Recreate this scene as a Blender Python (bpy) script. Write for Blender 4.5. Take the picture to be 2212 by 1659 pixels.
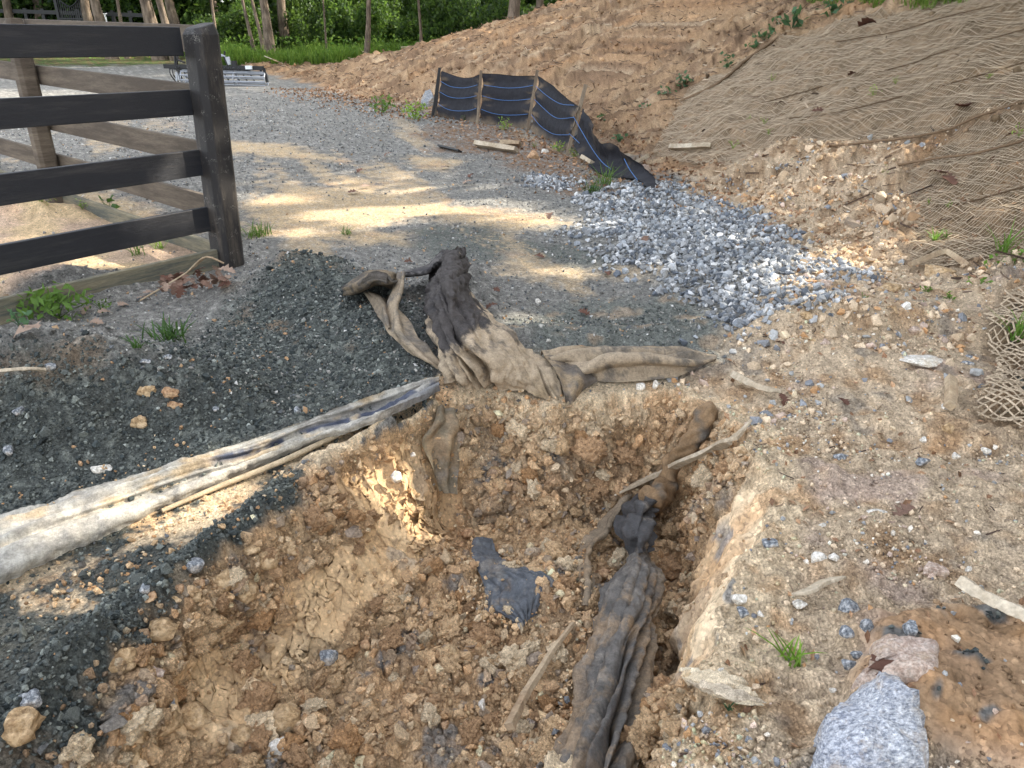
import bpy, bmesh, math, random
import numpy as np
from mathutils import Vector, Matrix

random.seed(7)
RNG = np.random.default_rng(11)
R = math.radians
scene = bpy.context.scene
for o in list(bpy.data.objects):
    bpy.data.objects.remove(o, do_unlink=True)

# ------------------------------------------------------------------ camera
CAM_H, PITCH, FPX = 1.35, R(24.0), 1650.0
cam_data = bpy.data.cameras.new('camera')
cam = bpy.data.objects.new('camera', cam_data)
scene.collection.objects.link(cam)
cam.location = (0, 0, CAM_H)
cam.rotation_euler = (R(90) - PITCH, 0, 0)
cam_data.sensor_fit = 'HORIZONTAL'
cam_data.sensor_width = 36.0
cam_data.lens = 36.0 * FPX / 2212.0
cam_data.clip_start = 0.02
cam_data.clip_end = 2000
scene.camera = cam

# ------------------------------------------------------------------ light
SUN_AZ, SUN_EL = R(72), R(31)          # clockwise from +Y, above the horizon
SUN = np.array([math.sin(SUN_AZ) * math.cos(SUN_EL), math.cos(SUN_AZ) * math.cos(SUN_EL), math.sin(SUN_EL)])
world = bpy.data.worlds.new('World')
scene.world = world
world.use_nodes = True
wn = world.node_tree.nodes
wl = world.node_tree.links
wn.clear()
sky_n = wn.new('ShaderNodeTexSky')
sky_n.sky_type = 'NISHITA'
sky_n.sun_disc = False
sky_n.sun_elevation = SUN_EL
sky_n.sun_rotation = SUN_AZ
sky_n.air_density = 1.0
sky_n.dust_density = 2.5
sky_n.ozone_density = 1.0
bg = wn.new('ShaderNodeBackground')
bg.inputs['Strength'].default_value = 0.15
wo = wn.new('ShaderNodeOutputWorld')
hs = wn.new('ShaderNodeHueSaturation')
hs.inputs['Saturation'].default_value = 0.3
wl.new(sky_n.outputs[0], hs.inputs['Color'])
wl.new(hs.outputs[0], bg.inputs[0])
wl.new(bg.outputs[0], wo.inputs[0])
sun_data = bpy.data.lights.new('sun', 'SUN')
sun_data.energy = 2.3
sun_data.angle = R(0.6)
sun_data.color = (1.0, 0.91, 0.76)
sun_ob = bpy.data.objects.new('sun', sun_data)
scene.collection.objects.link(sun_ob)
sun_ob.rotation_euler = Vector(SUN).to_track_quat('Z', 'Y').to_euler()
scene.view_settings.view_transform = 'Standard'
scene.view_settings.look = 'None'
scene.view_settings.gamma = 1.0
scene.view_settings.use_curve_mapping = False
scene.view_settings.exposure = 2.45
scene.cycles.max_bounces = 6
scene.cycles.transparent_max_bounces = 6
scene.cycles.use_denoising = True

# ------------------------------------------------------------------ helpers
COL = scene.collection

def link(o, parent=None):
    COL.objects.link(o)
    if parent is not None:
        o.parent = parent
    return o

def tag(o, label=None, cat=None, group=None, kind=None):
    if label: o['label'] = label
    if cat: o['category'] = cat
    if group: o['group'] = group
    if kind: o['kind'] = kind
    return o

def empty(name, loc=(0, 0, 0)):
    o = bpy.data.objects.new(name, None)
    o.location = loc
    o.empty_display_size = 0.1
    COL.objects.link(o)
    return o

def mesh_np(name, verts, faces, mat=None, parent=None, smooth=True, cols=None, loc=None):
    """verts (n,3); faces (m,k) constant k array or list of such arrays; cols (n,3) linear colours"""
    if not isinstance(faces, list):
        faces = [faces]
    faces = [np.asarray(f, dtype=np.int64) for f in faces if len(f)]
    verts = np.asarray(verts, dtype=np.float64)
    if loc is not None:
        verts = verts - np.asarray(loc)
    me = bpy.data.meshes.new(name)
    me.vertices.add(len(verts))
    me.vertices.foreach_set('co', verts.astype(np.float32).ravel())
    nl = sum(f.size for f in faces)
    npoly = sum(len(f) for f in faces)
    me.loops.add(nl)
    me.loops.foreach_set('vertex_index', np.concatenate([f.ravel() for f in faces]).astype(np.int32))
    me.polygons.add(npoly)
    starts = []
    off = 0
    for f in faces:
        k = f.shape[1]
        starts.append(off + np.arange(len(f)) * k)
        off += f.size
    me.polygons.foreach_set('loop_start', np.concatenate(starts).astype(np.int32))
    me.polygons.foreach_set('use_smooth', np.full(npoly, bool(smooth)))
    if cols is not None:
        a = me.attributes.new('Col', 'FLOAT_COLOR', 'POINT')
        c = np.ones((len(verts), 4), dtype=np.float32)
        c[:, :3] = np.clip(cols, 0, 1)
        a.data.foreach_set('color', c.ravel())
    me.update(calc_edges=True)
    if mat is not None:
        me.materials.append(mat)
    o = bpy.data.objects.new(name, me)
    if loc is not None:
        o.location = loc
    return link(o, parent)

def lin(r, g, b):
    f = lambda c: c / 12.92 if c <= 0.04045 else ((c + 0.055) / 1.055) ** 2.4
    return np.array([f(r / 255), f(g / 255), f(b / 255)])

# ------------------------------------------------------------------ noise (numpy)
def _hash(ix, iy, seed):
    h = (ix.astype(np.int64) * 374761393 + iy.astype(np.int64) * 668265263 + seed * 974711) & 0xFFFFFFFF
    h = ((h ^ (h >> 13)) * 1274126177) & 0xFFFFFFFF
    h = ((h ^ (h >> 16)) * 2246822519) & 0xFFFFFFFF
    return (h ^ (h >> 15)) & 0xFFFFFFFF

def perlin(x, y, seed=0):
    x0 = np.floor(x); y0 = np.floor(y)
    fx = x - x0; fy = y - y0
    ix = x0.astype(np.int64); iy = y0.astype(np.int64)
    u = fx * fx * fx * (fx * (fx * 6 - 15) + 10)
    v = fy * fy * fy * (fy * (fy * 6 - 15) + 10)
    def g(i, j, dx, dy):
        a = _hash(i, j, seed) * (2 * math.pi / 4294967296.0)
        return np.cos(a) * dx + np.sin(a) * dy
    a = g(ix, iy, fx, fy); b = g(ix + 1, iy, fx - 1, fy)
    c = g(ix, iy + 1, fx, fy - 1); d = g(ix + 1, iy + 1, fx - 1, fy - 1)
    return ((a + (b - a) * u) * (1 - v) + (c + (d - c) * u) * v) * 1.5

def fbm(x, y, f, octv=4, seed=0, gain=0.5):
    s = 0; a = 1.0
    for k in range(octv):
        s = s + a * perlin(x * f, y * f, seed + 17 * k)
        f *= 2.03; a *= gain
    return s

def billow(x, y, f, octv=4, seed=0, gain=0.5):
    s = 0; a = 1.0
    for k in range(octv):
        s = s + a * (np.abs(perlin(x * f, y * f, seed + 17 * k)) * 2 - 0.5)
        f *= 2.1; a *= gain
    return s

def worley(x, y, f, seed=0):
    x = x * f; y = y * f
    ix = np.floor(x).astype(np.int64); iy = np.floor(y).astype(np.int64)
    d1 = np.full(x.shape, 9.0); d2 = np.full(x.shape, 9.0); idc = np.zeros(x.shape)
    for i in (-1, 0, 1):
        for j in (-1, 0, 1):
            h = _hash(ix + i, iy + j, seed)
            px = ix + i + (h & 0xFFFF) / 65536.0
            py = iy + j + ((h >> 16) & 0xFFFF) / 65536.0
            d = np.hypot(px - x, py - y)
            m = d < d1
            d2 = np.where(m, d1, np.minimum(d2, d))
            idc = np.where(m, (h % 1009) / 1009.0, idc)
            d1 = np.where(m, d, d1)
    return d1, d2, idc

def _hash3(ix, iy, iz, seed):
    return _hash(ix + iz * 7919, iy - iz * 104729, seed + 3)

def perlin3(x, y, z, seed=0):
    x0 = np.floor(x); y0 = np.floor(y); z0 = np.floor(z)
    fx = x - x0; fy = y - y0; fz = z - z0
    ix = x0.astype(np.int64); iy = y0.astype(np.int64); iz = z0.astype(np.int64)
    sm = lambda t: t * t * t * (t * (t * 6 - 15) + 10)
    u, v, w = sm(fx), sm(fy), sm(fz)
    def g(i, j, k):
        h = _hash3(ix + i, iy + j, iz + k, seed)
        a = (h & 0xFFFF) * (2 * math.pi / 65536.0)
        c = ((h >> 16) & 0xFFFF) / 32768.0 - 1.0
        q = np.sqrt(1 - c * c)
        return np.cos(a) * q * (fx - i) + np.sin(a) * q * (fy - j) + c * (fz - k)
    l = lambda a, b, t: a + (b - a) * t
    return 1.6 * l(l(l(g(0, 0, 0), g(1, 0, 0), u), l(g(0, 1, 0), g(1, 1, 0), u), v),
                   l(l(g(0, 0, 1), g(1, 0, 1), u), l(g(0, 1, 1), g(1, 1, 1), u), v), w)

def fbm3(x, y, z, f, octv=3, seed=0, gain=0.5):
    s = 0; a = 1.0
    for k in range(octv):
        s = s + a * perlin3(x * f, y * f, z * f, seed + 17 * k)
        f *= 2.03; a *= gain
    return s

def worley3(x, y, z, f, seed=0):
    x = x * f; y = y * f; z = z * f
    ix = np.floor(x).astype(np.int64); iy = np.floor(y).astype(np.int64); iz = np.floor(z).astype(np.int64)
    d1 = np.full(x.shape, 9.0); d2 = np.full(x.shape, 9.0); idc = np.zeros(x.shape)
    for i in (-1, 0, 1):
        for j in (-1, 0, 1):
            for k in (-1, 0, 1):
                h = _hash3(ix + i, iy + j, iz + k, seed)
                px = ix + i + (h & 0x3FF) / 1024.0
                py = iy + j + ((h >> 10) & 0x3FF) / 1024.0
                pz = iz + k + ((h >> 20) & 0x3FF) / 1024.0
                d = np.sqrt((px - x) ** 2 + (py - y) ** 2 + (pz - z) ** 2)
                m = d < d1
                d2 = np.where(m, d1, np.minimum(d2, d))
                idc = np.where(m, (h % 1009) / 1009.0, idc)
                d1 = np.where(m, d, d1)
    return d1, d2, idc

def sstep(a, b, x):
    t = np.clip((x - a) / (b - a), 0, 1)
    return t * t * (3 - 2 * t)

def softplus(x, w):
    return w * np.logaddexp(0, x / w)

def poly_dist(x, y, poly, closed=True):
    """distance to a polyline, side (+ = right of travel), arc length of nearest point"""
    P = np.asarray(poly, float)
    n = len(P)
    best = np.full(x.shape, 1e9); side = np.zeros(x.shape); arc = np.zeros(x.shape)
    L = 0.0
    for i in range(n if closed else n - 1):
        a = P[i]; b = P[(i + 1) % n]
        dx, dy = b - a
        l2 = dx * dx + dy * dy
        t = np.clip(((x - a[0]) * dx + (y - a[1]) * dy) / l2, 0, 1)
        d = np.hypot(x - a[0] - t * dx, y - a[1] - t * dy)
        cr = (x - a[0]) * dy - (y - a[1]) * dx
        m = d < best
        best = np.where(m, d, best); side = np.where(m, np.sign(cr), side)
        l = math.sqrt(l2)
        arc = np.where(m, L + t * l, arc)
        L += l
    return best, side, arc

def inside(x, y, poly):
    P = np.asarray(poly, float)
    r = np.zeros(x.shape, bool)
    n = len(P)
    j = n - 1
    for i in range(n):
        xi, yi = P[i]; xj, yj = P[j]
        c = ((yi > y) != (yj > y)) & (x < (xj - xi) * (y - yi) / (yj - yi + 1e-12) + xi)
        r ^= c
        j = i
    return r

def sdf(x, y, poly):
    """signed distance, positive inside"""
    d, _, _ = poly_dist(x, y, poly, True)
    return np.where(inside(x, y, poly), d, -d)

def ray(u, v):
    """direction through photograph position (u, v), on a 2212 x 1659 picture"""
    a = (np.asarray(u, float) - 1106) / FPX
    b = -(np.asarray(v, float) - 829.5) / FPX
    cp, sp = math.cos(PITCH), math.sin(PITCH)
    return a, cp + sp * b, -sp + cp * b

def at_z(u, v, z):
    dx, dy, dz = ray(u, v)
    t = (z - CAM_H) / dz
    return np.stack([dx * t, dy * t, CAM_H + dz * t], -1)

def at_y(u, v, Y):
    dx, dy, dz = ray(u, v)
    t = Y / dy
    return np.stack([dx * t, dy * t, CAM_H + dz * t], -1)
# ================================================================== terrain shape
def z_road(x, y):
    return 0.035 * softplus(y - 5.0, 0.8)

def on_road(u, v):
    """point of the road plane seen at (u, v)"""
    z = 0.0
    for _ in range(30):
        p = at_z(u, v, z)
        z = 0.5 * z + 0.5 * float(z_road(p[0], p[1]))
    return at_z(u, v, z)

def g2(pts, z=0.0):
    return np.array([at_z(u, v, z)[:2] for u, v in pts])

# foot of the bank, near to far
BANK = np.array([(3.2, -6), (2.3, -1.5), (1.72, 0.3), (1.66, 1.5)] +
                [tuple(on_road(*p)[:2]) for p in ((2200, 1010), (2100, 830), (2020, 700), (1930, 590), (1650, 470), (1430, 395), (1250, 305), (1120, 262),
                                                  (930, 243), (760, 212), (640, 178))] + [(-9.5, 27.0), (-16.0, 31.0), (-40, 40)])
# pit
RIM = np.concatenate([g2([(955, 858), (1040, 850), (1110, 848), (1190, 872), (1250, 868), (1340, 845), (1450, 850), (1545, 885), (1600, 930), (1650, 985),
                          (1665, 1060), (1640, 1160), (1600, 1290), (1555, 1440), (1500, 1560), (1440, 1659)]),
                      np.array([(0.36, 0.75), (0.3, 0.0), (0.1, -0.6), (-0.8, -0.8), (-1.5, -0.2), (-1.7, 0.7)]),
                      g2([(0, 1600), (120, 1420), (300, 1290), (430, 1180), (560, 1090), (700, 990), (830, 930), (900, 895)])])
PIT_Z = -0.43
FLOOR = np.concatenate([g2([(985, 1120), (1080, 1130), (1200, 1150), (1330, 1110), (1435, 1090), (1455, 1170), (1450, 1270), (1440, 1400), (1415, 1540), (1395, 1659)], PIT_Z),
                        np.array([(0.22, 1.0), (0.15, 0.2), (-0.5, -0.2), (-1.0, 0.2), (-0.95, 0.9)]),
                        g2([(480, 1659), (620, 1530), (750, 1410), (850, 1310), (930, 1210), (970, 1150)], PIT_Z + 0.05)])
# line of the folded fabric on the left edge
FABL = g2([(-300, 1310), (0, 1210), (300, 1080), (600, 965), (800, 890), (950, 838)])
SHELF = np.concatenate([FABL, RIM[-1:], RIM[::-1][1:8]])
MOUNDS = [  # (u, v, height, su, sv in metres, rot)
    (150, 850, 0.26, 0.58, 0.32, 0.5),
    (420, 900, 0.10, 0.50, 0.25, 0.2),
    (-150, 900, 0.22, 0.6, 0.4, 0.3),
    (650, 605, 0.20, 0.46, 0.34, 0.0),
    (800, 690, 0.10, 0.45, 0.55, 0.0),
    (900, 750, 0.06, 0.35, 0.55, 0.0),
    (1010, 640, 0.10, 0.32, 0.65, 0.0),
    (1150, 760, 0.08, 0.45, 0.25, 0.0),
    (1400, 750, 0.07, 0.75, 0.20, 0.0),
    (1640, 735, 0.05, 0.35, 0.25, 0.0),
    (1560, 560, 0.10, 1.0, 0.9, 0.0),
    (1420, 430, 0.10, 0.7, 0.8, 0.0),
    (90, 610, 0.16, 0.42, 0.28, 0.5),
    (60, 465, 0.12, 0.5, 0.3, -0.5),
]

def H(x, y, detail=True, zones=None):
    x = np.asarray(x, float); y = np.asarray(y, float)
    shp = x.shape
    x = x.ravel(); y = y.ravel()
    z = z_road(x, y)
    wx = x + 0.10 * fbm(x, y, 1.3, 3, 5) + 0.03 * fbm(x, y, 9, 2, 6)
    wy = y + 0.10 * fbm(x, y, 1.3, 3, 8) + 0.03 * fbm(x, y, 9, 2, 9)
    # bank
    d, side, arc = poly_dist(wx, wy, BANK, False)
    s = d * side
    k = np.interp(y, [-6, 0, 2, 6, 12, 20, 26], [0.36, 0.36, 0.42, 0.44, 0.44, 0.37, 0.34])
    sp = np.maximum(s, 0)
    hb = k * (sp - 0.35 * (1 - np.exp(-sp / 0.35)))
    cap = np.interp(y, [0, 10, 18, 24, 30, 40], [3.0, 3.0, 2.6, 2.2, 1.4, 0.7])
    hb = hb - softplus(hb - cap, 0.22)
    hb *= 1 - sstep(18.2, 23.5, y + 0.25 * x) * 0.97
    hb = np.maximum(hb, 0)
    bmask = sstep(0.0, 0.5, s)
    z = z + hb
    # shelf right of the pit
    z = z + 0.06 * sstep(0.5, 1.9, x) * (1 - sstep(3.0, 4.6, y)) * (1 - bmask * 0.3)
    # clay lump bottom right
    lump = np.exp(-(((wx - 1.07) / 0.30) ** 2 + ((wy - 1.30) / 0.34) ** 2))
    lump = sstep(0.32, 0.62, lump)
    z = z + (0.085 + 0.03 * fbm(x, y, 5, 3, 33)) * lump
    # ledge across the shelf
    led = sstep(3.30, 3.42, wy + 0.12 * (wx - 1.4)) * sstep(1.05, 1.35, x) * (1 - sstep(4.0, 5.0, y))
    led2 = sstep(2.42, 2.50, wy + 0.25 * (wx - 1.4)) * sstep(1.1, 1.4, wx) * (1 - sstep(3.4, 4.2, y))
    z = z + 0.045 * led2 * (1 - sstep(1.8, 2.3, x))
    z = z + 0.09 * led * (1 - sstep(2.2, 3.0, x))
    mnd = np.zeros_like(x)
    for (u, v, h, a, b, r) in MOUNDS:
        p = MOUND_XY[(u, v)]
        dx = wx - p[0]; dy = wy - p[1]
        cx = dx * math.cos(r) + dy * math.sin(r); cy = -dx * math.sin(r) + dy * math.cos(r)
        g = np.exp(-((cx / a) ** 2 + (cy / b) ** 2))
        mnd = np.maximum(mnd, g * min(1, h / 0.1))
        z = z + h * g
    # lower shelf between the fabric and the pit
    near = np.hypot(x, y) < 6.0
    pit = np.zeros_like(x); wall = np.zeros_like(x); rwall = np.zeros_like(x); fl = np.zeros_like(x); lslope = np.zeros_like(x)
    if near.any():
        xn, yn = x[near], y[near]
        wob = 0.032 * fbm(xn, yn, 6, 4, 31, 0.6) + 0.04 * fbm(xn, yn, 2.2, 2, 37)
        dr = sdf(xn, yn, RIM) + wob
        df = sdf(xn, yn, FLOOR) + wob
        t = np.where(df > 0, 1.0, np.clip(dr, 0, None) / (np.clip(dr, 0, None) + np.clip(-df, 0, None) + 1e-6))
        # steep wall on the right and back, gentler S on the left
        left = 1 - sstep(-0.5, 0.05, xn)
        tt_l = 0.35 * t + 0.65 * sstep(0.0, 1.0, t)
        tt_r = t ** np.where((xn > 0.38) & (yn < 2.5), 1.45, 0.8)
        tt = left * tt_l + (1 - left) * tt_r
        fz = PIT_Z + 0.07 * fbm(xn, yn, 1.6, 2, 41) + 0.05 * sstep(-0.3, -1.1, xn)
        # gap along the foot of the right wall
        _d, _s, _a = poly_dist(xn, yn, FLOOR[4:10], False)
        fz = fz - 0.05 * np.exp(-(_d / 0.06) ** 2)
        z[near] = z[near] * (1 - tt) + fz * tt
        pit[near] = tt
        wall[near] = 4 * t * (1 - t)
        rwall[near] = 4 * t * (1 - t) * sstep(0.38, 0.5, xn) * (1 - sstep(2.05, 2.45, yn))
        lslope[near] = 4 * t * (1 - t) * left
        fl[near] = (t > 0.98)
        # shelf below the fabric
        ds = sdf(xn, yn, SHELF)
        sh = sstep(-0.02, 0.04, ds) * (1 - sstep(-0.01, 0.10, dr))
        z[near] -= 0.07 * sh
        rid = np.exp(-((dr + 0.03) / 0.05) ** 2) * (xn < -0.3) * (yn < 2.6)
        z[near] += 0.055 * rid
    if zones is not None:
        zones.update(s=s, arc=arc, pit=pit, wall=wall, rwall=rwall, fl=fl, mnd=mnd, bmask=bmask, led=led, lslope=lslope, lump=lump, wx=wx, wy=wy)
    if detail:
        r = np.hypot(x, y)
        # bank gullies running down the slope
        bm = bmask > 0.01
        if bm.any():
            a = arc[bm] + 0.5 * s[bm]
            q = s[bm]
            netm = NETMASK(x[bm], y[bm])
            rough = 0.10 * fbm(a, q * 0.4, 1.1, 4, 51, 0.55) + 0.06 * billow(a * 1.0, q * 0.55, 3.0, 4, 57, 0.62) + 0.03 * fbm(a, q, 9, 3, 59, 0.6)
            fold = 0.035 * fbm(a * 0.45 - q * 0.1, q * 1.6 + a * 0.25, 1.6, 3, 61, 0.6)
            z[bm] += bmask[bm] * (rough * (1 - netm * 0.85) + fold * netm)
        nb = ~bm | (bmask < 0.99)
        if nb.any():
            xx, yy = x[nb], y[nb]
            rr = np.hypot(xx, yy)
            cl = CLAYMASK(xx, yy)
            z[nb] += (1 - bmask[nb]) * (cl * (0.030 * fbm(xx, yy, 1.6, 3, 71) + 0.020 * np.abs(fbm(xx, yy, 5.0, 3, 73))) + (1 - cl) * 0.012 * fbm(xx, yy, 1.3, 3, 75))
        nn = r < 7.5
        if nn.any():
            xx, yy = x[nn], y[nn]
            cl = CLAYMASK(xx, yy)
            pt = pit[nn]; rw = rwall[nn]
            fine = 0.009 * fbm(xx, yy, 17, 3, 81, 0.6)
            wq = 0.05 * perlin(xx * 5, yy * 5, 87)
            ridg = 0.030 * (np.abs(perlin((xx + wq) * 4.5, (yy - wq) * 6, 82)) - 0.3) * sstep(-0.3, 0.4, perlin(xx * 1.4, yy * 1.4, 88)) + 0.016 * (np.abs(perlin((xx + wq) * 10, (yy - wq) * 12, 83)) + 0.7 * np.abs(perlin(xx * 24 + 3, yy * 24, 85)) - 0.45)
            z[nn] += np.maximum(cl, bmask[nn]) * (1 - pt) * (fine + ridg) * (1 - 0.5 * rw)
            z[nn] += np.clip(mnd[nn], 0, 1) * (0.030 * fbm(xx, yy, 6, 4, 91, 0.62))
    return z.reshape(shp)

MOUND_XY = {(u, v): at_z(u, v, h * 0.5)[:2] for (u, v, h, a, b, r) in MOUNDS}
NETMASK = lambda x, y: np.zeros(x.shape)
CLAY_POLY = np.concatenate([g2([(1450, 850), (1560, 775), (1640, 700), (1700, 620), (1760, 560), (1640, 470), (1500, 430), (1420, 395)]), np.array([(6, 9), (8, -6), (-1.0, -6), (0.0, 0.6)])])
CLAYMASK = lambda x, y: sstep(-0.12, 0.12, sdf(x, y, CLAY_POLY) + 0.12 * fbm(x, y, 3, 2, 121))

class _Look:
    def __init__(self, x0, x1, y0, y1, st):
        self.x0, self.y0, self.st = x0, y0, st
        gx = np.arange(x0, x1 + st, st); gy = np.arange(y0, y1 + st, st)
        X, Y = np.meshgrid(gx, gy, indexing='ij')
        self.Z = H(X, Y, False)
        self.n = self.Z.shape
    def __call__(self, x, y):
        fx = np.clip((x - self.x0) / self.st, 0, self.n[0] - 1.001); fy = np.clip((y - self.y0) / self.st, 0, self.n[1] - 1.001)
        i = fx.astype(int); j = fy.astype(int); fx = fx - i; fy = fy - j
        Z = self.Z
        return (Z[i, j] * (1 - fx) + Z[i + 1, j] * fx) * (1 - fy) + (Z[i, j + 1] * (1 - fx) + Z[i + 1, j + 1] * fx) * fy
    def has(self, x, y):
        return (x > self.x0) & (x < self.x0 + self.st * (self.n[0] - 1)) & (y > self.y0) & (y < self.y0 + self.st * (self.n[1] - 1))
_near = _Look(-4.0, 4.5, -0.5, 8.5, 0.025)
_mid = _Look(-16, 14, -3, 34, 0.12)
_wide = _Look(-90, 90, -20, 130, 1.5)
def HF(x, y):
    x = np.asarray(x, float); y = np.asarray(y, float)
    z = _wide(x, y)
    z = np.where(_mid.has(x, y), _mid(x, y), z)
    return np.where(_near.has(x, y), _near(x, y), z)

def on_ground(u, v, t0=0.8, t1=90.0, n=420):
    """first hit of the sight line through (u, v) with the undetailed terrain"""
    u = np.atleast_1d(np.asarray(u, float)); v = np.atleast_1d(np.asarray(v, float))
    dx, dy, dz = ray(u, v)
    ts = t0 * (t1 / t0) ** np.linspace(0, 1, n)
    X = dx[:, None] * ts; Y = dy[:, None] * ts; Z = CAM_H + dz[:, None] * ts
    below = Z < HF(X, Y)
    i = np.where(below.any(1), below.argmax(1), n - 1)
    i0 = np.maximum(i - 1, 0)
    lo = ts[i0]; hi = ts[i]
    for _ in range(12):
        m = 0.5 * (lo + hi)
        b = CAM_H + dz * m < HF(dx * m, dy * m)
        hi = np.where(b, m, hi); lo = np.where(b, lo, m)
    ok = below.any(1)
    return np.stack([dx * hi, dy * hi, CAM_H + dz * hi], -1), ok

def gpoly(pts):
    return on_ground([p[0] for p in pts], [p[1] for p in pts])[0][:, :2]

# nets on the bank (outlines on the ground)
NET_UP = gpoly([(1405, 330), (1475, 206), (1637, 111), (1704, 77), (1832, 40), (2040, 8), (2212, -60), (2420, -40), (2420, 180), (2212, 236), (2065, 275), (1973, 296), (1838, 313), (1677, 324), (1625, 345), (1597, 372), (1540, 368), (1480, 352)])
NET_MID = gpoly([(1965, 372), (2065, 280), (2212, 240), (2420, 190), (2420, 560), (2250, 545), (2140, 572), (2050, 590), (1975, 590), (1955, 540), (1975, 470), (1950, 420)])
NET_LOW = gpoly([(2120, 690), (2190, 640), (2420, 600), (2420, 960), (2260, 960), (2150, 935), (2090, 905), (2110, 860), (2150, 800), (2130, 740)])
_nets = [NET_UP, NET_MID, NET_LOW]
def NETMASK(x, y):
    m = np.zeros(np.shape(x))
    for p in _nets:
        lo = p.min(0) - 0.2; hi = p.max(0) + 0.2
        q = (x > lo[0]) & (x < hi[0]) & (y > lo[1]) & (y < hi[1])
        if q.any():
            m[q] = np.maximum(m[q], sstep(-0.1, 0.1, sdf(x[q], y[q], p)))
    return m
# ================================================================== terrain colour (base colours of the soils)
C_CLAY = lin(204, 172, 134); C_CLAY_D = lin(172, 139, 106); C_CLAY_L = lin(222, 199, 166)
C_TAN = lin(206, 184, 156); C_TAN_D = lin(172, 144, 114); C_PINK = lin(194, 172, 156); C_GREY = lin(134, 128, 120)
C_GRAVEL = lin(128, 126, 121); C_GRAVEL_L = lin(166, 163, 156); C_DARK = lin(84, 88, 85); C_DARK2 = lin(110, 114, 108)
C_SAND = lin(206, 180, 142); C_ORANGE = lin(194, 152, 110); C_PAD = lin(196, 170, 146)
C_BANK = lin(164, 136, 106); C_BANK_O = lin(170, 132, 96); C_DEBRIS = lin(122, 98, 78); C_NETSOIL = lin(126, 108, 86)
C_LITTER = lin(128, 102, 80); C_BLUE = lin(120, 126, 130)

POLY_DARK = gpoly([(-500, 790), (0, 750), (200, 760), (330, 800), (450, 720), (540, 610), (600, 565), (700, 558), (770, 600), (880, 640), (930, 700), (945, 835), (600, 965), (300, 1080), (0, 1210), (-500, 1390)])
POLY_DARK2 = gpoly([(1080, 690), (1250, 650), (1500, 640), (1600, 690), (1625, 750), (1480, 775), (1250, 800), (1150, 770)])
POLY_PAD = gpoly([(-500, 760), (0, 640), (450, 545), (340, 510), (60, 415), (-300, 320), (-500, 300)])
SANDS = [gpoly(p) for p in (
    [(1085, 505), (1110, 500), (1125, 545), (1180, 575), (1285, 585), (1270, 603), (1150, 603), (1095, 590)],
    [(520, 440), (640, 400), (800, 410), (960, 440), (1150, 462), (1240, 480), (1090, 500), (900, 470), (760, 500), (560, 500)],
    [(690, 375), (800, 385), (850, 420), (760, 425)],
    [(450, 300), (620, 310), (760, 350), (660, 345), (480, 330)],
    [(520, 480), (620, 490), (900, 500), (880, 530), (700, 520), (530, 505)],
    [(1330, 570), (1400, 575), (1380, 600), (1320, 595)],
    [(880, 335), (1000, 345), (960, 372), (900, 365)],
    [(170, 400), (300, 440), (420, 500), (280, 480), (160, 440)],
)]
POLY_LITTER = gpoly([(960, 262), (1130, 285), (1260, 340), (1330, 420), (1240, 420), (1120, 365), (960, 315), (900, 290)])

SCR1 = gpoly([(720, 1280), (600, 1370), (510, 1430), (410, 1510), (500, 1525), (620, 1450), (730, 1350)])
SCR2 = gpoly([(955, 985), (985, 1080), (920, 1180), (810, 1280), (690, 1335), (640, 1300), (770, 1190), (860, 1080)])
SLOPE_DARK = gpoly([(-200, 1500), (0, 1385), (300, 1185), (540, 1085), (625, 1055), (600, 1115), (510, 1180), (380, 1215), (300, 1300), (285, 1400), (240, 1450), (200, 1560), (60, 1625), (-200, 1700)])
ROAD_DARK = [gpoly(p) for p in ([(890, 495), (1080, 485), (1095, 560), (1030, 568), (900, 540)], [(1110, 518), (1280, 530), (1340, 572), (1180, 572)])]
SCR3 = gpoly([(740, 1040), (860, 980), (930, 960), (940, 1000), (840, 1060), (780, 1110)])
HOLLOW = gpoly([(1440, 400), (1600, 350), (1680, 330), (1950, 310), (1960, 420), (1960, 560), (1900, 640), (1780, 640), (1800, 580), (1740, 530), (1640, 470), (1500, 430)])
def SCRAPE(x, y):
    m = np.zeros(x.shape)
    for p in (SCR1, SCR2, SCR3):
        m = np.maximum(m, sstep(-0.045, 0.0, sdf(x, y, p) + 0.02 * fbm(x, y, 7, 2, 119)))
    return m
def mix(a, b, t):
    return a + (b - a) * np.asarray(t)[..., None]

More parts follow.
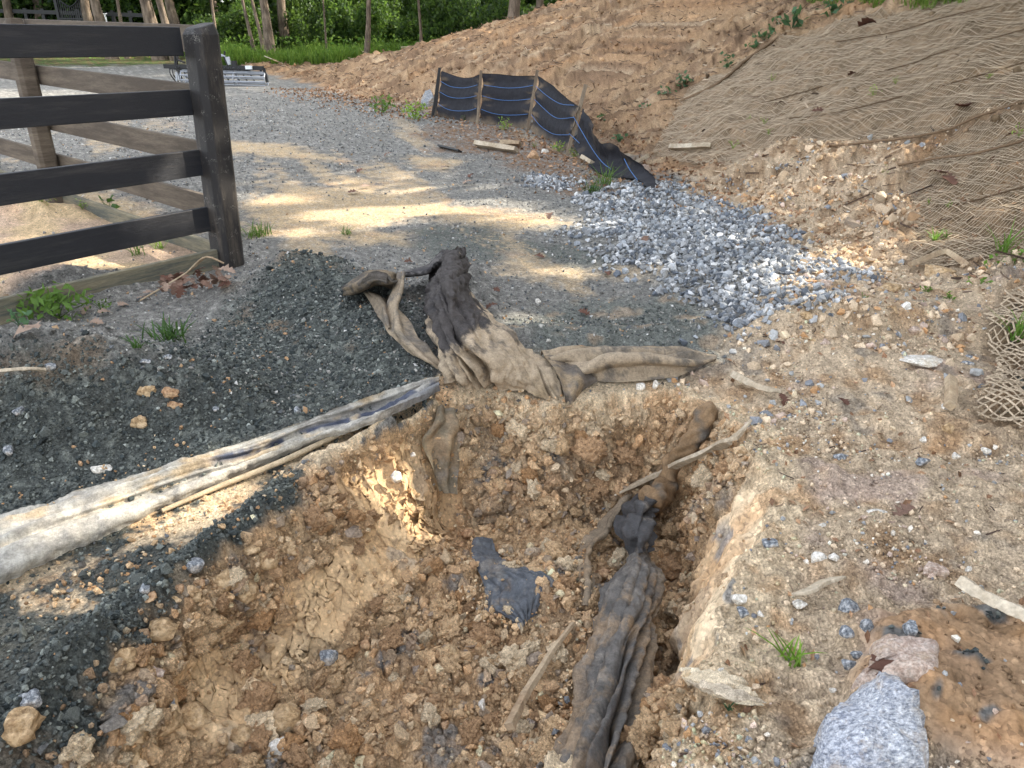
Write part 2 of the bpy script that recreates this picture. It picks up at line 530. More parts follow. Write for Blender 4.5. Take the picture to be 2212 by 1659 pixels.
def albedo(x, y, Z):
    n1 = fbm(x, y, 1.5, 4, 201); n2 = fbm(x, y, 6, 3, 203); n3 = fbm(x, y, 22, 3, 205)
    wx, wy = Z['wx'], Z['wy']
    r = np.hypot(x, y)
    # road gravel
    c = np.broadcast_to(C_GRAVEL, x.shape + (3,)).copy()
    c = mix(c, C_GRAVEL_L, sstep(0.1, 0.9, n3) * 0.6)
    far = sstep(9, 16, y)
    sand = np.zeros_like(x)
    for p in SANDS:
        lo = p.min(0) - 1; hi = p.max(0) + 1
        q = (x > lo[0]) & (x < hi[0]) & (y > lo[1]) & (y < hi[1])
        if q.any():
            sand[q] = np.maximum(sand[q], sstep(-0.13, 0.16, sdf(x[q], y[q], p) + 0.11 * n2[q] + 0.07 * n3[q]))
    # wheel-track streaks of sand along the road
    st = fbm(x * 1.6 + y * 0.55, y * 0.22, 0.9, 3, 211)
    sand = np.maximum(sand, sstep(0.25, 0.7, st + 0.25 * n2) * (y > 4.2) * (1 - far) * 0.75)
    c = mix(c, mix(np.broadcast_to(C_SAND, c.shape), C_ORANGE, sstep(0.1, 0.7, n1) * 0.55), 0.85 * sand * (1 - 0.5 * sstep(-0.3, 0.6, n3)))
    # paddock sand
    pd = sstep(-0.06, 0.06, sdf(x, y, POLY_PAD)) * (r < 14)
    c = mix(c, mix(np.broadcast_to(C_PAD, c.shape), C_SAND, sstep(-0.2, 0.5, n1)), pd)
    nearm = r < 9
    dk = np.zeros_like(x)
    q = nearm
    dk[q] = sstep(-0.16, 0.14, sdf(x[q], y[q], POLY_DARK) + 0.12 * n2[q])
    c = mix(c, mix(np.broadcast_to(C_DARK, c.shape), C_DARK2, sstep(0.0, 0.8, n3 + 0.5 * n2)), dk * 0.95)
    browny = sstep(0.45, 0.8, fbm(x, y, 2.3, 3, 217)) * dk
    c = mix(c, C_CLAY_D, browny * 0.35)
    for p in ROAD_DARK:
        d3 = np.zeros_like(x); d3[q] = sstep(-0.10, 0.08, sdf(x[q], y[q], p) + 0.12 * n2[q])
        c = mix(c, C_DARK2 * 0.8, d3 * 0.9 * sstep(-0.7, 0.1, n3))
    d2 = np.zeros_like(x); d2[q] = sstep(-0.12, 0.12, sdf(x[q], y[q], POLY_DARK2) + 0.1 * n2[q])
    c = mix(c, mix(np.broadcast_to(C_DARK2, c.shape), C_TAN_D, sstep(0.2, 0.7, n2) * 0.5), d2 * 0.8)
    # clay ground on the right
    cl = CLAYMASK(x, y)
    t = np.broadcast_to(C_TAN, c.shape).copy()
    t = mix(t, C_TAN_D, sstep(-0.1, 0.7, n2))
    t = mix(t, C_PINK, sstep(0.25, 0.7, fbm(x, y, 2.6, 3, 221)) * 0.8)
    t = mix(t, C_GREY, sstep(0.45, 0.8, fbm(x, y, 4.2, 3, 223)) * 0.6)
    t = mix(t, C_ORANGE, sstep(0.45, 0.85, fbm(x, y, 3.0, 3, 225)) * 0.5)
    t = mix(t, C_CLAY_L, sstep(0.2, 0.9, n3) * 0.35)
    t = mix(t, mix(np.broadcast_to(C_CLAY_D * 0.7, c.shape), C_ORANGE * 0.62, sstep(0.0, 0.6, n2)), np.clip(Z['lump'], 0, 1) * 0.9)
    t = mix(t, lin(84, 94, 98), np.clip(Z['lump'], 0, 1) * sstep(0.25, 0.5, fbm(x, y, 7, 3, 227)) * 0.8)
    c = mix(c, t, cl)
    # littered foot of the bank
    lt = sstep(-0.3, 0.3, sdf(x, y, POLY_LITTER) + 0.3 * n1)
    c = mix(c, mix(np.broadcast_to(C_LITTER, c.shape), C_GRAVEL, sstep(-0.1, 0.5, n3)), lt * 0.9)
    # bank
    s = Z['s']; a = Z['arc'] + 0.5 * s
    b = np.broadcast_to(C_BANK, c.shape).copy()
    b = mix(b, C_BANK_O, sstep(0.0, 0.7, fbm(a, s * 0.4, 1.2, 3, 231)) * 0.8)
    b = mix(b, C_DEBRIS, sstep(-0.25, 0.4, fbm(a * 1.2, s * 0.5, 2.6, 4, 233, 0.7)) * 0.8)
    b = mix(b, C_CLAY_L, sstep(0.3, 0.8, fbm(a, s * 0.5, 4.0, 3, 235)) * 0.4)
    nm = NETMASK(x, y)
    b = mix(b, mix(np.broadcast_to(C_NETSOIL, c.shape), C_TAN_D, sstep(-0.2, 0.6, n2) * 0.5), nm * 0.9)
    bm = sstep(-0.1, 0.35, s + 0.2 * n1) * (y > 4.5) + (y <= 4.5) * nm
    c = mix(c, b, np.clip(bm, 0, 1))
    hol = np.zeros_like(x); q = (y > 3) & (y < 10) & (x > 0) & (x < 6)
    hol[q] = sstep(-0.25, 0.15, sdf(x[q], y[q], HOLLOW) + 0.15 * n2[q])
    c = mix(c, mix(np.broadcast_to(C_TAN, c.shape), lin(150, 126, 100), sstep(-0.2, 0.5, n2)), hol * 0.8)
    # pit
    pit = Z['pit']
    pc = np.broadcast_to(C_CLAY, c.shape).copy()
    pc = mix(pc, C_CLAY_D, sstep(-0.1, 0.6, n2) * 0.5)
    pc = mix(pc, C_CLAY_L, sstep(0.0, 0.8, fbm(x, y, 9, 3, 241)) * 0.45)
    pc = mix(pc, C_ORANGE, sstep(0.2, 0.7, fbm(x, y, 2.1, 3, 243)) * 0.3)
    pc = mix(pc, C_BLUE, sstep(0.62, 0.8, fbm(x, y, 3.4, 3, 245)) * 0.7)
    pc = mix(pc, C_GREY, sstep(0.3, 0.7, fbm(x, y, 2.4, 3, 247)) * 0.35)
    c = mix(c, pc, sstep(0.03, 0.045, pit + 0.02 * n3 + 0.015 * n2))
    # dark gravel ridge and the shelf under the fabric
    m = nearm & (x < 0.1) & (y < 3.2)
    if m.any():
        xx, yy = x[m], y[m]
        dr = sdf(xx, yy, RIM)
        dfa, sfa, arcf = poly_dist(xx, yy, FABL, False)
        sh = (sdf(xx, yy, SHELF) > -0.02) & (dr < 0.1)
        shelf = mix(np.broadcast_to(C_CLAY_L, (len(xx), 3)), C_ORANGE, sstep(0, 0.6, n2[m]) * 0.5)
        # tan shelf towards the far end, more dark gravel towards the near end
        gravel = sstep(-0.25, 0.2, fbm(xx, yy, 3.1, 3, 251) - 0.9 * (yy - 2.12) + 0.45 * n3[m] - 0.25 * np.exp(-((dfa - 0.13) / 0.05) ** 2))
        shelf = mix(shelf, C_DARK, gravel * 0.95)
        cc = c[m]
        cc = np.where(sh[:, None], shelf, cc)
        band = np.exp(-((dr + 0.015 + 0.02 * n2[m]) / (0.055 + 0.05 * sstep(1.9, 1.3, yy))) ** 4) * (1 - sstep(2.15, 2.4, yy + 0.1 * n2[m])) * (xx < -0.3)
        cc = mix(cc, C_DARK, np.clip(band * 1.3, 0, 1) * 0.95)
        c[m] = cc
    # the lip round the pit is bare clay, the floor of the wood is dark litter
    m = nearm & (x > -0.32) & (y < 4)
    if m.any():
        dr = sdf(x[m], y[m], RIM)
        lip = sstep(-0.16, -0.07, dr + 0.03 * n2[m] + 0.02 * n3[m]) * (pit[m] < 0.3)
        c[m] = mix(c[m], mix(np.broadcast_to(C_CLAY_L, (m.sum(), 3)), C_ORANGE, sstep(-0.1, 0.6, n2[m]) * 0.6), lip * 0.9)
    wood = sstep(26.0, 28.0, y + 1.2 * n1 - 0.25 * np.clip(x + 8, -6, 3)) + sstep(-22, -26, x)
    c = mix(c, mix(np.broadcast_to(lin(92, 84, 58), c.shape), lin(66, 84, 44), sstep(-0.3, 0.4, n2)), np.clip(wood, 0, 1) * (r < 400))
    c *= (1 + 0.22 * np.clip(n3, -1, 1) + 0.14 * np.clip(n2, -1, 1) + 0.08 * np.clip(n1, -1, 1))[..., None]
    return np.clip(c, 0.01, 0.85)

# ------------------------------------------------------------------ materials
def nmat(name, rough=0.9, spec=0.3):
    m = bpy.data.materials.new(name)
    m.use_nodes = True
    nt = m.node_tree
    b = nt.nodes['Principled BSDF']
    b.inputs['Roughness'].default_value = rough
    b.inputs['Specular IOR Level'].default_value = spec
    return m, nt, b

def add_noise(nt, scale, detail=4, rough=0.6, coord='Object', dist=0.0, vec=None, stretch=None):
    n = nt.nodes.new('ShaderNodeTexNoise')
    n.inputs['Scale'].default_value = scale
    n.inputs['Detail'].default_value = detail
    n.inputs['Roughness'].default_value = rough
    n.inputs['Distortion'].default_value = dist
    if vec is None:
        tc = nt.nodes.new('ShaderNodeTexCoord')
        vec = tc.outputs[coord]
    if stretch is not None:
        mp = nt.nodes.new('ShaderNodeMapping')
        mp.inputs['Scale'].default_value = stretch
        nt.links.new(vec, mp.inputs['Vector'])
        vec = mp.outputs[0]
    nt.links.new(vec, n.inputs['Vector'])
    return n

def ramp(nt, src, stops):
    r = nt.nodes.new('ShaderNodeValToRGB')
    e = r.color_ramp.elements
    while len(e) < len(stops):
        e.new(0.5)
    for el, (p, c) in zip(e, stops):
        el.position = p
        el.color = tuple(c) + (1,) if len(c) == 3 else c
    nt.links.new(src, r.inputs[0])
    return r

def mixc(nt, fac, a, b, mode='MIX'):
    n = nt.nodes.new('ShaderNodeMix')
    n.data_type = 'RGBA'
    n.blend_type = mode
    for sock, val in ((n.inputs[0], fac), (n.inputs[6], a), (n.inputs[7], b)):
        if hasattr(val, 'is_linked') or isinstance(val, bpy.types.NodeSocket):
            nt.links.new(val, sock)
        elif isinstance(val, (int, float)):
            sock.default_value = val
        else:
            sock.default_value = tuple(val) + ((1,) if len(val) == 3 else ())
    return n.outputs[2]

def bump(nt, b, src, dist, strength=1.0, prev=None):
    n = nt.nodes.new('ShaderNodeBump')
    n.inputs['Distance'].default_value = dist
    n.inputs['Strength'].default_value = strength
    nt.links.new(src, n.inputs['Height'])
    if prev is not None:
        nt.links.new(prev.outputs[0], n.inputs['Normal'])
    nt.links.new(n.outputs[0], b.inputs['Normal'])
    return n

def attr(nt, name='Col'):
    a = nt.nodes.new('ShaderNodeAttribute')
    a.attribute_name = name
    return a

def soil_mat(name, g1=70, g2=330, amp1=0.006, amp2=0.002, var=0.35):
    """crumbly soil: two sizes of grain, pits between crumbs shaded in the colour, pale and dark specks"""
    m, nt, b = nmat(name, 0.95, 0.12)
    a = attr(nt)
    n1 = add_noise(nt, g1, 8, 0.72); n2 = add_noise(nt, g2, 4, 0.75)
    tc = nt.nodes.new('ShaderNodeTexCoord')
    wv = nt.nodes.new('ShaderNodeVectorMath'); wv.operation = 'MULTIPLY_ADD'
    wv.inputs[1].default_value = (0.02,) * 3
    nt.links.new(n1.outputs['Color'], wv.inputs[0]); nt.links.new(tc.outputs['Object'], wv.inputs[2])
    vo = nt.nodes.new('ShaderNodeTexVoronoi'); vo.feature = 'F1'; vo.inputs['Scale'].default_value = g1 * 2.2
    nt.links.new(wv.outputs[0], vo.inputs['Vector'])
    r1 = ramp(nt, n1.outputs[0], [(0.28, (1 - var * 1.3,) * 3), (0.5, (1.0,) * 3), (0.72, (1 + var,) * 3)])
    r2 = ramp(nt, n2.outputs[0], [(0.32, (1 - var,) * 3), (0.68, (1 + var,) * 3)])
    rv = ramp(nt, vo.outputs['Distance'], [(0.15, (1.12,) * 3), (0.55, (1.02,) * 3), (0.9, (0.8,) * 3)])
    sep = nt.nodes.new('ShaderNodeSeparateColor'); nt.links.new(vo.outputs['Color'], sep.inputs[0])
    sp1 = ramp(nt, sep.outputs[0], [(0.0, (1, 1, 1)), (0.10, (0, 0, 0))]); sp1.color_ramp.interpolation = 'CONSTANT'
    sp2 = ramp(nt, sep.outputs[1], [(0.0, (1, 1, 1)), (0.08, (0, 0, 0))]); sp2.color_ramp.interpolation = 'CONSTANT'
    c = mixc(nt, 1.0, a.outputs[0], r1.outputs[0], 'MULTIPLY')
    c = mixc(nt, 1.0, c, r2.outputs[0], 'MULTIPLY')
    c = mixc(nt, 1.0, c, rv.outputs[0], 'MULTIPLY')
    lightc = mixc(nt, 1.0, c, (1.3, 1.3, 1.3), 'MULTIPLY'); darkc = mixc(nt, 1.0, c, (0.68, 0.68, 0.7), 'MULTIPLY')
    c = mixc(nt, sp1.outputs[0], c, lightc); c = mixc(nt, sp2.outputs[0], c, darkc)
    nt.links.new(c, b.inputs['Base Color'])
    p = bump(nt, b, n1.outputs[0], amp1, 1.0)
    iv = nt.nodes.new('ShaderNodeMath'); iv.operation = 'SUBTRACT'; iv.inputs[0].default_value = 1.0
    nt.links.new(vo.outputs['Distance'], iv.inputs[1])
    p = bump(nt, b, iv.outputs[0], amp1 * 0.3, 1.0, p)
    bump(nt, b, n2.outputs[0], amp2, 1.0, p)
    return m

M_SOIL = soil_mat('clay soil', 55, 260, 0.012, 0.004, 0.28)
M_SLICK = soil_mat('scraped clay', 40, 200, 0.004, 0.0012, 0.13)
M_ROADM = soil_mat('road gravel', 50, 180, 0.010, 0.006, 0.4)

# ------------------------------------------------------------------ terrain mesh: one sheet, finer near the viewer
def build_terrain():
    dth = R(0.135)
    dense = np.arange(-R(48), R(48) + 1e-6, dth)
    coarse = np.linspace(R(48), R(312), 68)[1:-1]
    th = np.concatenate([dense, coarse])
    dep = np.arange(62.5, 4.0, -0.105)
    rr = 1.6 / np.tan(np.radians(dep))
    rr = np.concatenate([rr[(rr < 2.5) | (rr > 3.05)], np.arange(2.5, 3.05, 0.0045)])
    far_ = np.geomspace(4.5, rr.max(), int(math.log(rr.max() / 4.5) / 0.0062))
    rr = np.concatenate([rr[rr < 4.5], far_])
    rr.sort()
    r = np.concatenate([[0.02, 0.2, 0.45, 0.68], rr, np.geomspace(rr[-1], 70, 70)[1:], np.geomspace(70, 700, 16)[1:]])
    nr, nt_ = len(r), len(th)
    T, RR = np.meshgrid(th, r)
    X = np.sin(T) * RR; Y = np.cos(T) * RR
    Zn = {}
    Zz = np.zeros(X.size)
    # the coarse sector and the far rows need no fine detail
    xs, ys = X.ravel(), Y.ravel()
    zones = {}
    Zz = H(xs, ys, True, zones)
    col = albedo(xs, ys, zones)
    V = np.stack([xs, ys, Zz], 1)
    # crumbly relief of the dug clay, pushed out square to the surface so that the walls get it too
    G = V.reshape(nr, nt_, 3)
    du = np.roll(G, -1, 1) - np.roll(G, 1, 1)
    dv = np.zeros_like(G); dv[1:-1] = G[2:] - G[:-2]; dv[0] = G[1] - G[0]; dv[-1] = G[-1] - G[-2]
    Nn = np.cross(du, dv); Nn /= np.linalg.norm(Nn, axis=2, keepdims=True) + 1e-12
    Nn = Nn.reshape(-1, 3)
    Nn *= np.sign(Nn[:, 2:3] + 1e-9)
    rxy = np.hypot(xs, ys)
    pm = (zones['pit'] > 0.02) & (rxy < 4) & (rxy > 0.6)
    p = V[pm]; n = Nn[pm]; pt = zones['pit'][pm]
    rw = np.clip(zones['rwall'][pm], 0, 1); sl = np.clip(zones['lslope'][pm], 0, 1)
    px, py, pz = p.T
    w1 = 0.03 * perlin3(px * 13, py * 13, pz * 13, 3); w2 = 0.03 * perlin3(px * 13, py * 13, pz * 13, 4)
    d1, d2, idc = worley3(px + w1, py + w2, pz + w1, 10, 101)
    e1, e2, ide = worley3(px + 0.4 * w2, py + 0.4 * w1, pz, 26, 103)
    c1 = (1 - np.clip(d1, 0, 1) ** 1.6) * (0.2 + idc) * sstep(0.0, 0.16, d2 - d1)
    c2 = (1 - np.clip(e1, 0, 1) ** 1.6) * (0.2 + ide) * sstep(0.0, 0.18, e2 - e1)
    patch = sstep(-0.3, 0.35, fbm3(px, py, pz, 2.3, 2, 107))
    scr = np.maximum(sstep(0.15, 0.4, fbm3(px * 1.2 + py, py - px, pz * 2, 1.5, 2, 109)) * sl, SCRAPE(px, py) * 0.95)
    smw = sstep(0.25, 0.8, rw)
    amt = (1 - 0.95 * smw) * (1 - 0.92 * scr) * sstep(0.02, 0.25, pt)
    fine3 = fbm3(px, py, pz, 38, 2, 113)
    dd = amt * (0.050 * c1 * patch + 0.024 * c2 - 0.02 + 0.004 * fine3) + (0.045 * (1 - 0.6 * smw)) * fbm3(px, py, pz, 3.0, 3, 111, 0.6) * sstep(0.02, 0.3, pt)
    dd += smw * 0.003 * fine3 - 0.030 * SCRAPE(px, py)
    V[pm] += n * dd[:, None]
    # the colours of the walls follow the same clods
    cc = col[pm]
    cc = mix(cc, C_CLAY_D, np.clip(0.45 - 0.9 * c2 - 0.3 * c1, 0, 0.5) * amt)
    m3 = fbm3(px, py, pz, 4.5, 3, 115)
    wl_ = np.clip(zones['wall'][pm], 0, 1)
    cc = mix(cc, C_CLAY_L, sstep(0.05, 0.7, m3) * 0.55 * (0.4 + 0.6 * wl_))
    cc = mix(cc, C_ORANGE, sstep(0.1, 0.7, -m3) * 0.5 * wl_)
    cc = mix(cc, C_BLUE, sstep(0.52, 0.7, fbm3(px, py, pz, 4.2, 3, 117)) * 0.75)
    cc = mix(cc, lin(192, 164, 126), scr * 0.6)
    zones['scrape'] = np.zeros(len(V)); zones['scrape'][pm] = scr
    col[pm] = cc * (1 + 0.15 * fine3)[:, None]
    sd = (rxy < 3) & (xs < 0)
    dkm = sstep(-0.035, 0.03, sdf(xs[sd], ys[sd], SLOPE_DARK) + 0.05 * fbm(xs[sd], ys[sd], 9, 3, 261))
    # thin tan streaks survive along the shelf
    dkm *= 1 - 0.9 * np.clip(sstep(0.0, 0.05, sdf(xs[sd], ys[sd], SHELF)), 0, 1)
    col[sd] = mix(col[sd], C_DARK * (1 + 0.2 * fbm(xs[sd], ys[sd], 25, 2, 263))[:, None], dkm)
    i = np.arange(nr - 1)[:, None]; j = np.arange(nt_)[None, :]
    j2 = (j + 1) % nt_
    F = np.stack([i * nt_ + j, i * nt_ + j2, (i + 1) * nt_ + j2, (i + 1) * nt_ + j], -1).reshape(-1, 4)
    F = F[:, ::-1]
    # split the sheet by what the ground is
    fx = xs[F].mean(1); fy = ys[F].mean(1)
    cl = CLAYMASK(fx, fy) > 0.5
    s = zones['s'][F].mean(1); pit = zones['pit'][F].mean(1)
    rf = np.hypot(fx, fy)
    kind = np.zeros(len(F), int)                     # 0 ground
    pad = np.zeros(len(F), bool); nm = rf < 14
    pad[nm] = inside(fx[nm], fy[nm], POLY_PAD)
    roadm = (~cl) & (s < 0) & (fx > -16) & (fy < 26) & (fy > 0.5)
    kind[roadm] = 1
    kind[(s > 0.05) & (fy > 2.2)] = 2
    kind[pit > 0.04] = 3
    kind[pad & (pit < 0.04)] = 4
    out = []
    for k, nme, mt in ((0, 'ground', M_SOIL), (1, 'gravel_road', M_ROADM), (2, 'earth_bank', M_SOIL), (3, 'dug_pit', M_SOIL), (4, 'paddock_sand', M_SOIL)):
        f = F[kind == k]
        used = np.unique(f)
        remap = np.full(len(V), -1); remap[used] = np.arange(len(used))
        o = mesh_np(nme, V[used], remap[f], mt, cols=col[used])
        o['kind'] = 'structure'
        if nme == 'dug_pit':
            o.data.materials.append(M_SLICK)
            sm = np.maximum(zones['scrape'], sstep(0.3, 0.7, zones['rwall']))[F[kind == k]].mean(1)
            o.data.polygons.foreach_set('material_index', (sm > 0.5).astype(np.int32))
        if nme == 'ground':
            o.data.materials.append(M_SLICK)
            o.data.polygons.foreach_set('material_index', (zones['lump'][F[kind == k]].mean(1) > 0.5).astype(np.int32))
        out.append(o)
    ar = np.zeros(len(V))
    A = G[1:-1, :] * 0
    e1 = (np.roll(G, -1, 1) - np.roll(G, 1, 1)) * 0.5
    e2 = np.zeros_like(G); e2[1:-1] = (G[2:] - G[:-2]) * 0.5
    ar = np.linalg.norm(np.cross(e1, e2), axis=2).ravel()
    ar[rxy < 0.85] = 0
    zones['area'] = ar
    return V, Nn, col, zones
TV, TN, TC, TZ = build_terrain()
# ================================================================== trees and shade
def leaf_mat(name, c1, c2, transl=0.5):
    m, nt, b = nmat(name, 0.55, 0.35)
    a = attr(nt)
    nt.links.new(a.outputs[0], b.inputs['Base Color'])
    tr = nt.nodes.new('ShaderNodeBsdfTranslucent')
    tc = mixc(nt, 0.4, a.outputs[0], (0.14, 0.22, 0.03))
    nt.links.new(tc, tr.inputs[0])
    ms = nt.nodes.new('ShaderNodeMixShader')
    ms.inputs[0].default_value = transl
    nt.links.new(b.outputs[0], ms.inputs[1]); nt.links.new(tr.outputs[0], ms.inputs[2])
    nt.links.new(ms.outputs[0], nt.nodes['Material Output'].inputs[0])
    return m
M_LEAF = leaf_mat('green leaf', None, None)

def leaf_geo(P, size, rng, up=0.4, elong=1.7):
    """one folded leaf (4 corners) at each point; size may be an array"""
    n = len(P)
    size = np.broadcast_to(size, (n,)) * rng.uniform(0.7, 1.3, n)
    d = rng.normal(size=(n, 3)); d /= np.linalg.norm(d, axis=1, keepdims=True)
    nn = rng.normal(size=(n, 3)); nn[:, 2] = np.abs(nn[:, 2]) + up
    s = np.cross(d, nn); s /= np.linalg.norm(s, axis=1, keepdims=True) + 1e-9
    L = size[:, None]
    W = L / elong * 0.5
    V = np.empty((n, 4, 3))
    V[:, 0] = P - d * L * 0.5
    V[:, 1] = P + s * W
    V[:, 2] = P + d * L * 0.5
    V[:, 3] = P - s * W
    V[:, 2, 2] -= size * 0.15
    F = (np.arange(n) * 4)[:, None] + np.arange(4)[None]
    return V.reshape(-1, 3), F

def leaf_cols(n, rng, base, var=0.35, k=4, mixc2=None):
    c = np.asarray(base)[None] * (1 + var * rng.normal(size=(n, 1)))
    if mixc2 is not None:
        t = rng.random((n, 1)) ** 2
        c = c * (1 - t) + np.asarray(mixc2)[None] * t
    return np.repeat(np.clip(c, 0.004, 0.6), k, 0)

M_BARK, _nt, _b = nmat('bark', 0.95, 0.1)
_n1 = add_noise(_nt, 14, 5, 0.7, stretch=(1, 1, 0.18)); _n2 = add_noise(_nt, 2.5, 3)
_r = ramp(_nt, _n1.outputs[0], [(0.3, lin(70, 60, 52)), (0.7, lin(150, 136, 122))])
_r2 = ramp(_nt, _n2.outputs[0], [(0.35, (0.6, 0.6, 0.6)), (0.7, (1.15, 1.12, 1.05))])
_nt.links.new(mixc(_nt, 1.0, _r.outputs[0], _r2.outputs[0], 'MULTIPLY'), _b.inputs['Base Color'])
bump(_nt, _b, _n1.outputs[0], 0.02)

def tube_geo(path, radii, sides=8, cap=True, base=0):
    P = np.asarray(path, float); n = len(P)
    radii = np.broadcast_to(radii, (n,))
    T = np.gradient(P, axis=0); T /= np.linalg.norm(T, axis=1, keepdims=True) + 1e-12
    ref = np.array([0, 0, 1.0]) if abs(T[0, 2]) < 0.9 else np.array([1.0, 0, 0])
    U = np.cross(T, ref); U /= np.linalg.norm(U, axis=1, keepdims=True) + 1e-12
    W = np.cross(T, U)
    a = np.arange(sides) * 2 * math.pi / sides
    V = P[:, None] + radii[:, None, None] * (np.cos(a)[None, :, None] * U[:, None] + np.sin(a)[None, :, None] * W[:, None])
    i = np.arange(n - 1)[:, None]; j = np.arange(sides)[None]
    j2 = (j + 1) % sides
    F = np.stack([i * sides + j, i * sides + j2, (i + 1) * sides + j2, (i + 1) * sides + j], -1).reshape(-1, 4) + base
    return V.reshape(-1, 3), F

def merge_geo(parts):
    Vs, Fs, off = [], {}, 0
    for V, F in parts:
        Vs.append(V)
        for f in (F if isinstance(F, list) else [F]):
            Fs.setdefault(f.shape[1], []).append(f + off)
        off += len(V)
    return np.concatenate(Vs), [np.concatenate(f) for f in Fs.values()]

def trunk_geo(h, r0, lean, rng, limbs=5, crown_from=0.45):
    parts = []
    k = 9
    t = np.linspace(0, 1, k)
    path = np.stack([lean[0] * t + 0.10 * np.cumsum(rng.normal(size=k)) * 0.5, lean[1] * t + 0.10 * np.cumsum(rng.normal(size=k)) * 0.5, h * t - 0.15], 1)
    path[0, :2] = 0
    rad = r0 * (1 - 0.8 * t); rad[0] *= 1.5; rad[1] *= 1.05
    parts.append(tube_geo(path, rad, 9))
    for q in range(limbs):
        tt = rng.uniform(crown_from, 0.95)
        p0 = np.array([np.interp(tt, t, path[:, i]) for i in range(3)])
        az = rng.uniform(0, 2 * math.pi); L = rng.uniform(0.18, 0.32) * h
        tl = np.linspace(0, 1, 5)[:, None]
        d = np.array([math.cos(az), math.sin(az), 0.5])
        lp = p0 + d * L * tl + np.array([0, 0, 0.25 * L]) * tl ** 2 + rng.normal(size=(5, 3)) * 0.06 * tl
        parts.append(tube_geo(lp, r0 * 0.35 * (1 - 0.85 * tl[:, 0]), 6))
    return merge_geo(parts), path

# ---- sun patches wanted on the ground, cut as gaps into the crowns: (u, v, half widths, turn)
LIT = [(640, 196, 120, 6, 2), (720, 216, 60, 4, 3), (570, 243, 80, 6, 2), (620, 268, 110, 6, 2), (660, 300, 190, 10, 3), (560, 325, 110, 9, 2),
       (700, 345, 250, 20, 3), (860, 392, 270, 40, 6), (570, 405, 120, 45, 0), (1000, 440, 240, 30, 6), (1190, 478, 150, 24, 6), (720, 462, 220, 28, 3), (620, 505, 100, 15, 0),
       (1125, 548, 45, 50, 0), (1190, 588, 115, 15, 0), (1180, 393, 75, 12, 5), (1330, 440, 80, 10, 5),
       (1660, 600, 120, 55, -10), (1620, 668, 75, 32, 0), (1480, 462, 60, 16, 8), (1390, 590, 70, 20, 0), (1480, 640, 60, 14, 0), (1560, 520, 110, 14, 6), (1540, 690, 60, 12, 0),
       (1740, 440, 150, 60, 10), (1850, 560, 140, 42, -8), (1900, 385, 60, 24, 0), (1740, 645, 85, 30, 0), (1700, 700, 60, 20, 0), (1840, 480, 90, 30, 0), (1470, 390, 50, 22, 20),
       (1940, 862, 95, 36, -10), (2005, 835, 34, 36, 0),
       (1950, 232, 290, 12, -15), (2110, 150, 160, 11, -14), (2110, 282, 150, 10, -12), (2140, 470, 110, 45, -12), (1650, 292, 120, 12, -14), (2060, 100, 200, 8, -12), (1760, 330, 120, 10, -10), (2180, 365, 80, 12, -15), (2200, 205, 100, 10, -14),
       (1120, 745, 100, 95, 0), (1400, 782, 190, 22, 0), (930, 760, 24, 70, 0),
       (120, 1150, 220, 65, -16), (420, 1030, 220, 50, -18), (700, 940, 140, 22, -18), (890, 845, 70, 16, -20),
       (580, 668, 110, 28, 0), (905, 975, 40, 66, 0), (850, 1090, 45, 55, 30), (800, 1010, 65, 50, 0), (940, 1120, 30, 70, 0),
       (110, 1330, 160, 55, -25), (430, 1120, 130, 40, -20), (250, 560, 170, 22, -6), (385, 540, 80, 18, -8), (50, 520, 80, 16, 0), (50, 290, 90, 16, 0), (60, 460, 80, 28, 10), (60, 205, 90, 7, 0),
       (1000, 60, 60, 5, -15), (1050, 110, 70, 6, -15), (1250, 30, 50, 6, -10), (420, 262, 60, 8, 0), (200, 250, 120, 10, 3)]
_rl = np.random.default_rng(77)
for _ in range(46):
    LIT.append((_rl.uniform(440, 1040), _rl.uniform(165, 335), _rl.uniform(30, 130), _rl.uniform(2.5, 6.5), _rl.uniform(1, 6)))
for _ in range(40):
    LIT.append((_rl.uniform(950, 1500), _rl.uniform(5, 200), _rl.uniform(15, 60), _rl.uniform(2.5, 6), _rl.uniform(-30, -5)))
LIT_BOARDS = [(345, 355, 70, 26, 0), (350, 475, 95, 26, 0), (230, 212, 30, 22, 0), (330, 215, 40, 20, 0), (110, 220, 26, 22, 0), (200, 500, 50, 20, 0), (462, 480, 16, 60, 0)]
_e1 = np.array([math.cos(SUN_AZ), -math.sin(SUN_AZ), 0.0])
_e2 = np.cross(SUN, _e1)
if _e2[2] < 0: _e2 = -_e2
LG0, LGS, LGN = -45.0, 0.09, 1000
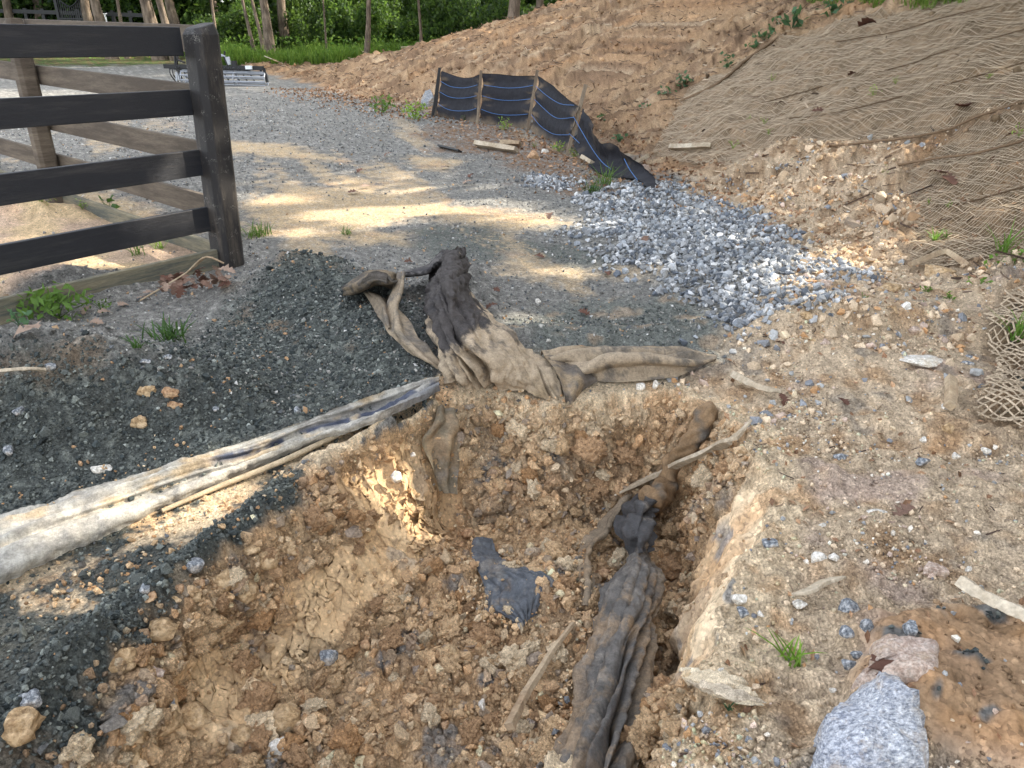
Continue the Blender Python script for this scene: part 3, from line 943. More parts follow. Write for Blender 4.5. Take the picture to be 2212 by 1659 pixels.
def lit_grid():
    uu, vv = np.meshgrid(np.arange(-30, 2250, 7.0), np.concatenate([np.arange(4, 200, 2.5), np.arange(200, 1700, 7.0)]))
    u = uu.ravel(); v = vv.ravel()
    P = []; OK = []
    for i in range(0, len(u), 40000):
        p, ok = on_ground(u[i:i + 40000], v[i:i + 40000], n=300); P.append(p); OK.append(ok)
    P = np.concatenate(P); ok = np.concatenate(OK)
    lit = np.zeros(len(u))
    wu = u + 22 * fbm(u, v, 0.02, 3, 301); wv = v + 8 * fbm(u, v, 0.03, 3, 303) * np.clip(v / 600, 0.3, 1.5)
    for (cu, cv, ru, rv, an) in LIT:
        a = R(an)
        dx = wu - cu; dy = wv - cv
        e = ((dx * math.cos(a) + dy * math.sin(a)) / ru) ** 2 + ((-dx * math.sin(a) + dy * math.cos(a)) / rv) ** 2
        lit = np.maximum(lit, (e < 1) * 1.0)
    a = P @ _e1; b = P @ _e2
    ia = ((a - LG0) / LGS).astype(int); ib = ((b - LG0) / LGS).astype(int)
    # sunlight on the faces of the front boards
    bp = at_z(487, 570, 0.0); nf = np.array([0.824, -0.567, 0.0])
    for (cu, cv, ru, rv, an) in LIT_BOARDS:
        q = np.random.default_rng(5).uniform(-1, 1, (900, 2)); q = q[(q ** 2).sum(1) < 1]
        D = np.stack(ray(cu + q[:, 0] * ru, cv + q[:, 1] * rv), 1); o = np.array([0, 0, CAM_H])
        Q = o + D * (((bp - o) @ nf) / (D @ nf))[:, None]
        P = np.concatenate([P, Q]); ok = np.concatenate([ok, np.ones(len(Q), bool)]); lit = np.concatenate([lit, np.full(len(Q), 6.0)])
        a = P @ _e1; b = P @ _e2
        ia = ((a - LG0) / LGS).astype(int); ib = ((b - LG0) / LGS).astype(int)
    m = ok & (ia >= 0) & (ia < LGN) & (ib >= 0) & (ib < LGN)
    num = np.zeros((LGN, LGN)); den = np.zeros((LGN, LGN))
    np.add.at(num, (ia[m], ib[m]), lit[m]); np.add.at(den, (ia[m], ib[m]), 1)
    return num, den
_num, _den = lit_grid()
_frac = _num / np.maximum(_den, 1)
def lit_at(P):
    ia = np.clip(((P @ _e1 - LG0) / LGS).astype(int), 0, LGN - 1); ib = np.clip(((P @ _e2 - LG0) / LGS).astype(int), 0, LGN - 1)
    return _frac[ia, ib]

SHADE_LEAVES = 9500
def shade_tree(x, y, hgt, seed, label):
    rng = np.random.default_rng(seed)
    z0 = float(HF(x, y))
    t = empty('oak_tree', (x, y, z0))
    tag(t, label, 'tree', 'trees on top of the bank')
    (V, F), path = trunk_geo(hgt, 0.17, rng.normal(size=2) * 0.4, rng, 7, 0.3)
    mesh_np('trunk', V, F, M_BARK, t)
    n = SHADE_LEAVES * 2
    d = rng.normal(size=(n, 3)); d /= np.linalg.norm(d, axis=1, keepdims=True)
    rad = rng.random((n, 1)) ** (1 / 2.4)
    P = d * rad * np.array([3.3, 3.0, hgt * 0.5]) + np.array([path[5, 0], path[5, 1], hgt * 0.52])
    P = P[P[:, 2] > 0.3]
    keep = (lit_at(P + np.array([x, y, z0])) < 0.35)  # crown shaped for the light: no leaves where sun patches should come through
    # ragged gaps of the crown itself
    g = fbm3(P[:, 0] + x, P[:, 1] + y, P[:, 2], 0.9, 2, seed)
    keep &= g > -0.75
    P = P[keep][:SHADE_LEAVES]
    V, F = leaf_geo(P, 0.27, rng)
    o = mesh_np('crown', V, F, M_LEAF, t, smooth=False, cols=leaf_cols(len(P), rng, lin(74, 104, 48)))
    return t
SHADE_POS = [(8.8, -3.5, 9.5), (9.8, 0.2, 10.0), (8.9, 3.6, 10.5), (10.4, 6.8, 11.5), (9.4, 10.2, 11), (10.8, 13.6, 12), (9.6, 17.2, 12), (10.6, 20.6, 12.5), (9.6, 24.6, 12.5), (11.0, 28.5, 13), (9.5, 33.0, 13),
             (6.6, 1.8, 6.5), (7.2, 7.8, 6.5), (6.9, 12.6, 7), (13.5, 4.5, 13), (13.8, 12, 13.5), (13.6, 19, 14), (13.6, -1.5, 12.5)]
for i, (x, y, h) in enumerate(SHADE_POS):
    shade_tree(x, y, h, 500 + i, 'broadleaf tree on the bank top beyond the right edge, casting dappled shade')
# ================================================================== loose stones, clods, twigs
def ico(sub):
    bm = bmesh.new()
    bmesh.ops.create_icosphere(bm, subdivisions=sub, radius=1.0)
    bm.verts.ensure_lookup_table()
    V = np.array([v.co[:] for v in bm.verts]); F = np.array([[v.index for v in f.verts] for f in bm.faces])
    bm.free()
    return V, F
ICO1, ICO2, ICO3, ICO4 = ico(1), ico(2), ico(3), ico(4)
def angular(base, seed, planes=11, lo=0.62, flat=(1, 1, 1), rough=0.04):
    """a broken stone: a ball cut by random planes"""
    rng = np.random.default_rng(seed)
    V, F = base
    n = rng.normal(size=(planes, 3)); n /= np.linalg.norm(n, axis=1, keepdims=True)
    h = rng.uniform(lo, 1.0, planes)
    d = V @ n.T
    rr = np.where(d > 0.05, h[None] / np.maximum(d, 0.05), 9).min(1)
    rr = np.minimum(rr, 1.12)
    rr *= 1 + rough * rng.normal(size=len(V)) * 0.5
    return V * rr[:, None] * np.asarray(flat), F
def lumpy(base, seed, amp=0.35, f=1.3, planes=5):
    V, F = angular(base, seed, planes + 4, 0.55, rough=0.0)
    o = seed * 3.7
    amp *= 0.75
    k = 1 + amp * fbm3(V[:, 0] + o, V[:, 1] - o, V[:, 2], f, 4, seed, 0.62)
    d1, d2, _ = worley3(V[:, 0] + o, V[:, 1], V[:, 2], 2.2, seed)
    k += 0.07 * (sstep(0.0, 0.4, d2 - d1) - 0.6) - 0.05 * d1
    return V * k[:, None], F

def rand_rot(n, rng, flatness=0.0):
    q = rng.normal(size=(n, 4))
    if flatness > 0:
        q[:, 1:3] *= (1 - flatness)
    q /= np.linalg.norm(q, axis=1, keepdims=True)
    w, x, y, z = q.T
    return np.stack([np.stack([1 - 2 * (y * y + z * z), 2 * (x * y - z * w), 2 * (x * z + y * w)], -1),
                     np.stack([2 * (x * y + z * w), 1 - 2 * (x * x + z * z), 2 * (y * z - x * w)], -1),
                     np.stack([2 * (x * z - y * w), 2 * (y * z + x * w), 1 - 2 * (x * x + y * y)], -1)], 1)

def pick(weight, n, rng, V=None):
    w = weight * TZ['area']
    c = np.cumsum(w)
    i = np.searchsorted(c, rng.random(n) * c[-1])
    i = np.clip(i, 0, len(w) - 1)
    jit = rng.normal(size=(n, 3)) * 0.3 * np.sqrt(TZ['area'][i])[:, None]
    jit[:, 2] = 0
    return i, TV[i] + jit

def powsize(n, lo, hi, rng, k=2.2):
    """many small, few large"""
    u = rng.random(n)
    return (lo ** (-k) + u * (hi ** (-k) - lo ** (-k))) ** (-1 / k)

def scatter(name, variants, P, N, size, cols, mat, rng, squash=(1, 1, 0.75), sink=0.25, flatness=0.3, smooth=False, kind='stuff', parent=None, colvar=0.12):
    n = len(P)
    vi = rng.integers(0, len(variants), n)
    Rm = rand_rot(n, rng, flatness)
    sq = np.asarray(squash) * rng.uniform(0.75, 1.25, (n, 3))
    Vs, Fs, Cs, off = [], [], [], 0
    for k, (V, F) in enumerate(variants):
        m = np.where(vi == k)[0]
        if not len(m): continue
        L = V[None] * sq[m][:, None, :] * size[m][:, None, None]
        L = np.einsum('nij,nvj->nvi', Rm[m], L)
        L = L + (P[m] + N[m] * (size[m] * (0.6 - sink * 1.6))[:, None])[:, None]
        Vs.append(L.reshape(-1, 3))
        Fs.append((F[None] + (np.arange(len(m)) * len(V))[:, None, None]).reshape(-1, 3) + off)
        c = np.repeat(cols[m], len(V), 0) * (1 + colvar * rng.normal(size=(len(m) * len(V), 1)) * 0.5)
        Cs.append(c)
        off += len(m) * len(V)
    o = mesh_np(name, np.concatenate(Vs), np.concatenate(Fs), mat, parent, smooth=smooth, cols=np.concatenate(Cs))
    if kind: o['kind'] = kind
    return o

def stone_mat(name, g=90, var=0.3, rough=0.85, amp=0.004, spec=0.25):
    m, nt, b = nmat(name, rough, spec)
    a = attr(nt)
    n1 = add_noise(nt, g, 5, 0.7); n2 = add_noise(nt, g * 4, 2, 0.6)
    r1 = ramp(nt, n1.outputs[0], [(0.3, (1 - var,) * 3), (0.7, (1 + var,) * 3)])
    r2 = ramp(nt, n2.outputs[0], [(0.35, (1 - var,) * 3), (0.65, (1 + var,) * 3)])
    c = mixc(nt, 1.0, mixc(nt, 1.0, a.outputs[0], r1.outputs[0], 'MULTIPLY'), r2.outputs[0], 'MULTIPLY')
    nt.links.new(c, b.inputs['Base Color'])
    bump(nt, b, n1.outputs[0], amp)
    return m
M_CLOD = soil_mat('clay clods', 80, 300, 0.006, 0.002, 0.25)
M_STONE = stone_mat('broken stone', 120, 0.25)
M_CLOD1 = soil_mat('clay lump', 3.2, 13, 0.010, 0.003, 0.25)
M_STONE1 = stone_mat('crushed rock', 3.0, 0.25)

V_ANG1 = [angular(ICO1, 10 + i) for i in range(12)]
V_ANG0 = [angular((ICO1[0][:12] if False else ICO1[0], ICO1[1]), 30 + i) for i in range(8)]
_i0 = None
def ico0():
    p = (1 + 5 ** 0.5) / 2
    V = np.array([(-1, p, 0), (1, p, 0), (-1, -p, 0), (1, -p, 0), (0, -1, p), (0, 1, p), (0, -1, -p), (0, 1, -p), (p, 0, -1), (p, 0, 1), (-p, 0, -1), (-p, 0, 1)], float)
    V /= np.linalg.norm(V[0])
    F = np.array([(0, 11, 5), (0, 5, 1), (0, 1, 7), (0, 7, 10), (0, 10, 11), (1, 5, 9), (5, 11, 4), (11, 10, 2), (10, 7, 6), (7, 1, 8), (3, 9, 4), (3, 4, 2), (3, 2, 6), (3, 6, 8), (3, 8, 9), (4, 9, 5), (2, 4, 11), (6, 2, 10), (8, 6, 7), (9, 8, 1)])
    return V, F
def chip(seed):
    rng = np.random.default_rng(seed)
    V, F = ico0()
    V = V * rng.uniform(0.55, 1.2, (12, 1)) + rng.normal(size=(12, 3)) * 0.12
    return V, F
V_CHIP = [chip(60 + i) for i in range(14)]
def octa(seed):
    rng = np.random.default_rng(seed)
    V = np.array([(1, 0, 0), (-1, 0, 0), (0, 1, 0), (0, -1, 0), (0, 0, 1), (0, 0, -1)], float) * rng.uniform(0.6, 1.3, (6, 1)) + rng.normal(size=(6, 3)) * 0.22
    F = np.array([(0, 2, 4), (2, 1, 4), (1, 3, 4), (3, 0, 4), (2, 0, 5), (1, 2, 5), (3, 1, 5), (0, 3, 5)])
    return V, F
V_OCT = [octa(90 + i) for i in range(14)]
def hull(seed, n=13):
    rg = np.random.default_rng(seed)
    p = rg.normal(size=(n, 3)); p /= np.linalg.norm(p, axis=1, keepdims=True)
    p *= rg.uniform(0.72, 1.12, (n, 1))
    bm = bmesh.new()
    for q in p: bm.verts.new(q)
    r = bmesh.ops.convex_hull(bm, input=bm.verts)
    bmesh.ops.delete(bm, geom=[v for v in bm.verts if not v.link_faces], context='VERTS')
    bmesh.ops.triangulate(bm, faces=bm.faces)
    bm.verts.ensure_lookup_table(); bm.verts.index_update()
    V = np.array([v.co[:] for v in bm.verts]); F = np.array([[v.index for v in f.verts] for f in bm.faces])
    bm.free()
    return V, F
V_SHARP = [hull(40 + i) for i in range(16)]
V_LUMP1 = [lumpy(ICO2, 120 + i, 0.55, 2.1) for i in range(12)]
V_LUMP2 = [lumpy(ICO4, 150 + i, 0.5, 1.9) for i in range(12)]
V_ANG2 = [angular(ICO2, 170 + i, 12, 0.6) for i in range(10)]

_x, _y, _z = TV.T
_r = np.hypot(_x, _y)
PITM = TZ['pit']
CLM = CLAYMASK(_x, _y)
DKM = np.zeros(len(_x)); _q = _r < 8
DKM[_q] = sstep(-0.1, 0.1, sdf(_x[_q], _y[_q], POLY_DARK))
DARKNESS = 1 - sstep(0.10, 0.17, TC.mean(1))      # where the soil itself is the dark gravel
def palette(i, base, spread, rng, others=()):
    n = len(i)
    c = np.broadcast_to(np.asarray(base), (n, 3)).copy()
    for col, pr in others:
        m = rng.random(n) < pr
        c[m] = col
    return np.clip(c * (1 + spread * rng.normal(size=(n, 1))), 0.01, 0.8)

def in_view(x, y, pad=0.05):
    return np.abs(x) < (y * 1.02 + 0.32)
VIEW = ((_y > 0.75) & in_view(_x, _y)) * 1.0

# -- crumbs and clods of the pit
rng = np.random.default_rng(401)
notwall = 1 - 0.96 * sstep(0.08, 0.35, TZ['rwall'])
pw = VIEW * sstep(0.02, 0.12, PITM) * notwall * (1 - 0.96 * TZ['scrape']) * (0.45 + 1.0 * sstep(-0.3, 0.4, fbm(_x, _y, 2.6, 2, 411))) * (1 - 0.85 * DARKNESS * (TZ['pit'] < 0.85))
CL_OTH = ((C_CLAY_L, 0.22), (C_ORANGE, 0.12), (C_CLAY_D, 0.25), (C_GREY, 0.07), (lin(120, 122, 124), 0.03))
i, P = pick(pw, 19000, rng)
scatter('clay_crumbs', V_CHIP, P, TN[i], powsize(len(i), 0.0035, 0.013, rng, 1.6), 0.5 * TC[i] + 0.5 * palette(i, C_CLAY, 0.18, rng, CL_OTH), M_CLOD, rng, sink=0.1, smooth=True)
i, P = pick(pw, 3400, rng)
scatter('clay_lumps', V_LUMP1[:5] + V_SHARP, P, TN[i], powsize(len(i), 0.012, 0.032, rng, 1.8), 0.4 * TC[i] + 0.6 * palette(i, C_CLAY, 0.16, rng, CL_OTH), M_CLOD, rng, sink=0.2, smooth=False)
# the big clods, one by one
def region_name(x, y):
    if TZ is None: return ''
    if x > 0.45: return 'at the foot of the right wall of the pit'
    if y > 2.35: return 'on the back wall of the pit'
    if x < -0.62: return 'on the left slope of the pit'
    if y > 1.85: return 'in the middle of the pit floor'
    return 'on the near floor of the pit'
CLOD_COLS = [('tan', C_CLAY * 1.05), ('pale tan', C_CLAY_L), ('dark brown', C_CLAY_D * 1.12), ('orange brown', C_ORANGE * 0.9)]
CLOD_MESH = []
for k, (V, F) in enumerate(V_LUMP2):
    rg = np.random.default_rng(k)
    row = []
    for nm_, cc in CLOD_COLS:
        cv = np.broadcast_to(cc, (len(V), 3)) * (1 + 0.12 * fbm3(V[:, 0] + k, V[:, 1], V[:, 2], 1.8, 2, k))[:, None]
        o = mesh_np('clay_clod', V, F, M_CLOD1, smooth=True, cols=cv)
        row.append(o.data)
        bpy.data.objects.remove(o)
    CLOD_MESH.append(row)
i, P = pick(pw * (PITM > 0.25) * (1 + 0.8 * (_x < -0.35)) * sstep(1.05, 1.3, _y), 285, rng)
sz = powsize(len(i), 0.022, 0.052, rng, 2.0)
def place_rock(name, mesh, p, size, label, cat, group, rng, squash=(1, 1, 0.8), lift=0.35, rot=None):
    o = bpy.data.objects.new(name, mesh)
    o.location = (p[0], p[1], p[2] + size * lift)
    o.scale = (size * squash[0] * rng.uniform(0.8, 1.3), size * squash[1] * rng.uniform(0.8, 1.2), size * squash[2] * rng.uniform(0.8, 1.2))
    o.rotation_euler = rot if rot is not None else (rng.uniform(-0.5, 0.5), rng.uniform(-0.5, 0.5), rng.uniform(0, 6.28))
    COL.objects.link(o)
    return tag(o, label, cat, group)
for q in range(len(i)):
    ci = int(rng.choice(4, p=[0.45, 0.25, 0.2, 0.1])); vi = int(rng.integers(len(CLOD_MESH)))
    rn = region_name(*P[q][:2])
    place_rock('clay_clod', CLOD_MESH[vi][ci], P[q], sz[q], f'{CLOD_COLS[ci][0]} lump of dug clay {rn}', 'clod', f'{CLOD_COLS[ci][0]} clay clods {rn}', rng)

# -- the dark gravel beside the fence and along the ridge
rng = np.random.default_rng(403)
dw = VIEW * np.maximum(DKM * (TZ['pit'] < 0.1), DARKNESS * (_r < 5)) * (_r < 8) * (1 - 0.9 * (TZ['pit'] > 0.9))
DK_OTH = ((C_DARK2, 0.35), (lin(138, 142, 136), 0.06), (C_CLAY_D, 0.012), (lin(60, 66, 66), 0.25))
i, P = pick(dw * (1.6 - 0.12 * _r), 29000, rng)
scatter('dark_gravel', V_CHIP, P, TN[i], powsize(len(i), 0.003, 0.011, rng, 1.6), palette(i, C_DARK, 0.16, rng, DK_OTH), M_STONE, rng, sink=0.12)
i, P = pick(dw, 520, rng)
scatter('coarse_gravel', V_SHARP, P, TN[i], powsize(len(i), 0.011, 0.024, rng, 2.4), palette(i, C_DARK * 1.1, 0.2, rng, DK_OTH), M_STONE, rng, sink=0.15)
# -- chips of the road
rng = np.random.default_rng(405)
rw_ = VIEW * (1 - CLM) * (TZ['s'] < 0.1) * (TZ['pit'] < 0.05) * (_y > 2.6) * np.clip(1.5 - DKM, 0.2, 1) / np.maximum(_y - 1.0, 1.0) ** 1.1 * (_y < 16)
greyish = 1 - np.clip((TC[:, 0] - TC[:, 2]) * 7, 0, 0.93)
i, P = pick(rw_ * greyish, 26000, rng)
scatter('road_chippings', V_OCT, P, TN[i], powsize(len(i), 0.005, 0.015, rng, 2.0) * np.clip(0.6 + 0.07 * P[:, 1], 0.8, 1.4), palette(i, C_GRAVEL, 0.2, rng, ((lin(98, 101, 103), 0.35), (C_GRAVEL_L, 0.22), (lin(196, 194, 190), 0.05), (C_TAN_D, 0.05))), M_STONE, rng, sink=0.15)
# -- pebbles and crumbs on the clay to the right
rng = np.random.default_rng(407)
cw = VIEW * CLM * (1 - 0.95 * TZ['lump']) * (TZ['pit'] < 0.05) * (_y < 7.5) * (1 - NETMASK(_x, _y)) * (0.10 + 1.2 * sstep(-0.1, 0.6, fbm(_x, _y, 2.3, 3, 413)))
cw_s = cw / np.maximum(_y, 1.0)
i, P = pick(cw_s, 15500, rng)
scatter('soil_crumbs', V_CHIP, P, TN[i], powsize(len(i), 0.003, 0.011, rng, 1.5), np.clip(TC[i] * (1 + 0.2 * rng.normal(size=(len(i), 1))), 0.02, 0.7), M_CLOD, rng, sink=0.15, smooth=True)
PEB = ((lin(222, 212, 196), 0.28), (lin(132, 134, 138), 0.2), (C_PINK, 0.12), (C_ORANGE, 0.08), (lin(160, 160, 158), 0.15))
i, P = pick(cw_s, 5000, rng)
scatter('pebbles', V_CHIP, P, TN[i], powsize(len(i), 0.004, 0.013, rng, 1.8), palette(i, C_TAN * 1.05, 0.14, rng, PEB), M_STONE, rng, sink=0.15)
i, P = pick(cw * (_y > 2.6), 1300, rng)
scatter('stony_rubble', V_SHARP, P, TN[i], powsize(len(i), 0.014, 0.04, rng, 2.2), palette(i, C_TAN * 1.05, 0.14, rng, PEB[1:]), M_STONE, rng, sink=0.3)

hm = np.zeros(len(_x)); _q = (_y > 3) & (_y < 10) & (_x > 0) & (_x < 6)
hm[_q] = sstep(-0.2, 0.1, sdf(_x[_q], _y[_q], HOLLOW))
i, P = pick(hm * (0.2 + sstep(-0.2, 0.6, fbm(_x, _y, 2.0, 2, 419))), 1300, rng)
scatter('washed_out_rubble', V_SHARP, P, TN[i], powsize(len(i), 0.010, 0.07, rng, 2.3), 0.5 * TC[i] + 0.5 * palette(i, C_TAN * 0.95, 0.16, rng, ((C_CLAY_D, 0.2), (C_ORANGE, 0.10), (lin(214, 200, 176), 0.16), (C_GREY, 0.08))), M_STONE, rng, sink=0.32)
# -- the heap of blue-grey crushed stone
PILE = gpoly([(1300, 425), (1360, 398), (1430, 398), (1520, 430), (1600, 455), (1700, 520), (1760, 545), (1800, 585), (1740, 640), (1650, 690), (1560, 670), (1470, 640), (1400, 590), (1340, 560), (1300, 520), (1270, 470)])
PILE2 = gpoly([(1130, 385), (1180, 375), (1270, 395), (1230, 412), (1150, 405)])
rng = np.random.default_rng(409)
pm_ = np.zeros(len(_x)); _q = (_y > 3) & (_y < 10) & (_x > -2) & (_x < 4)
pm_[_q] = sstep(-0.30, 0.15, sdf(_x[_q], _y[_q], PILE) + 0.25 * fbm(_x[_q], _y[_q], 2.2, 3, 415))
pm_[_q] = np.maximum(pm_[_q], 0.8 * sstep(-0.12, 0.1, sdf(_x[_q], _y[_q], PILE2) + 0.15 * fbm(_x[_q], _y[_q], 3.2, 2, 417)))
BL = ((lin(160, 164, 168), 0.3), (lin(182, 183, 184), 0.2), (lin(106, 111, 118), 0.22), (lin(205, 204, 202), 0.08))
i, P = pick(pm_ ** 1.5, 7200, rng)
scatter('crushed_stone', V_SHARP, P, TN[i], powsize(len(i), 0.010, 0.030, rng, 1.7), palette(i, lin(144, 145, 146), 0.14, rng, BL), M_STONE, rng, squash=(1.05, 1, 0.8), sink=0.05)
CS_MESH = []
for k, (V, F) in enumerate(V_SHARP[:12]):
    row = []
    for cc in (lin(132, 137, 143), lin(156, 160, 166), lin(104, 110, 118), lin(184, 186, 188)):
        o = mesh_np('crushed_rock', V, F, M_STONE1, smooth=False, cols=np.broadcast_to(cc, (len(V), 3)))
        row.append(o.data); bpy.data.objects.remove(o)
    CS_MESH.append(row)
i, P = pick(pm_ ** 1.2, 220, rng)
for q in range(len(i)):
    ci = int(rng.integers(4))
    nm_ = ('blue grey', 'light blue grey', 'dark blue grey', 'pale grey')[ci]
    place_rock('crushed_rock', CS_MESH[int(rng.integers(12))][ci], P[q], rng.uniform(0.02, 0.034), f'{nm_} angular rock in the crushed stone heap beside the road', 'rock', f'{nm_} rocks in the crushed stone heap', rng, lift=0.45)

# -- twigs and shed leaves lying about
def twig_geo(P, L, rng, wid=0.004, slope=0.15):
    n = len(P)
    az = rng.uniform(0, 2 * math.pi, n)
    d = np.stack([np.cos(az), np.sin(az), slope * rng.normal(size=n)], 1)
    s = np.stack([-np.sin(az), np.cos(az), np.zeros(n)], 1)
    up = np.array([0, 0, 1.0])
    k = rng.normal(size=(n, 1)) * 0.18
    V = np.empty((n, 9, 3))
    w = (wid * rng.uniform(0.5, 1.6, n))[:, None]
    for a, tpos in enumerate((-0.5, 0.05, 0.5)):
        c = P + d * (L[:, None] * tpos) + s * (k * L[:, None] * (0.25 - tpos * tpos)) + up * (w * 0.6)
        ta = (1.0, 0.9, 0.45)[a]
        V[:, a * 3] = c - s * w * ta - up * w * 0.6; V[:, a * 3 + 1] = c + up * w * ta; V[:, a * 3 + 2] = c + s * w * ta - up * w * 0.6
    f = []
    for a in (0, 1):
        for b in range(3):
            f.append((a * 3 + b, a * 3 + (b + 1) % 3, a * 3 + 3 + (b + 1) % 3, a * 3 + 3 + b))
    F = np.asarray(f)[None] + (np.arange(n) * 9)[:, None, None]
    return V.reshape(-1, 3), F.reshape(-1, 4)
M_WOOD_D = stone_mat('dead wood', 60, 0.3, 0.9)
M_DRY = stone_mat('dry leaf', 40, 0.25, 0.8)
rng = np.random.default_rng(421)
bw = VIEW * sstep(0.1, 0.6, TZ['s']) * (_y > 3) * (_y < 26) * (1 - 0.85 * NETMASK(_x, _y))
i, P = pick(bw, 11000, rng)
L = powsize(len(i), 0.06, 0.55, rng, 1.9)
V, F = twig_geo(P + TN[i] * 0.012, L, rng, 0.0055, 0.3)
o = mesh_np('dead_twigs', V, F, M_WOOD_D, smooth=False, cols=np.repeat(palette(i, lin(112, 94, 78), 0.25, rng, ((lin(170, 152, 130), 0.25), (lin(76, 62, 52), 0.35))), 9, 0)); o['kind'] = 'stuff'
i, P = pick(bw, 7000, rng)
scatter('bank_clods', V_CHIP, P, TN[i], powsize(len(i), 0.012, 0.05, rng, 1.8), np.clip(TC[i] * (1 + 0.15 * rng.normal(size=(len(i), 1))), 0.02, 0.7), M_CLOD, rng, sink=0.2, smooth=True)
lw = VIEW * (np.exp(-((TZ['s'] + 0.1) / 0.7) ** 2) * (_y > 5) + 0.25 * CLM * (TZ['pit'] < 0.05) * (_y < 6)) * (_y < 18)
i, P = pick(lw, 5200, rng)
V, F = leaf_geo(P + [0, 0, 0.008], 0.045 * np.clip(0.4 + 0.12 * P[:, 1], 0.5, 1.5), rng, up=1.6, elong=1.9)
o = mesh_np('leaf_litter', V, F, M_DRY, smooth=False, cols=leaf_cols(len(P), rng, lin(122, 92, 70), 0.3, 4, lin(186, 150, 116))); o['kind'] = 'stuff'
i, P = pick(cw, 1100, rng)
V, F = twig_geo(P, powsize(len(i), 0.02, 0.11, rng, 1.6), rng, 0.0022, 0.12)
o = mesh_np('twig_bits', V, F, M_WOOD_D, smooth=False, cols=np.repeat(palette(i, lin(140, 122, 102), 0.25, rng, ((lin(84, 70, 62), 0.4),)), 9, 0)); o['kind'] = 'stuff'
# ================================================================== fabrics
def above(u, v, h, t0=0.8):
    """point on the sight line where it passes h above the ground"""
    u = np.atleast_1d(np.asarray(u, float)); v = np.atleast_1d(np.asarray(v, float)); h = np.broadcast_to(np.asarray(h, float), u.shape)
    dx, dy, dz = ray(u, v)
    ts = t0 * 60 ** np.linspace(0, 1, 700)
    X = dx[:, None] * ts; Y = dy[:, None] * ts; Z = CAM_H + dz[:, None] * ts
    b = Z < HF(X, Y) + h[:, None]
    i = np.where(b.any(1), b.argmax(1), len(ts) - 1)
    lo = ts[np.maximum(i - 1, 0)]; hi = ts[i]
    for _ in range(10):
        m = 0.5 * (lo + hi)
        q = CAM_H + dz * m < HF(dx * m, dy * m) + h
        hi = np.where(q, m, hi); lo = np.where(q, lo, m)
    return np.stack([dx * hi, dy * hi, CAM_H + dz * hi], -1)

def catmull(P, n):
    """P (k, d) -> (n, d) smooth curve through the points, spread by length"""
    P = np.asarray(P, float); k = len(P)
    if k == 2:
        t = np.linspace(0, 1, n)[:, None]
        return P[0] * (1 - t) + P[1] * t
    Q = np.concatenate([2 * P[:1] - P[1:2], P, 2 * P[-1:] - P[-2:-1]])
    L = np.concatenate([[0], np.cumsum(np.linalg.norm(np.diff(P, axis=0), axis=1) + 1e-6)])
    s = np.interp(np.linspace(0, L[-1], n), L, np.arange(k))
    i = np.clip(s.astype(int), 0, k - 2); f = (s - i)[:, None]
    a, b, c, d = Q[i], Q[i + 1], Q[i + 2], Q[i + 3]
    return 0.5 * (2 * b + (c - a) * f + (2 * a - 5 * b + 4 * c - d) * f ** 2 + (3 * b - a - 3 * c + d) * f ** 3)

def cloth_grid(rows, nu, nv):
    """rows: list of lists of world points -> (nu, nv, 3)"""
    A = np.stack([catmull(r, nv) for r in rows])
    out = np.empty((nu, nv, 3))
    # common parameter along the length
    k = len(rows)
    L = np.concatenate([[0], np.cumsum(np.linalg.norm(np.diff(A.mean(1), axis=0), axis=1) + 1e-6)])
    Q = np.concatenate([2 * A[:1] - A[1:2], A, 2 * A[-1:] - A[-2:-1]])
    s = np.interp(np.linspace(0, L[-1], nu), L, np.arange(k))
    i = np.clip(s.astype(int), 0, k - 2); f = (s - i)[:, None, None]
    a, b, c, d = Q[i], Q[i + 1], Q[i + 2], Q[i + 3]
    out = 0.5 * (2 * b + (c - a) * f + (2 * a - 5 * b + 4 * c - d) * f ** 2 + (3 * b - a - 3 * c + d) * f ** 3)
    return out, s / (k - 1)

def grid_normals(G):
    du = np.gradient(G, axis=0); dv = np.gradient(G, axis=1)
    n = np.cross(du, dv)
    n /= np.linalg.norm(n, axis=2, keepdims=True) + 1e-12
    # towards the viewer's side
    to = np.array([0, 0, CAM_H]) - G
    sgn = np.sign((n * to).sum(2, keepdims=True).mean())
    return n * (sgn if sgn != 0 else 1)

def grid_faces(nu, nv):
    i = np.arange(nu - 1)[:, None]; j = np.arange(nv - 1)[None]
    return np.stack([i * nv + j, i * nv + j + 1, (i + 1) * nv + j + 1, (i + 1) * nv + j], -1).reshape(-1, 4)

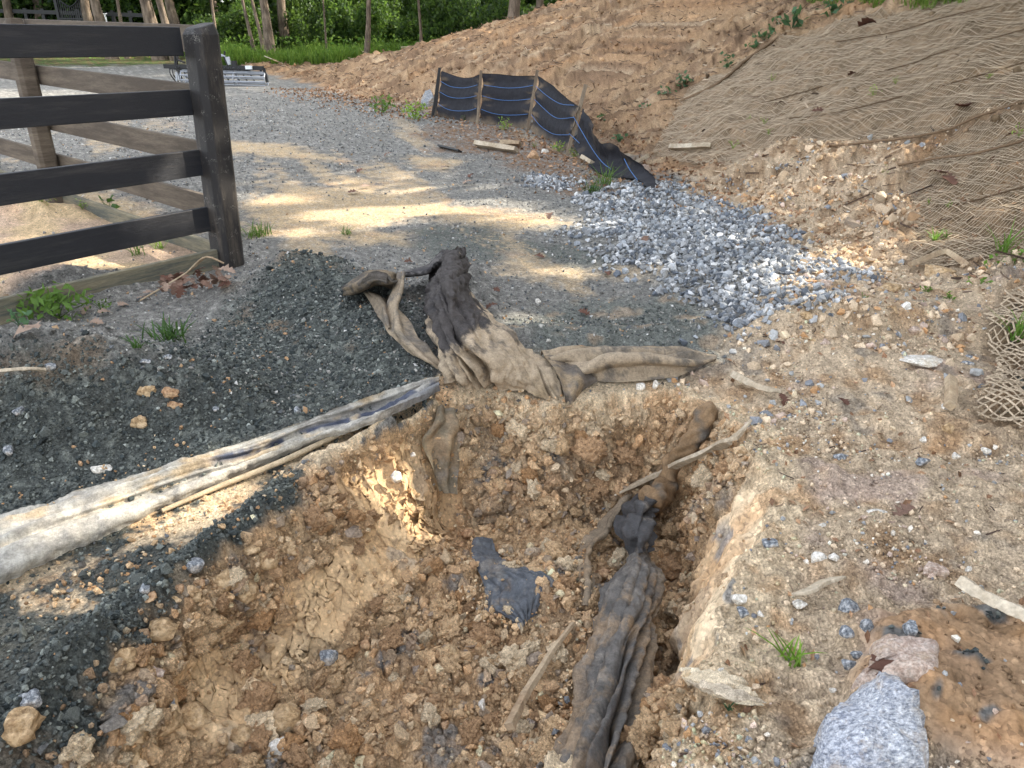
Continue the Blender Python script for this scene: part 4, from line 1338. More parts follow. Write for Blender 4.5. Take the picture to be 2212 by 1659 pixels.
def fabric_mat(name, weave=900, amp=0.0015, rough=0.85, spec=0.2, var=0.3):
    m, nt, b = nmat(name, rough, spec)
    a = attr(nt)
    uv = nt.nodes.new('ShaderNodeUVMap')
    n1 = add_noise(nt, 26, 6, 0.7); n2 = add_noise(nt, 140, 4, 0.7)
    w1 = add_noise(nt, weave, 2, 0.6, vec=uv.outputs[0], stretch=(1, 0.035, 1))
    w2 = add_noise(nt, weave, 2, 0.6, vec=uv.outputs[0], stretch=(0.035, 1, 1))
    ad = nt.nodes.new('ShaderNodeMath'); ad.operation = 'ADD'
    nt.links.new(w1.outputs[0], ad.inputs[0]); nt.links.new(w2.outputs[0], ad.inputs[1])
    r1 = ramp(nt, n1.outputs[0], [(0.3, (1 - var,) * 3), (0.7, (1 + var,) * 3)])
    r2 = ramp(nt, n2.outputs[0], [(0.35, (0.82,) * 3), (0.65, (1.18,) * 3)])
    r3 = ramp(nt, ad.outputs[0], [(0.36, (0.66,) * 3), (0.64, (1.0,) * 3)])
    r3.color_ramp.elements[0].position = 0.8 / 2; r3.color_ramp.elements[1].position = 1.25 / 2
    hv = nt.nodes.new('ShaderNodeMath'); hv.operation = 'MULTIPLY'; hv.inputs[1].default_value = 0.5
    nt.links.new(ad.outputs[0], hv.inputs[0]); nt.links.new(hv.outputs[0], r3.inputs[0])
    c = mixc(nt, 1.0, a.outputs[0], r1.outputs[0], 'MULTIPLY')
    c = mixc(nt, 1.0, c, r2.outputs[0], 'MULTIPLY')
    c = mixc(nt, 0.8, c, r3.outputs[0], 'MULTIPLY')
    nt.links.new(c, b.inputs['Base Color'])
    p = bump(nt, b, n2.outputs[0], amp * 1.6)
    bump(nt, b, hv.outputs[0], amp, 0.8, p)
    return m
M_FAB = fabric_mat('woven ground fabric')
M_WET = fabric_mat('muddy plastic fabric', 500, 0.003, 0.62, 0.4, 0.4)

def cloth(name, rows, nu, nv, colfn, fold=None, mat=None, parent=None, thick=0.004, wrink=0.004, loc=None, fray=0.0):
    G, su = cloth_grid(rows, nu, nv)
    S, T = np.meshgrid(su, np.linspace(0, 1, nv), indexing='ij')
    n = grid_normals(G)
    w = wrink * fbm3(G[..., 0].ravel(), G[..., 1].ravel(), G[..., 2].ravel(), 16, 3, 7).reshape(S.shape)
    if fold is not None:
        w = w + fold(S, T, G)
    G = G + n * w[..., None]
    if fray:
        rg = np.random.default_rng(3)
        G[:, 0] += (G[:, 0] - G[:, 1]) * rg.uniform(-0.2, fray, (nu, 1))
    col = colfn(S, T, G)
    F = grid_faces(nu, nv)
    # the back, a little way behind, makes it a real sheet
    V = np.concatenate([G.reshape(-1, 3), (G - n * thick).reshape(-1, 3)])
    N0 = nu * nv
    ring = np.concatenate([np.arange(nv), np.arange(1, nu) * nv + nv - 1, (nu - 1) * nv + np.arange(nv - 2, -1, -1), np.arange(nu - 2, 0, -1) * nv])
    rim = np.stack([ring, np.roll(ring, -1), np.roll(ring, -1) + N0, ring + N0], 1)
    Fall = np.concatenate([F, F[:, ::-1] + N0, rim])
    cc = col.reshape(-1, 3)
    o = mesh_np(name, V, Fall, mat or M_FAB, parent, cols=np.concatenate([cc, cc * 0.7]), loc=loc)
    uvl = o.data.uv_layers.new(name='UVMap')
    L1 = np.linalg.norm(np.diff(G.mean(1), axis=0), axis=1).sum(); L2 = np.linalg.norm(np.diff(G.mean(0), axis=0), axis=1).sum()
    uvv = np.stack([S.ravel() * L1, T.ravel() * L2], 1); uvv = np.concatenate([uvv, uvv])
    uvl.data.foreach_set('uv', uvv[Fall.ravel()].astype(np.float32).ravel())
    return o

def nz(G, f, octv=3, seed=0, gain=0.55):
    return fbm3(G[..., 0].ravel(), G[..., 1].ravel(), G[..., 2].ravel(), f, octv, seed, gain).reshape(G.shape[:2])

def crop_map(x0, y0, w, wpx):
    k = w / wpx * 0.8848
    return lambda cx, cy: (x0 * 0.8848 + cx * k, y0 * 0.8848 + cy * k)
c5 = crop_map(830, 540, 840, 2212); c2 = crop_map(0, 900, 1150, 2212); c3 = crop_map(1350, 950, 600, 2212)
c4 = crop_map(1250, 1350, 600, 1896); c6 = crop_map(830, 1150, 840, 2212); c7 = crop_map(1040, 150, 600, 2212)
c8 = crop_map(1660, 1245, 840, 2212); c9 = crop_map(1660, 540, 840, 2212); c1 = crop_map(0, 0, 840, 2212)
c10 = crop_map(2000, 1300, 500, 1443); ch = crop_map(380, 100, 300, 2212); cg = crop_map(0, 0, 300, 2212); cB = crop_map(0, 1245, 840, 2212); cA = crop_map(0, 620, 840, 2212)
cn = crop_map(1660, 0, 840, 2212); cf = crop_map(830, 0, 840, 2212)

def rows_of(c, rows):
    out = []
    for r in rows:
        uv = np.array([c(p[0], p[1]) for p in r])
        out.append(above(uv[:, 0], uv[:, 1], [p[2] for p in r]))
    return out

F_BLACK = lin(66, 64, 66); F_TAN = lin(180, 162, 138); F_GREY = lin(120, 112, 102); F_BLUE = lin(92, 98, 116); F_MUD = lin(158, 134, 106)

# ---- the fallen black fabric in the middle
def cen_rows():
    return rows_of(c5, [
        [(645, 200, .10), (690, 178, .17), (760, 163, .18), (812, 188, .10)],
        [(590, 300, .08), (670, 280, .22), (770, 280, .22), (838, 330, .06)],
        [(555, 450, .06), (650, 430, .26), (760, 430, .26), (850, 460, .06)],
        [(545, 560, .05), (640, 560, .24), (750, 560, .26), (865, 540, .18), (970, 605, .03)],
        [(580, 700, .04), (680, 700, .20), (790, 700, .22), (900, 680, .23), (1040, 680, .12), (1130, 730, .02)],
        [(615, 830, .03), (700, 830, .16), (800, 830, .20), (950, 820, .23), (1110, 800, .16), (1240, 830, .03)],
        [(640, 930, .03), (700, 940, .10), (790, 950, .16), (950, 940, .19), (1150, 920, .18), (1320, 870, .05)],
        [(655, 1000, .02), (720, 1005, .06), (790, 1020, .11), (950, 1030, .13), (1180, 1020, .15), (1390, 980, .07)],
        [(668, 1042, .01), (760, 1040, .03), (830, 1062, .04), (1000, 1085, .03), (1230, 1120, .04), (1465, 1192, .015)]])
def crease(q, f, sharp=0.5):
    """pleats: rounded on top, pinched in the valleys"""
    return np.abs(np.sin(q * f * 0.5)) ** sharp - 0.7
def cen_fold(S, T, G):
    q = T + 0.03 * np.sin(6 * S) + 0.02 * nz(G, 4, 2, 11)
    amp = sstep(0.10, 0.40, S) * (1 - 0.5 * sstep(0.85, 1.0, S))
    p = 0.048 * crease(q + 0.05 * S, 46) * (1 - sstep(0.42, 0.60, T))
    deep = -0.075 * np.exp(-((T - 0.27 - 0.05 * S) / 0.016) ** 2) - 0.055 * np.exp(-((T - 0.13 - 0.03 * S) / 0.014) ** 2) - 0.045 * np.exp(-((T - 0.42 + 0.02 * S) / 0.016) ** 2)
    right = 0.016 * crease(T - 0.34 * S, 40, 0.6) * sstep(0.45, 0.7, T)
    ed = -0.06 * np.exp(-((T - 0.90 + 0.12 * (1 - S)) / 0.012) ** 2) * sstep(0.6, 0.8, S)
    top = 0.016 * crease(S + 0.15 * T, 70, 0.6) * (1 - sstep(0.1, 0.3, S)) + 0.02 * nz(G, 7, 3, 5)
    return amp * (p + deep + right + ed) + top - 0.016 * np.abs(nz(G, 11, 3, 13)) - 0.007 * np.abs(nz(G, 27, 2, 15))
def film(G, seed, bias, soft=0.22):
    """fine mottled dust, its cover set by bias (-1 none, 1 full)"""
    return sstep(-soft, soft, nz(G, 15, 5, seed, 0.75) * 0.34 + nz(G, 4.3, 3, seed + 1) * 0.55 + bias)
def cen_col(S, T, G):
    dirt_lit = (S + 0.62 * (T - 0.46) - 0.58) * 4.0
    dirt_lit = np.where(S < 0.25, -1.2, dirt_lit)
    dirt_lit = np.maximum(dirt_lit, 0.9 * np.exp(-((T - 0.07) / 0.05) ** 2) * sstep(0.35, 0.45, S) * 1.6 - 0.8)  # sunlit left edge of the flap put into the colour as tan
    f = film(G, 21, np.clip(dirt_lit, -1.1, 0.75))
    blot = film(G, 25, -0.30, 0.12)
    c = mix(np.broadcast_to(F_BLACK, S.shape + (3,)), mix(np.broadcast_to(F_TAN, S.shape + (3,)), lin(98, 92, 86), blot * 0.75), f * 0.9 + 0.06)
    return mix(c, lin(140, 118, 84), sstep(0.75, 1.0, S) * sstep(0.5, 0.8, T) * 0.5 * film(G, 27, 0.1))
root = empty('fallen_fabric', above(*c5(900, 800), 0.0)[0])
tag(root, 'crumpled black woven fabric smeared with tan mud at the back of the pit', 'fabric')
def kid(o, r):
    o.parent = r
    o.matrix_parent_inverse = Matrix.Translation(-Vector(r.location))
    return o
kid(cloth('draped_sheet', cen_rows(), 220, 240, cen_col, cen_fold, M_FAB), root)
def flat_col(c0, c1_, f=9, seed=3, lo=-0.1, hi=0.5):
    return lambda S, T, G: mix(np.broadcast_to(c0, S.shape + (3,)), c1_, film(G, seed, -0.1))
kid(cloth('hanging_flap', rows_of(c5, [[(1310, 868, .06), (1390, 980, .09), (1440, 1100, .06), (1466, 1192, .015)], [(1450, 872, .075), (1500, 980, .075), (1510, 1080, .05), (1505, 1150, .015)],
          [(1560, 885, .06), (1610, 950, .05), (1640, 1000, .04), (1652, 1028, .015)]]), 40, 40, flat_col(lin(112, 104, 96), lin(150, 132, 108)), lambda S, T, G: 0.008 * np.sin(S * 9 + T * 4), M_FAB), root)
kid(cloth('right_arm', rows_of(c5, [
    [(1290, 862, .03), (1340, 880, .07), (1420, 930, .06), (1500, 985, .02)],
    [(1450, 832, .04), (1520, 870, .11), (1600, 960, .07), (1660, 1026, .015)],
    [(1620, 815, .03), (1700, 870, .12), (1745, 950, .08), (1770, 1012, .015)],
    [(1900, 815, .03), (1940, 865, .11), (1990, 930, .08), (2000, 1002, .015)],
    [(2180, 835, .02), (2200, 870, .09), (2220, 925, .07), (2230, 978, .015)],
    [(2420, 862, .01), (2425, 872, .03), (2420, 885, .03), (2410, 900, .01)]]), 110, 50, flat_col(F_TAN * 0.85, F_GREY * 0.9, 8, 31),
    lambda S, T, G: (0.022 * np.sin(T * 17 + 3 * np.sin(3.1 * S)) - 0.045 * np.exp(-((T - 0.55 + 0.25 * S) / 0.03) ** 2) * sstep(0.25, 0.4, S)) * (1 - sstep(0.8, 1, S)), M_FAB), root)
kid(cloth('left_bundle', rows_of(c5, [
    [(18, 440, .02), (20, 450, .045), (24, 468, .02)],
    [(95, 385, .05), (110, 420, .14), (112, 465, .03)],
    [(200, 322, .07), (220, 365, .19), (235, 430, .03)],
    [(310, 312, .08), (325, 375, .18), (335, 440, .03)],
    [(362, 345, .05), (378, 380, .10), (372, 432, .03)]]), 60, 36, flat_col(lin(140, 124, 102), lin(92, 86, 80), 10, 33),
    lambda S, T, G: 0.012 * np.sin(T * 15 + 5 * S) - 0.03 * np.exp(-((T - 0.62) / 0.04) ** 2), M_FAB), root)
kid(cloth('left_strip', rows_of(c5, [
    [(145, 448, .04), (180, 455, .06), (215, 468, .04)], [(205, 525, .03), (250, 512, .08), (295, 500, .04)], [(248, 610, .03), (285, 598, .07), (318, 588, .03)], [(296, 700, .02), (315, 690, .05), (335, 672, .02)]]),
    50, 14, flat_col(lin(140, 126, 108), F_GREY, 9, 35), lambda S, T, G: 0.008 * np.sin(T * 9 + 4 * S), M_FAB), root)
kid(cloth('twisted_strip', rows_of(c5, [
    [(378, 335, .10), (400, 325, .13), (425, 345, .10)], [(335, 480, .08), (370, 470, .13), (402, 472, .07)], [(308, 565, .05), (350, 550, .12), (385, 555, .05)],
    [(300, 700, .03), (370, 665, .10), (450, 650, .04)], [(345, 760, .03), (420, 735, .09), (492, 760, .04)], [(440, 855, .03), (500, 815, .08), (560, 800, .04)],
    [(560, 905, .03), (580, 890, .06), (605, 868, .03)], [(636, 942, .015), (642, 935, .03), (650, 920, .015)]]), 90, 24,
    flat_col(F_TAN * 0.8, F_GREY, 7, 37), lambda S, T, G: 0.012 * np.sin(T * 10 + 7 * S), M_FAB), root)
kid(cloth('upper_strip', rows_of(c5, [
    [(408, 322, .09), (412, 335, .11), (425, 350, .08)], [(485, 318, .08), (495, 332, .12), (505, 350, .06)], [(562, 285, .09), (570, 315, .15), (578, 355, .06)],
    [(630, 215, .10), (615, 270, .18), (610, 335, .08)], [(665, 192, .10), (660, 240, .18), (650, 300, .12)]]), 50, 20, flat_col(lin(104, 100, 98), lin(70, 68, 70), 9, 39), lambda S, T, G: 0.012 * np.sin(T * 9 + 5 * S), M_FAB), root)

# ---- the long folded fabric on the left edge
prof = [(-300, 790, 960, 1060, 1160), (0, 685, 850, 930, 1018), (300, 600, 740, 800, 872), (600, 508, 630, 672, 737), (900, 408, 512, 546, 602), (1200, 330, 395, 420, 470), (1500, 218, 285, 305, 347), (1800, 112, 185, 203, 237), (2062, 32, 60, 76, 104)]
lr = []
for (cx, U, Cr, T_, B_) in prof:
    k = 1.0 if cx < 1900 else 0.6
    lr.append([(cx - 4, U, .034), (cx, U * .6 + Cr * .4, .052 * k), (cx, Cr, .048 * k), (cx, (Cr + T_) / 2, .064 * k), (cx, T_, .068 * k), (cx + 3, (T_ + B_) / 2, .05 * k), (cx + 5, B_, .010)])
def lf_fold(S, T, G):
    return 0.010 * np.sin(T * 22 + 7 * S + 2 * np.sin(9 * S)) * (1 - sstep(0.45, 0.6, T)) * np.sin(np.pi * np.clip(T / 0.55, 0, 1)) - 0.02 * np.exp(-((T - 0.52) / 0.035) ** 2) * (1 - sstep(0.5, 0.9, S)) + 0.006 * nz(G, 9, 3, 41) - 0.007 * np.abs(nz(G, 14, 3, 42)) + 0.010 * crease(T + 0.10 * np.sin(3 * S) + 0.03 * nz(G, 4, 2, 48), 60, 0.6) * (1 - sstep(0.42, 0.55, T))
def lf_col(S, T, G):
    c = np.broadcast_to(lin(190, 185, 174), S.shape + (3,)).copy()
    c = mix(c, lin(142, 138, 132), film(G, 43, -0.15) * 0.7)
    c = mix(c, lin(206, 176, 130), sstep(0.1, 0.6, nz(G * np.array([1, 1, 3.0]), 6, 3, 45)) * (1 - sstep(0.5, 0.6, T)) * 0.55)
    dk = sstep(0.50, 0.58, S) * np.exp(-((T - 0.30 - 0.1 * (S - 0.6)) / (0.10 + 0.05 * (S > 0.8))) ** 2)
    c = mix(c, F_BLUE * 0.75, np.clip(dk * 1.2, 0, 1) * sstep(-0.5, 0.1, nz(G, 12, 3, 47)))
    c = mix(c, lin(110, 112, 118), sstep(0.86, 0.97, S) * sstep(0.2, 0.5, T) * 0.8)
    return c
root = empty('folded_fabric', above(*c2(900, 545), 0.0)[0])
tag(root, 'long folded strip of dusty grey woven fabric lying along the dark gravel beside the pit', 'fabric')
kid(cloth('folded_sheet', rows_of(c2, lr), 240, 60, lf_col, lf_fold, M_FAB, fray=0.5), root)
hem = rows_of(c2, [[(760, 668, .02), (1000, 565, .025), (1330, 432, .03), (1600, 305, .032), (1890, 166, .035)]])[0]
V, F = tube_geo(catmull(hem, 60), 0.011 * (0.7 + 0.3 * np.sin(np.linspace(0, 3.1, 60))), 8)
o = mesh_np('rolled_hem', V, F, M_FAB, cols=np.broadcast_to(lin(190, 172, 144), (len(V), 3)))
o.data.uv_layers.new(name='UVMap')
kid(o, root)

# ---- the muddy twisted fabric in the pit
root = empty('twisted_fabric', above(*c4(850, 700), 0.0)[0])
tag(root, 'muddy black fabric twisted into a thick rope along the foot of the right pit wall', 'fabric')
def mud_col(base, seed, lo=-0.25, hi=0.45):
    def f(S, T, G):
        c = np.broadcast_to(base, S.shape + (3,)).copy()
        c = mix(c, F_MUD, film(G, seed, -0.5 * (lo + hi) - 0.12) * 0.72)
        c = mix(c, lin(146, 138, 128), film(G, seed + 3, -0.42, 0.15) * 0.6)
        return c
    return f
pt_rows = rows_of(c4, [
    [(915, -75, .09), (965, -95, .15), (1015, -95, .15), (1070, -70, .09)],
    [(850, 100, .07), (940, 40, .15), (1045, 20, .13), (1075, 60, .06)],
    [(700, 225, .06), (870, 180, .16), (1040, 150, .17), (1190, 170, .12)],
    [(660, 350, .05), (860, 350, .16), (1020, 370, .16), (1180, 350, .12)],
    [(640, 500, .05), (850, 520, .15), (1000, 530, .15), (1125, 520, .12)],
    [(560, 690, .04), (760, 680, .14), (950, 660, .14), (1120, 640, .11)],
    [(490, 860, .04), (690, 850, .13), (900, 820, .14), (1110, 780, .10)],
    [(480, 1050, .04), (650, 1040, .12), (860, 1020, .13), (1085, 1000, .09)],
    [(470, 1250, .04), (620, 1240, .12), (820, 1230, .13), (1065, 1240, .07)],
    [(340, 1480, .04), (560, 1470, .11), (760, 1460, .14), (1050, 1480, .06)],
    [(250, 1660, .04), (500, 1660, .11), (720, 1660, .14), (1000, 1660, .06)],
    [(150, 1850, .04), (430, 1850, .10), (680, 1850, .12), (960, 1850, .05)]])
def pt_fold(S, T, G):
    q = T + 0.42 * (S - 0.5)
    dip = -0.075 * np.exp(-((q - 0.72) / 0.028) ** 2) * sstep(0.22, 0.4, S) - 0.05 * np.exp(-((q - 0.58) / 0.022) ** 2) * sstep(0.35, 0.5, S) - 0.05 * np.exp(-((q - 0.90) / 0.03) ** 2) * sstep(0.3, 0.5, S)
    return dip + 0.022 * crease(q + 0.03 * np.sin(5 * S), 34, 0.7) * sstep(0.05, 0.25, S) + 0.012 * nz(G, 8, 3, 51) - 0.014 * np.abs(nz(G, 10, 3, 52)) - 0.006 * np.abs(nz(G, 28, 2, 54))
def pt_col(S, T, G):
    c = mud_col(lin(98, 94, 90), 53, -0.35, 0.35)(S, T, G)
    q = T + 0.42 * (S - 0.5)
    c = mix(c, lin(74, 72, 72), np.exp(-((q - 0.66) / 0.07) ** 2) * sstep(0.3, 0.5, S) * 0.6)
    c = mix(c, lin(150, 142, 132), (1 - sstep(0.12, 0.38, S)) * film(G, 62, 0.0) * 0.6)
    c = mix(c, F_MUD, (1 - sstep(0.0, 0.22, T)) * sstep(0.4, 0.6, S) * 0.6 * film(G, 58, 0.25))
    c = mix(c, lin(140, 124, 102), sstep(0.72, 0.95, T) * 0.6 * film(G, 60, 0.2))
    return c
kid(cloth('loose_sheet', pt_rows, 240, 130, pt_col, pt_fold, M_WET), root)
tw = rows_of(c3, [[(1415, 110, .07), (1395, 200, .09), (1350, 320, .10), (1270, 430, .11), (1180, 540, .12), (1080, 650, .12), (1040, 780, .14), (1020, 870, .16), (940, 960, .16), (860, 1020, .16)]])[0]
tc_ = catmull(tw, 110)
rad = np.interp(np.linspace(0, 1, 110), [0, 0.1, 0.25, 0.4, 0.55, 0.7, 0.85, 1], [0.032, 0.046, 0.036, 0.032, 0.044, 0.048, 0.052, 0.056])
rad[:6] *= np.linspace(0.25, 1, 6); rad[-9:] *= np.sqrt(np.linspace(1, 0.004, 9))
V, F = tube_geo(tc_, rad, 26)
k = np.repeat(np.arange(110), 26); a = np.tile(np.arange(26), 110) * 2 * math.pi / 26
tw_s = 1 + 0.16 * np.sin(3 * a + 0.22 * k) + 0.09 * np.sin(5 * a - 0.3 * k) + 0.12 * fbm3(V[:, 0], V[:, 1], V[:, 2], 22, 2, 55)
cen = np.repeat(tc_, 26, 0)
V = cen + (V - cen) * tw_s[:, None]
cc = mix(np.broadcast_to(lin(150, 122, 90), (len(V), 3)), lin(104, 98, 90), sstep(-0.1, 0.5, fbm3(V[:, 0], V[:, 1], V[:, 2], 9, 3, 57)))
o = mesh_np('twisted_rope', V, F, M_WET, cols=cc); o.data.uv_layers.new(name='UVMap'); kid(o, root)
kid(cloth('knot', rows_of(c3, [
    [(790, 1000, .10), (850, 1005, .17), (900, 1020, .17), (955, 1065, .10)],
    [(640, 1100, .08), (760, 1080, .19), (870, 1090, .20), (950, 1110, .10)],
    [(600, 1200, .07), (720, 1190, .19), (830, 1190, .20), (910, 1185, .10)],
    [(605, 1320, .06), (720, 1310, .18), (820, 1310, .18), (892, 1325, .09)],
    [(660, 1420, .05), (740, 1400, .15), (800, 1405, .15), (860, 1415, .09)],
    [(720, 1490, .05), (770, 1480, .13), (810, 1475, .13), (870, 1475, .09)]]), 60, 44, mud_col(lin(72, 71, 72), 59, 0.0, 0.8), lambda S, T, G: 0.020 * np.sin(T * 17 + 4 * S) + 0.018 * nz(G, 14, 3, 61) - 0.03 * np.exp(-((S - 0.25) / 0.05) ** 2), M_WET), root)
kid(cloth('side_strip', rows_of(c3, [
    [(690, 955, .06), (715, 965, .08), (735, 985, .05)], [(520, 1120, .05), (560, 1120, .08), (600, 1135, .05)], [(390, 1250, .04), (440, 1280, .075), (520, 1290, .05)],
    [(260, 1370, .035), (330, 1380, .065), (410, 1370, .04)], [(225, 1500, .03), (290, 1500, .06), (370, 1500, .035)], [(215, 1640, .03), (290, 1640, .055), (380, 1640, .03)], [(230, 1800, .02), (300, 1800, .045), (380, 1790, .02)], [(260, 1950, .01), (300, 1960, .03), (340, 1950, .01)]]),
    80, 20, mud_col(lin(138, 122, 102), 63, -0.3, 0.3), lambda S, T, G: 0.012 * np.sin(T * 8 + 5 * S) + 0.014 * nz(G, 12, 3, 65), M_WET), root)

# ---- pieces half buried in the clay
o = cloth('buried_fabric', rows_of(c6, [
    [(850, 440, .03), (905, 420, .05), (975, 440, .03)], [(850, 560, .035), (930, 525, .055), (1015, 500, .035)], [(900, 670, .035), (1000, 610, .06), (1095, 590, .04)],
    [(935, 780, .03), (1100, 690, .06), (1290, 650, .055), (1430, 700, .02)], [(925, 915, .02), (1090, 825, .055), (1250, 775, .055), (1395, 750, .02)],
    [(1060, 950, .02), (1160, 940, .045), (1230, 890, .045), (1300, 840, .02)], [(1120, 1010, .01), (1170, 1000, .03), (1210, 975, .03), (1265, 920, .01)]]), 90, 90,
    lambda S, T, G: mix(mud_col(lin(92, 96, 102), 67, 0.05, 0.8)(S, T, G), lin(140, 142, 142), sstep(0.3, 0.6, nz(G, 25, 2, 69)) * 0.4), lambda S, T, G: 0.012 * crease(T - 0.3 * S + 0.05 * nz(G, 5, 2, 70), 52) * sstep(0.3, 0.5, S) - 0.02 * np.abs(nz(G, 7, 3, 71)) + 0.01 * nz(G, 16, 3, 72), M_WET)
tag(o, 'grey black sheet of plastic fabric half buried in the clay of the pit floor', 'fabric')
o = cloth('clay_stained_fabric', rows_of(c5, [
    [(630, 1190, .06), (690, 1190, .09), (755, 1230, .06)], [(600, 1300, .07), (690, 1290, .13), (785, 1340, .07)], [(520, 1400, .06), (650, 1390, .13), (780, 1430, .07)],
    [(540, 1470, .06), (650, 1470, .13), (765, 1500, .07)], [(580, 1560, .05), (670, 1560, .12), (765, 1580, .06)], [(610, 1640, .05), (680, 1650, .10), (750, 1660, .05)], [(640, 1740, .03), (685, 1750, .08), (730, 1750, .03)]]), 80, 40,
    mud_col(lin(128, 116, 96), 73, -0.2, 0.5), lambda S, T, G: 0.014 * np.sin(T * 11 + 3 * S) + 0.012 * nz(G, 9, 3, 75), M_WET)
tag(o, 'clay stained olive fabric clinging to the back left corner of the pit', 'fabric')

# loose clay fallen onto the fabrics
rng = np.random.default_rng(77)
def sprinkle(c, segs, n, h, smax, spread=45):
    Ps = []
    for (x0, y0, x1, y1) in segs:
        t = rng.random((n, 1))
        q = np.array([[x0, y0]]) * (1 - t) + np.array([[x1, y1]]) * t + rng.normal(size=(n, 2)) * spread
        uv = np.array([c(a, b) for a, b in q])
        Ps.append(above(uv[:, 0], uv[:, 1], h))
    P = np.concatenate(Ps); m = len(P)
    return P, powsize(m, 0.004, smax, rng, 1.7)
allP, allS = [], []
for a in ((c6, ((850, 440, 900, 900), (900, 900, 1150, 1010), (1000, 600, 1430, 690), (1430, 690, 1240, 960)), 70, 0.03, 0.022), (c4, ((850, 100, 500, 850), (500, 850, 250, 1640)), 110, 0.035, 0.016),
          (c3, ((700, 960, 260, 1400), (230, 1450, 290, 1900)), 70, 0.04, 0.016), (c5, ((600, 1200, 640, 1700), (770, 1250, 740, 1700)), 50, 0.05, 0.018), (c5, ((900, 1085, 1450, 1180),), 60, 0.02, 0.02), (c2, ((0, 640, 900, 400),), 40, 0.03, 0.008), (c2, ((100, 1080, 1500, 420), (100, 1180, 1200, 640)), 130, 0.006, 0.016)):
    p, q = sprinkle(*a[:5]); allP.append(p); allS.append(q)
P = np.concatenate(allP); sz_ = np.concatenate(allS)
scatter('fallen_crumbs', V_SHARP, P, np.tile([0, 0, 1.0], (len(P), 1)), sz_, palette(np.zeros(len(P), int), C_CLAY, 0.16, rng, CL_OTH), M_CLOD, rng, sink=0.1)
# ================================================================== fences and built things
def beam_geo(p0, p1, w, h, up=(0, 0, 1), n=1, roll=0.0, taper=1.0, bow=0.0):
    """box from p0 to p1, w across and h along `up`, cut into n lengths"""
    p0 = np.asarray(p0, float); p1 = np.asarray(p1, float)
    d = p1 - p0; L = np.linalg.norm(d); d /= L
    u = np.asarray(up, float); u = u - d * (u @ d); u /= np.linalg.norm(u)
    s = np.cross(d, u)
    if roll:
        u, s = u * math.cos(roll) + s * math.sin(roll), s * math.cos(roll) - u * math.sin(roll)
    V = []
    for k in range(n + 1):
        t = k / n
        c = p0 + d * L * t + s * bow * math.sin(math.pi * t)
        q = 1 + (taper - 1) * t
        for a, b in ((-1, -1), (1, -1), (1, 1), (-1, 1)):
            V.append(c + s * (a * w * q / 2) + u * (b * h * q / 2))
    F = [(0, 1, 2, 3)[::1], tuple(n * 4 + i for i in (3, 2, 1, 0))]
    for k in range(n):
        for i in range(4):
            j = (i + 1) % 4
            F.append((k * 4 + i, (k + 1) * 4 + i, (k + 1) * 4 + j, k * 4 + j))
    return np.array(V), np.array(F)

def part(name, geo, mat, parent=None, smooth=False, bevel=0.0, cols=None):
    V, F = geo
    o = mesh_np(name, V, F, mat, None, smooth=smooth, cols=None if cols is None else np.broadcast_to(cols, (len(V), 3)))
    if bevel:
        b = o.modifiers.new('edge', 'BEVEL'); b.width = bevel; b.segments = 2; b.limit_method = 'ANGLE'; b.angle_limit = R(40)
    if parent is not None:
        kid(o, parent)
    return o

def paint_mat(name, base, worn, lo=0.5, hi=0.62, axis=(1, 1, 1), rough=0.42, spec=0.4, scratches=True):
    m, nt, b = nmat(name, rough, spec)
    n1 = add_noise(nt, 3.5, 6, 0.72, stretch=axis)
    n2 = add_noise(nt, 60, 5, 0.7, stretch=axis)
    n3 = add_noise(nt, 14, 4, 0.7)
    r1 = ramp(nt, n1.outputs[0], [(lo, tuple(base)), (hi, tuple(worn))])
    r2 = ramp(nt, n2.outputs[0], [(0.3, (0.7,) * 3), (0.7, (1.3,) * 3)])
    c = mixc(nt, 1.0, r1.outputs[0], r2.outputs[0], 'MULTIPLY')
    if scratches:
        w = nt.nodes.new('ShaderNodeTexVoronoi'); w.feature = 'DISTANCE_TO_EDGE'; w.inputs['Scale'].default_value = 6.0
        tc = nt.nodes.new('ShaderNodeTexCoord'); mp = nt.nodes.new('ShaderNodeMapping'); mp.inputs['Scale'].default_value = (0.6, 0.6, 2.6)
        nt.links.new(tc.outputs['Object'], mp.inputs[0]); 
        mx = nt.nodes.new('ShaderNodeVectorMath'); mx.operation = 'ADD'
        nt.links.new(mp.outputs[0], mx.inputs[0])
        sc_ = nt.nodes.new('ShaderNodeVectorMath'); sc_.operation = 'SCALE'; sc_.inputs['Scale'].default_value = 0.5
        nt.links.new(n3.outputs['Color'], sc_.inputs[0]); nt.links.new(sc_.outputs[0], mx.inputs[1])
        nt.links.new(mx.outputs[0], w.inputs['Vector'])
        rs = ramp(nt, w.outputs['Distance'], [(0.0, (1, 1, 1)), (0.012, (0, 0, 0))])
        rm = ramp(nt, n3.outputs[0], [(0.55, (0, 0, 0)), (0.62, (1, 1, 1))])
        f = mixc(nt, 1.0, rs.outputs[0], rm.outputs[0], 'MULTIPLY')
        c = mixc(nt, f, c, (0.5, 0.47, 0.42))
    nt.links.new(c, b.inputs['Base Color'])
    rr = ramp(nt, n2.outputs[0], [(0.3, (rough - 0.08,) * 3), (0.7, (min(1, rough + 0.2),) * 3)])
    nt.links.new(rr.outputs[0], b.inputs['Roughness'])
    bump(nt, b, n2.outputs[0], 0.002)
    return m
M_BLACKB = paint_mat('black board paint', lin(36, 37, 42), lin(66, 63, 62), 0.5, 0.75, (0.35, 0.35, 5), 0.42, 0.45, False)
M_BLACKP = paint_mat('black post paint', lin(46, 44, 44), lin(92, 84, 76), 0.5, 0.72, (3, 3, 0.5), 0.55, 0.3, True)
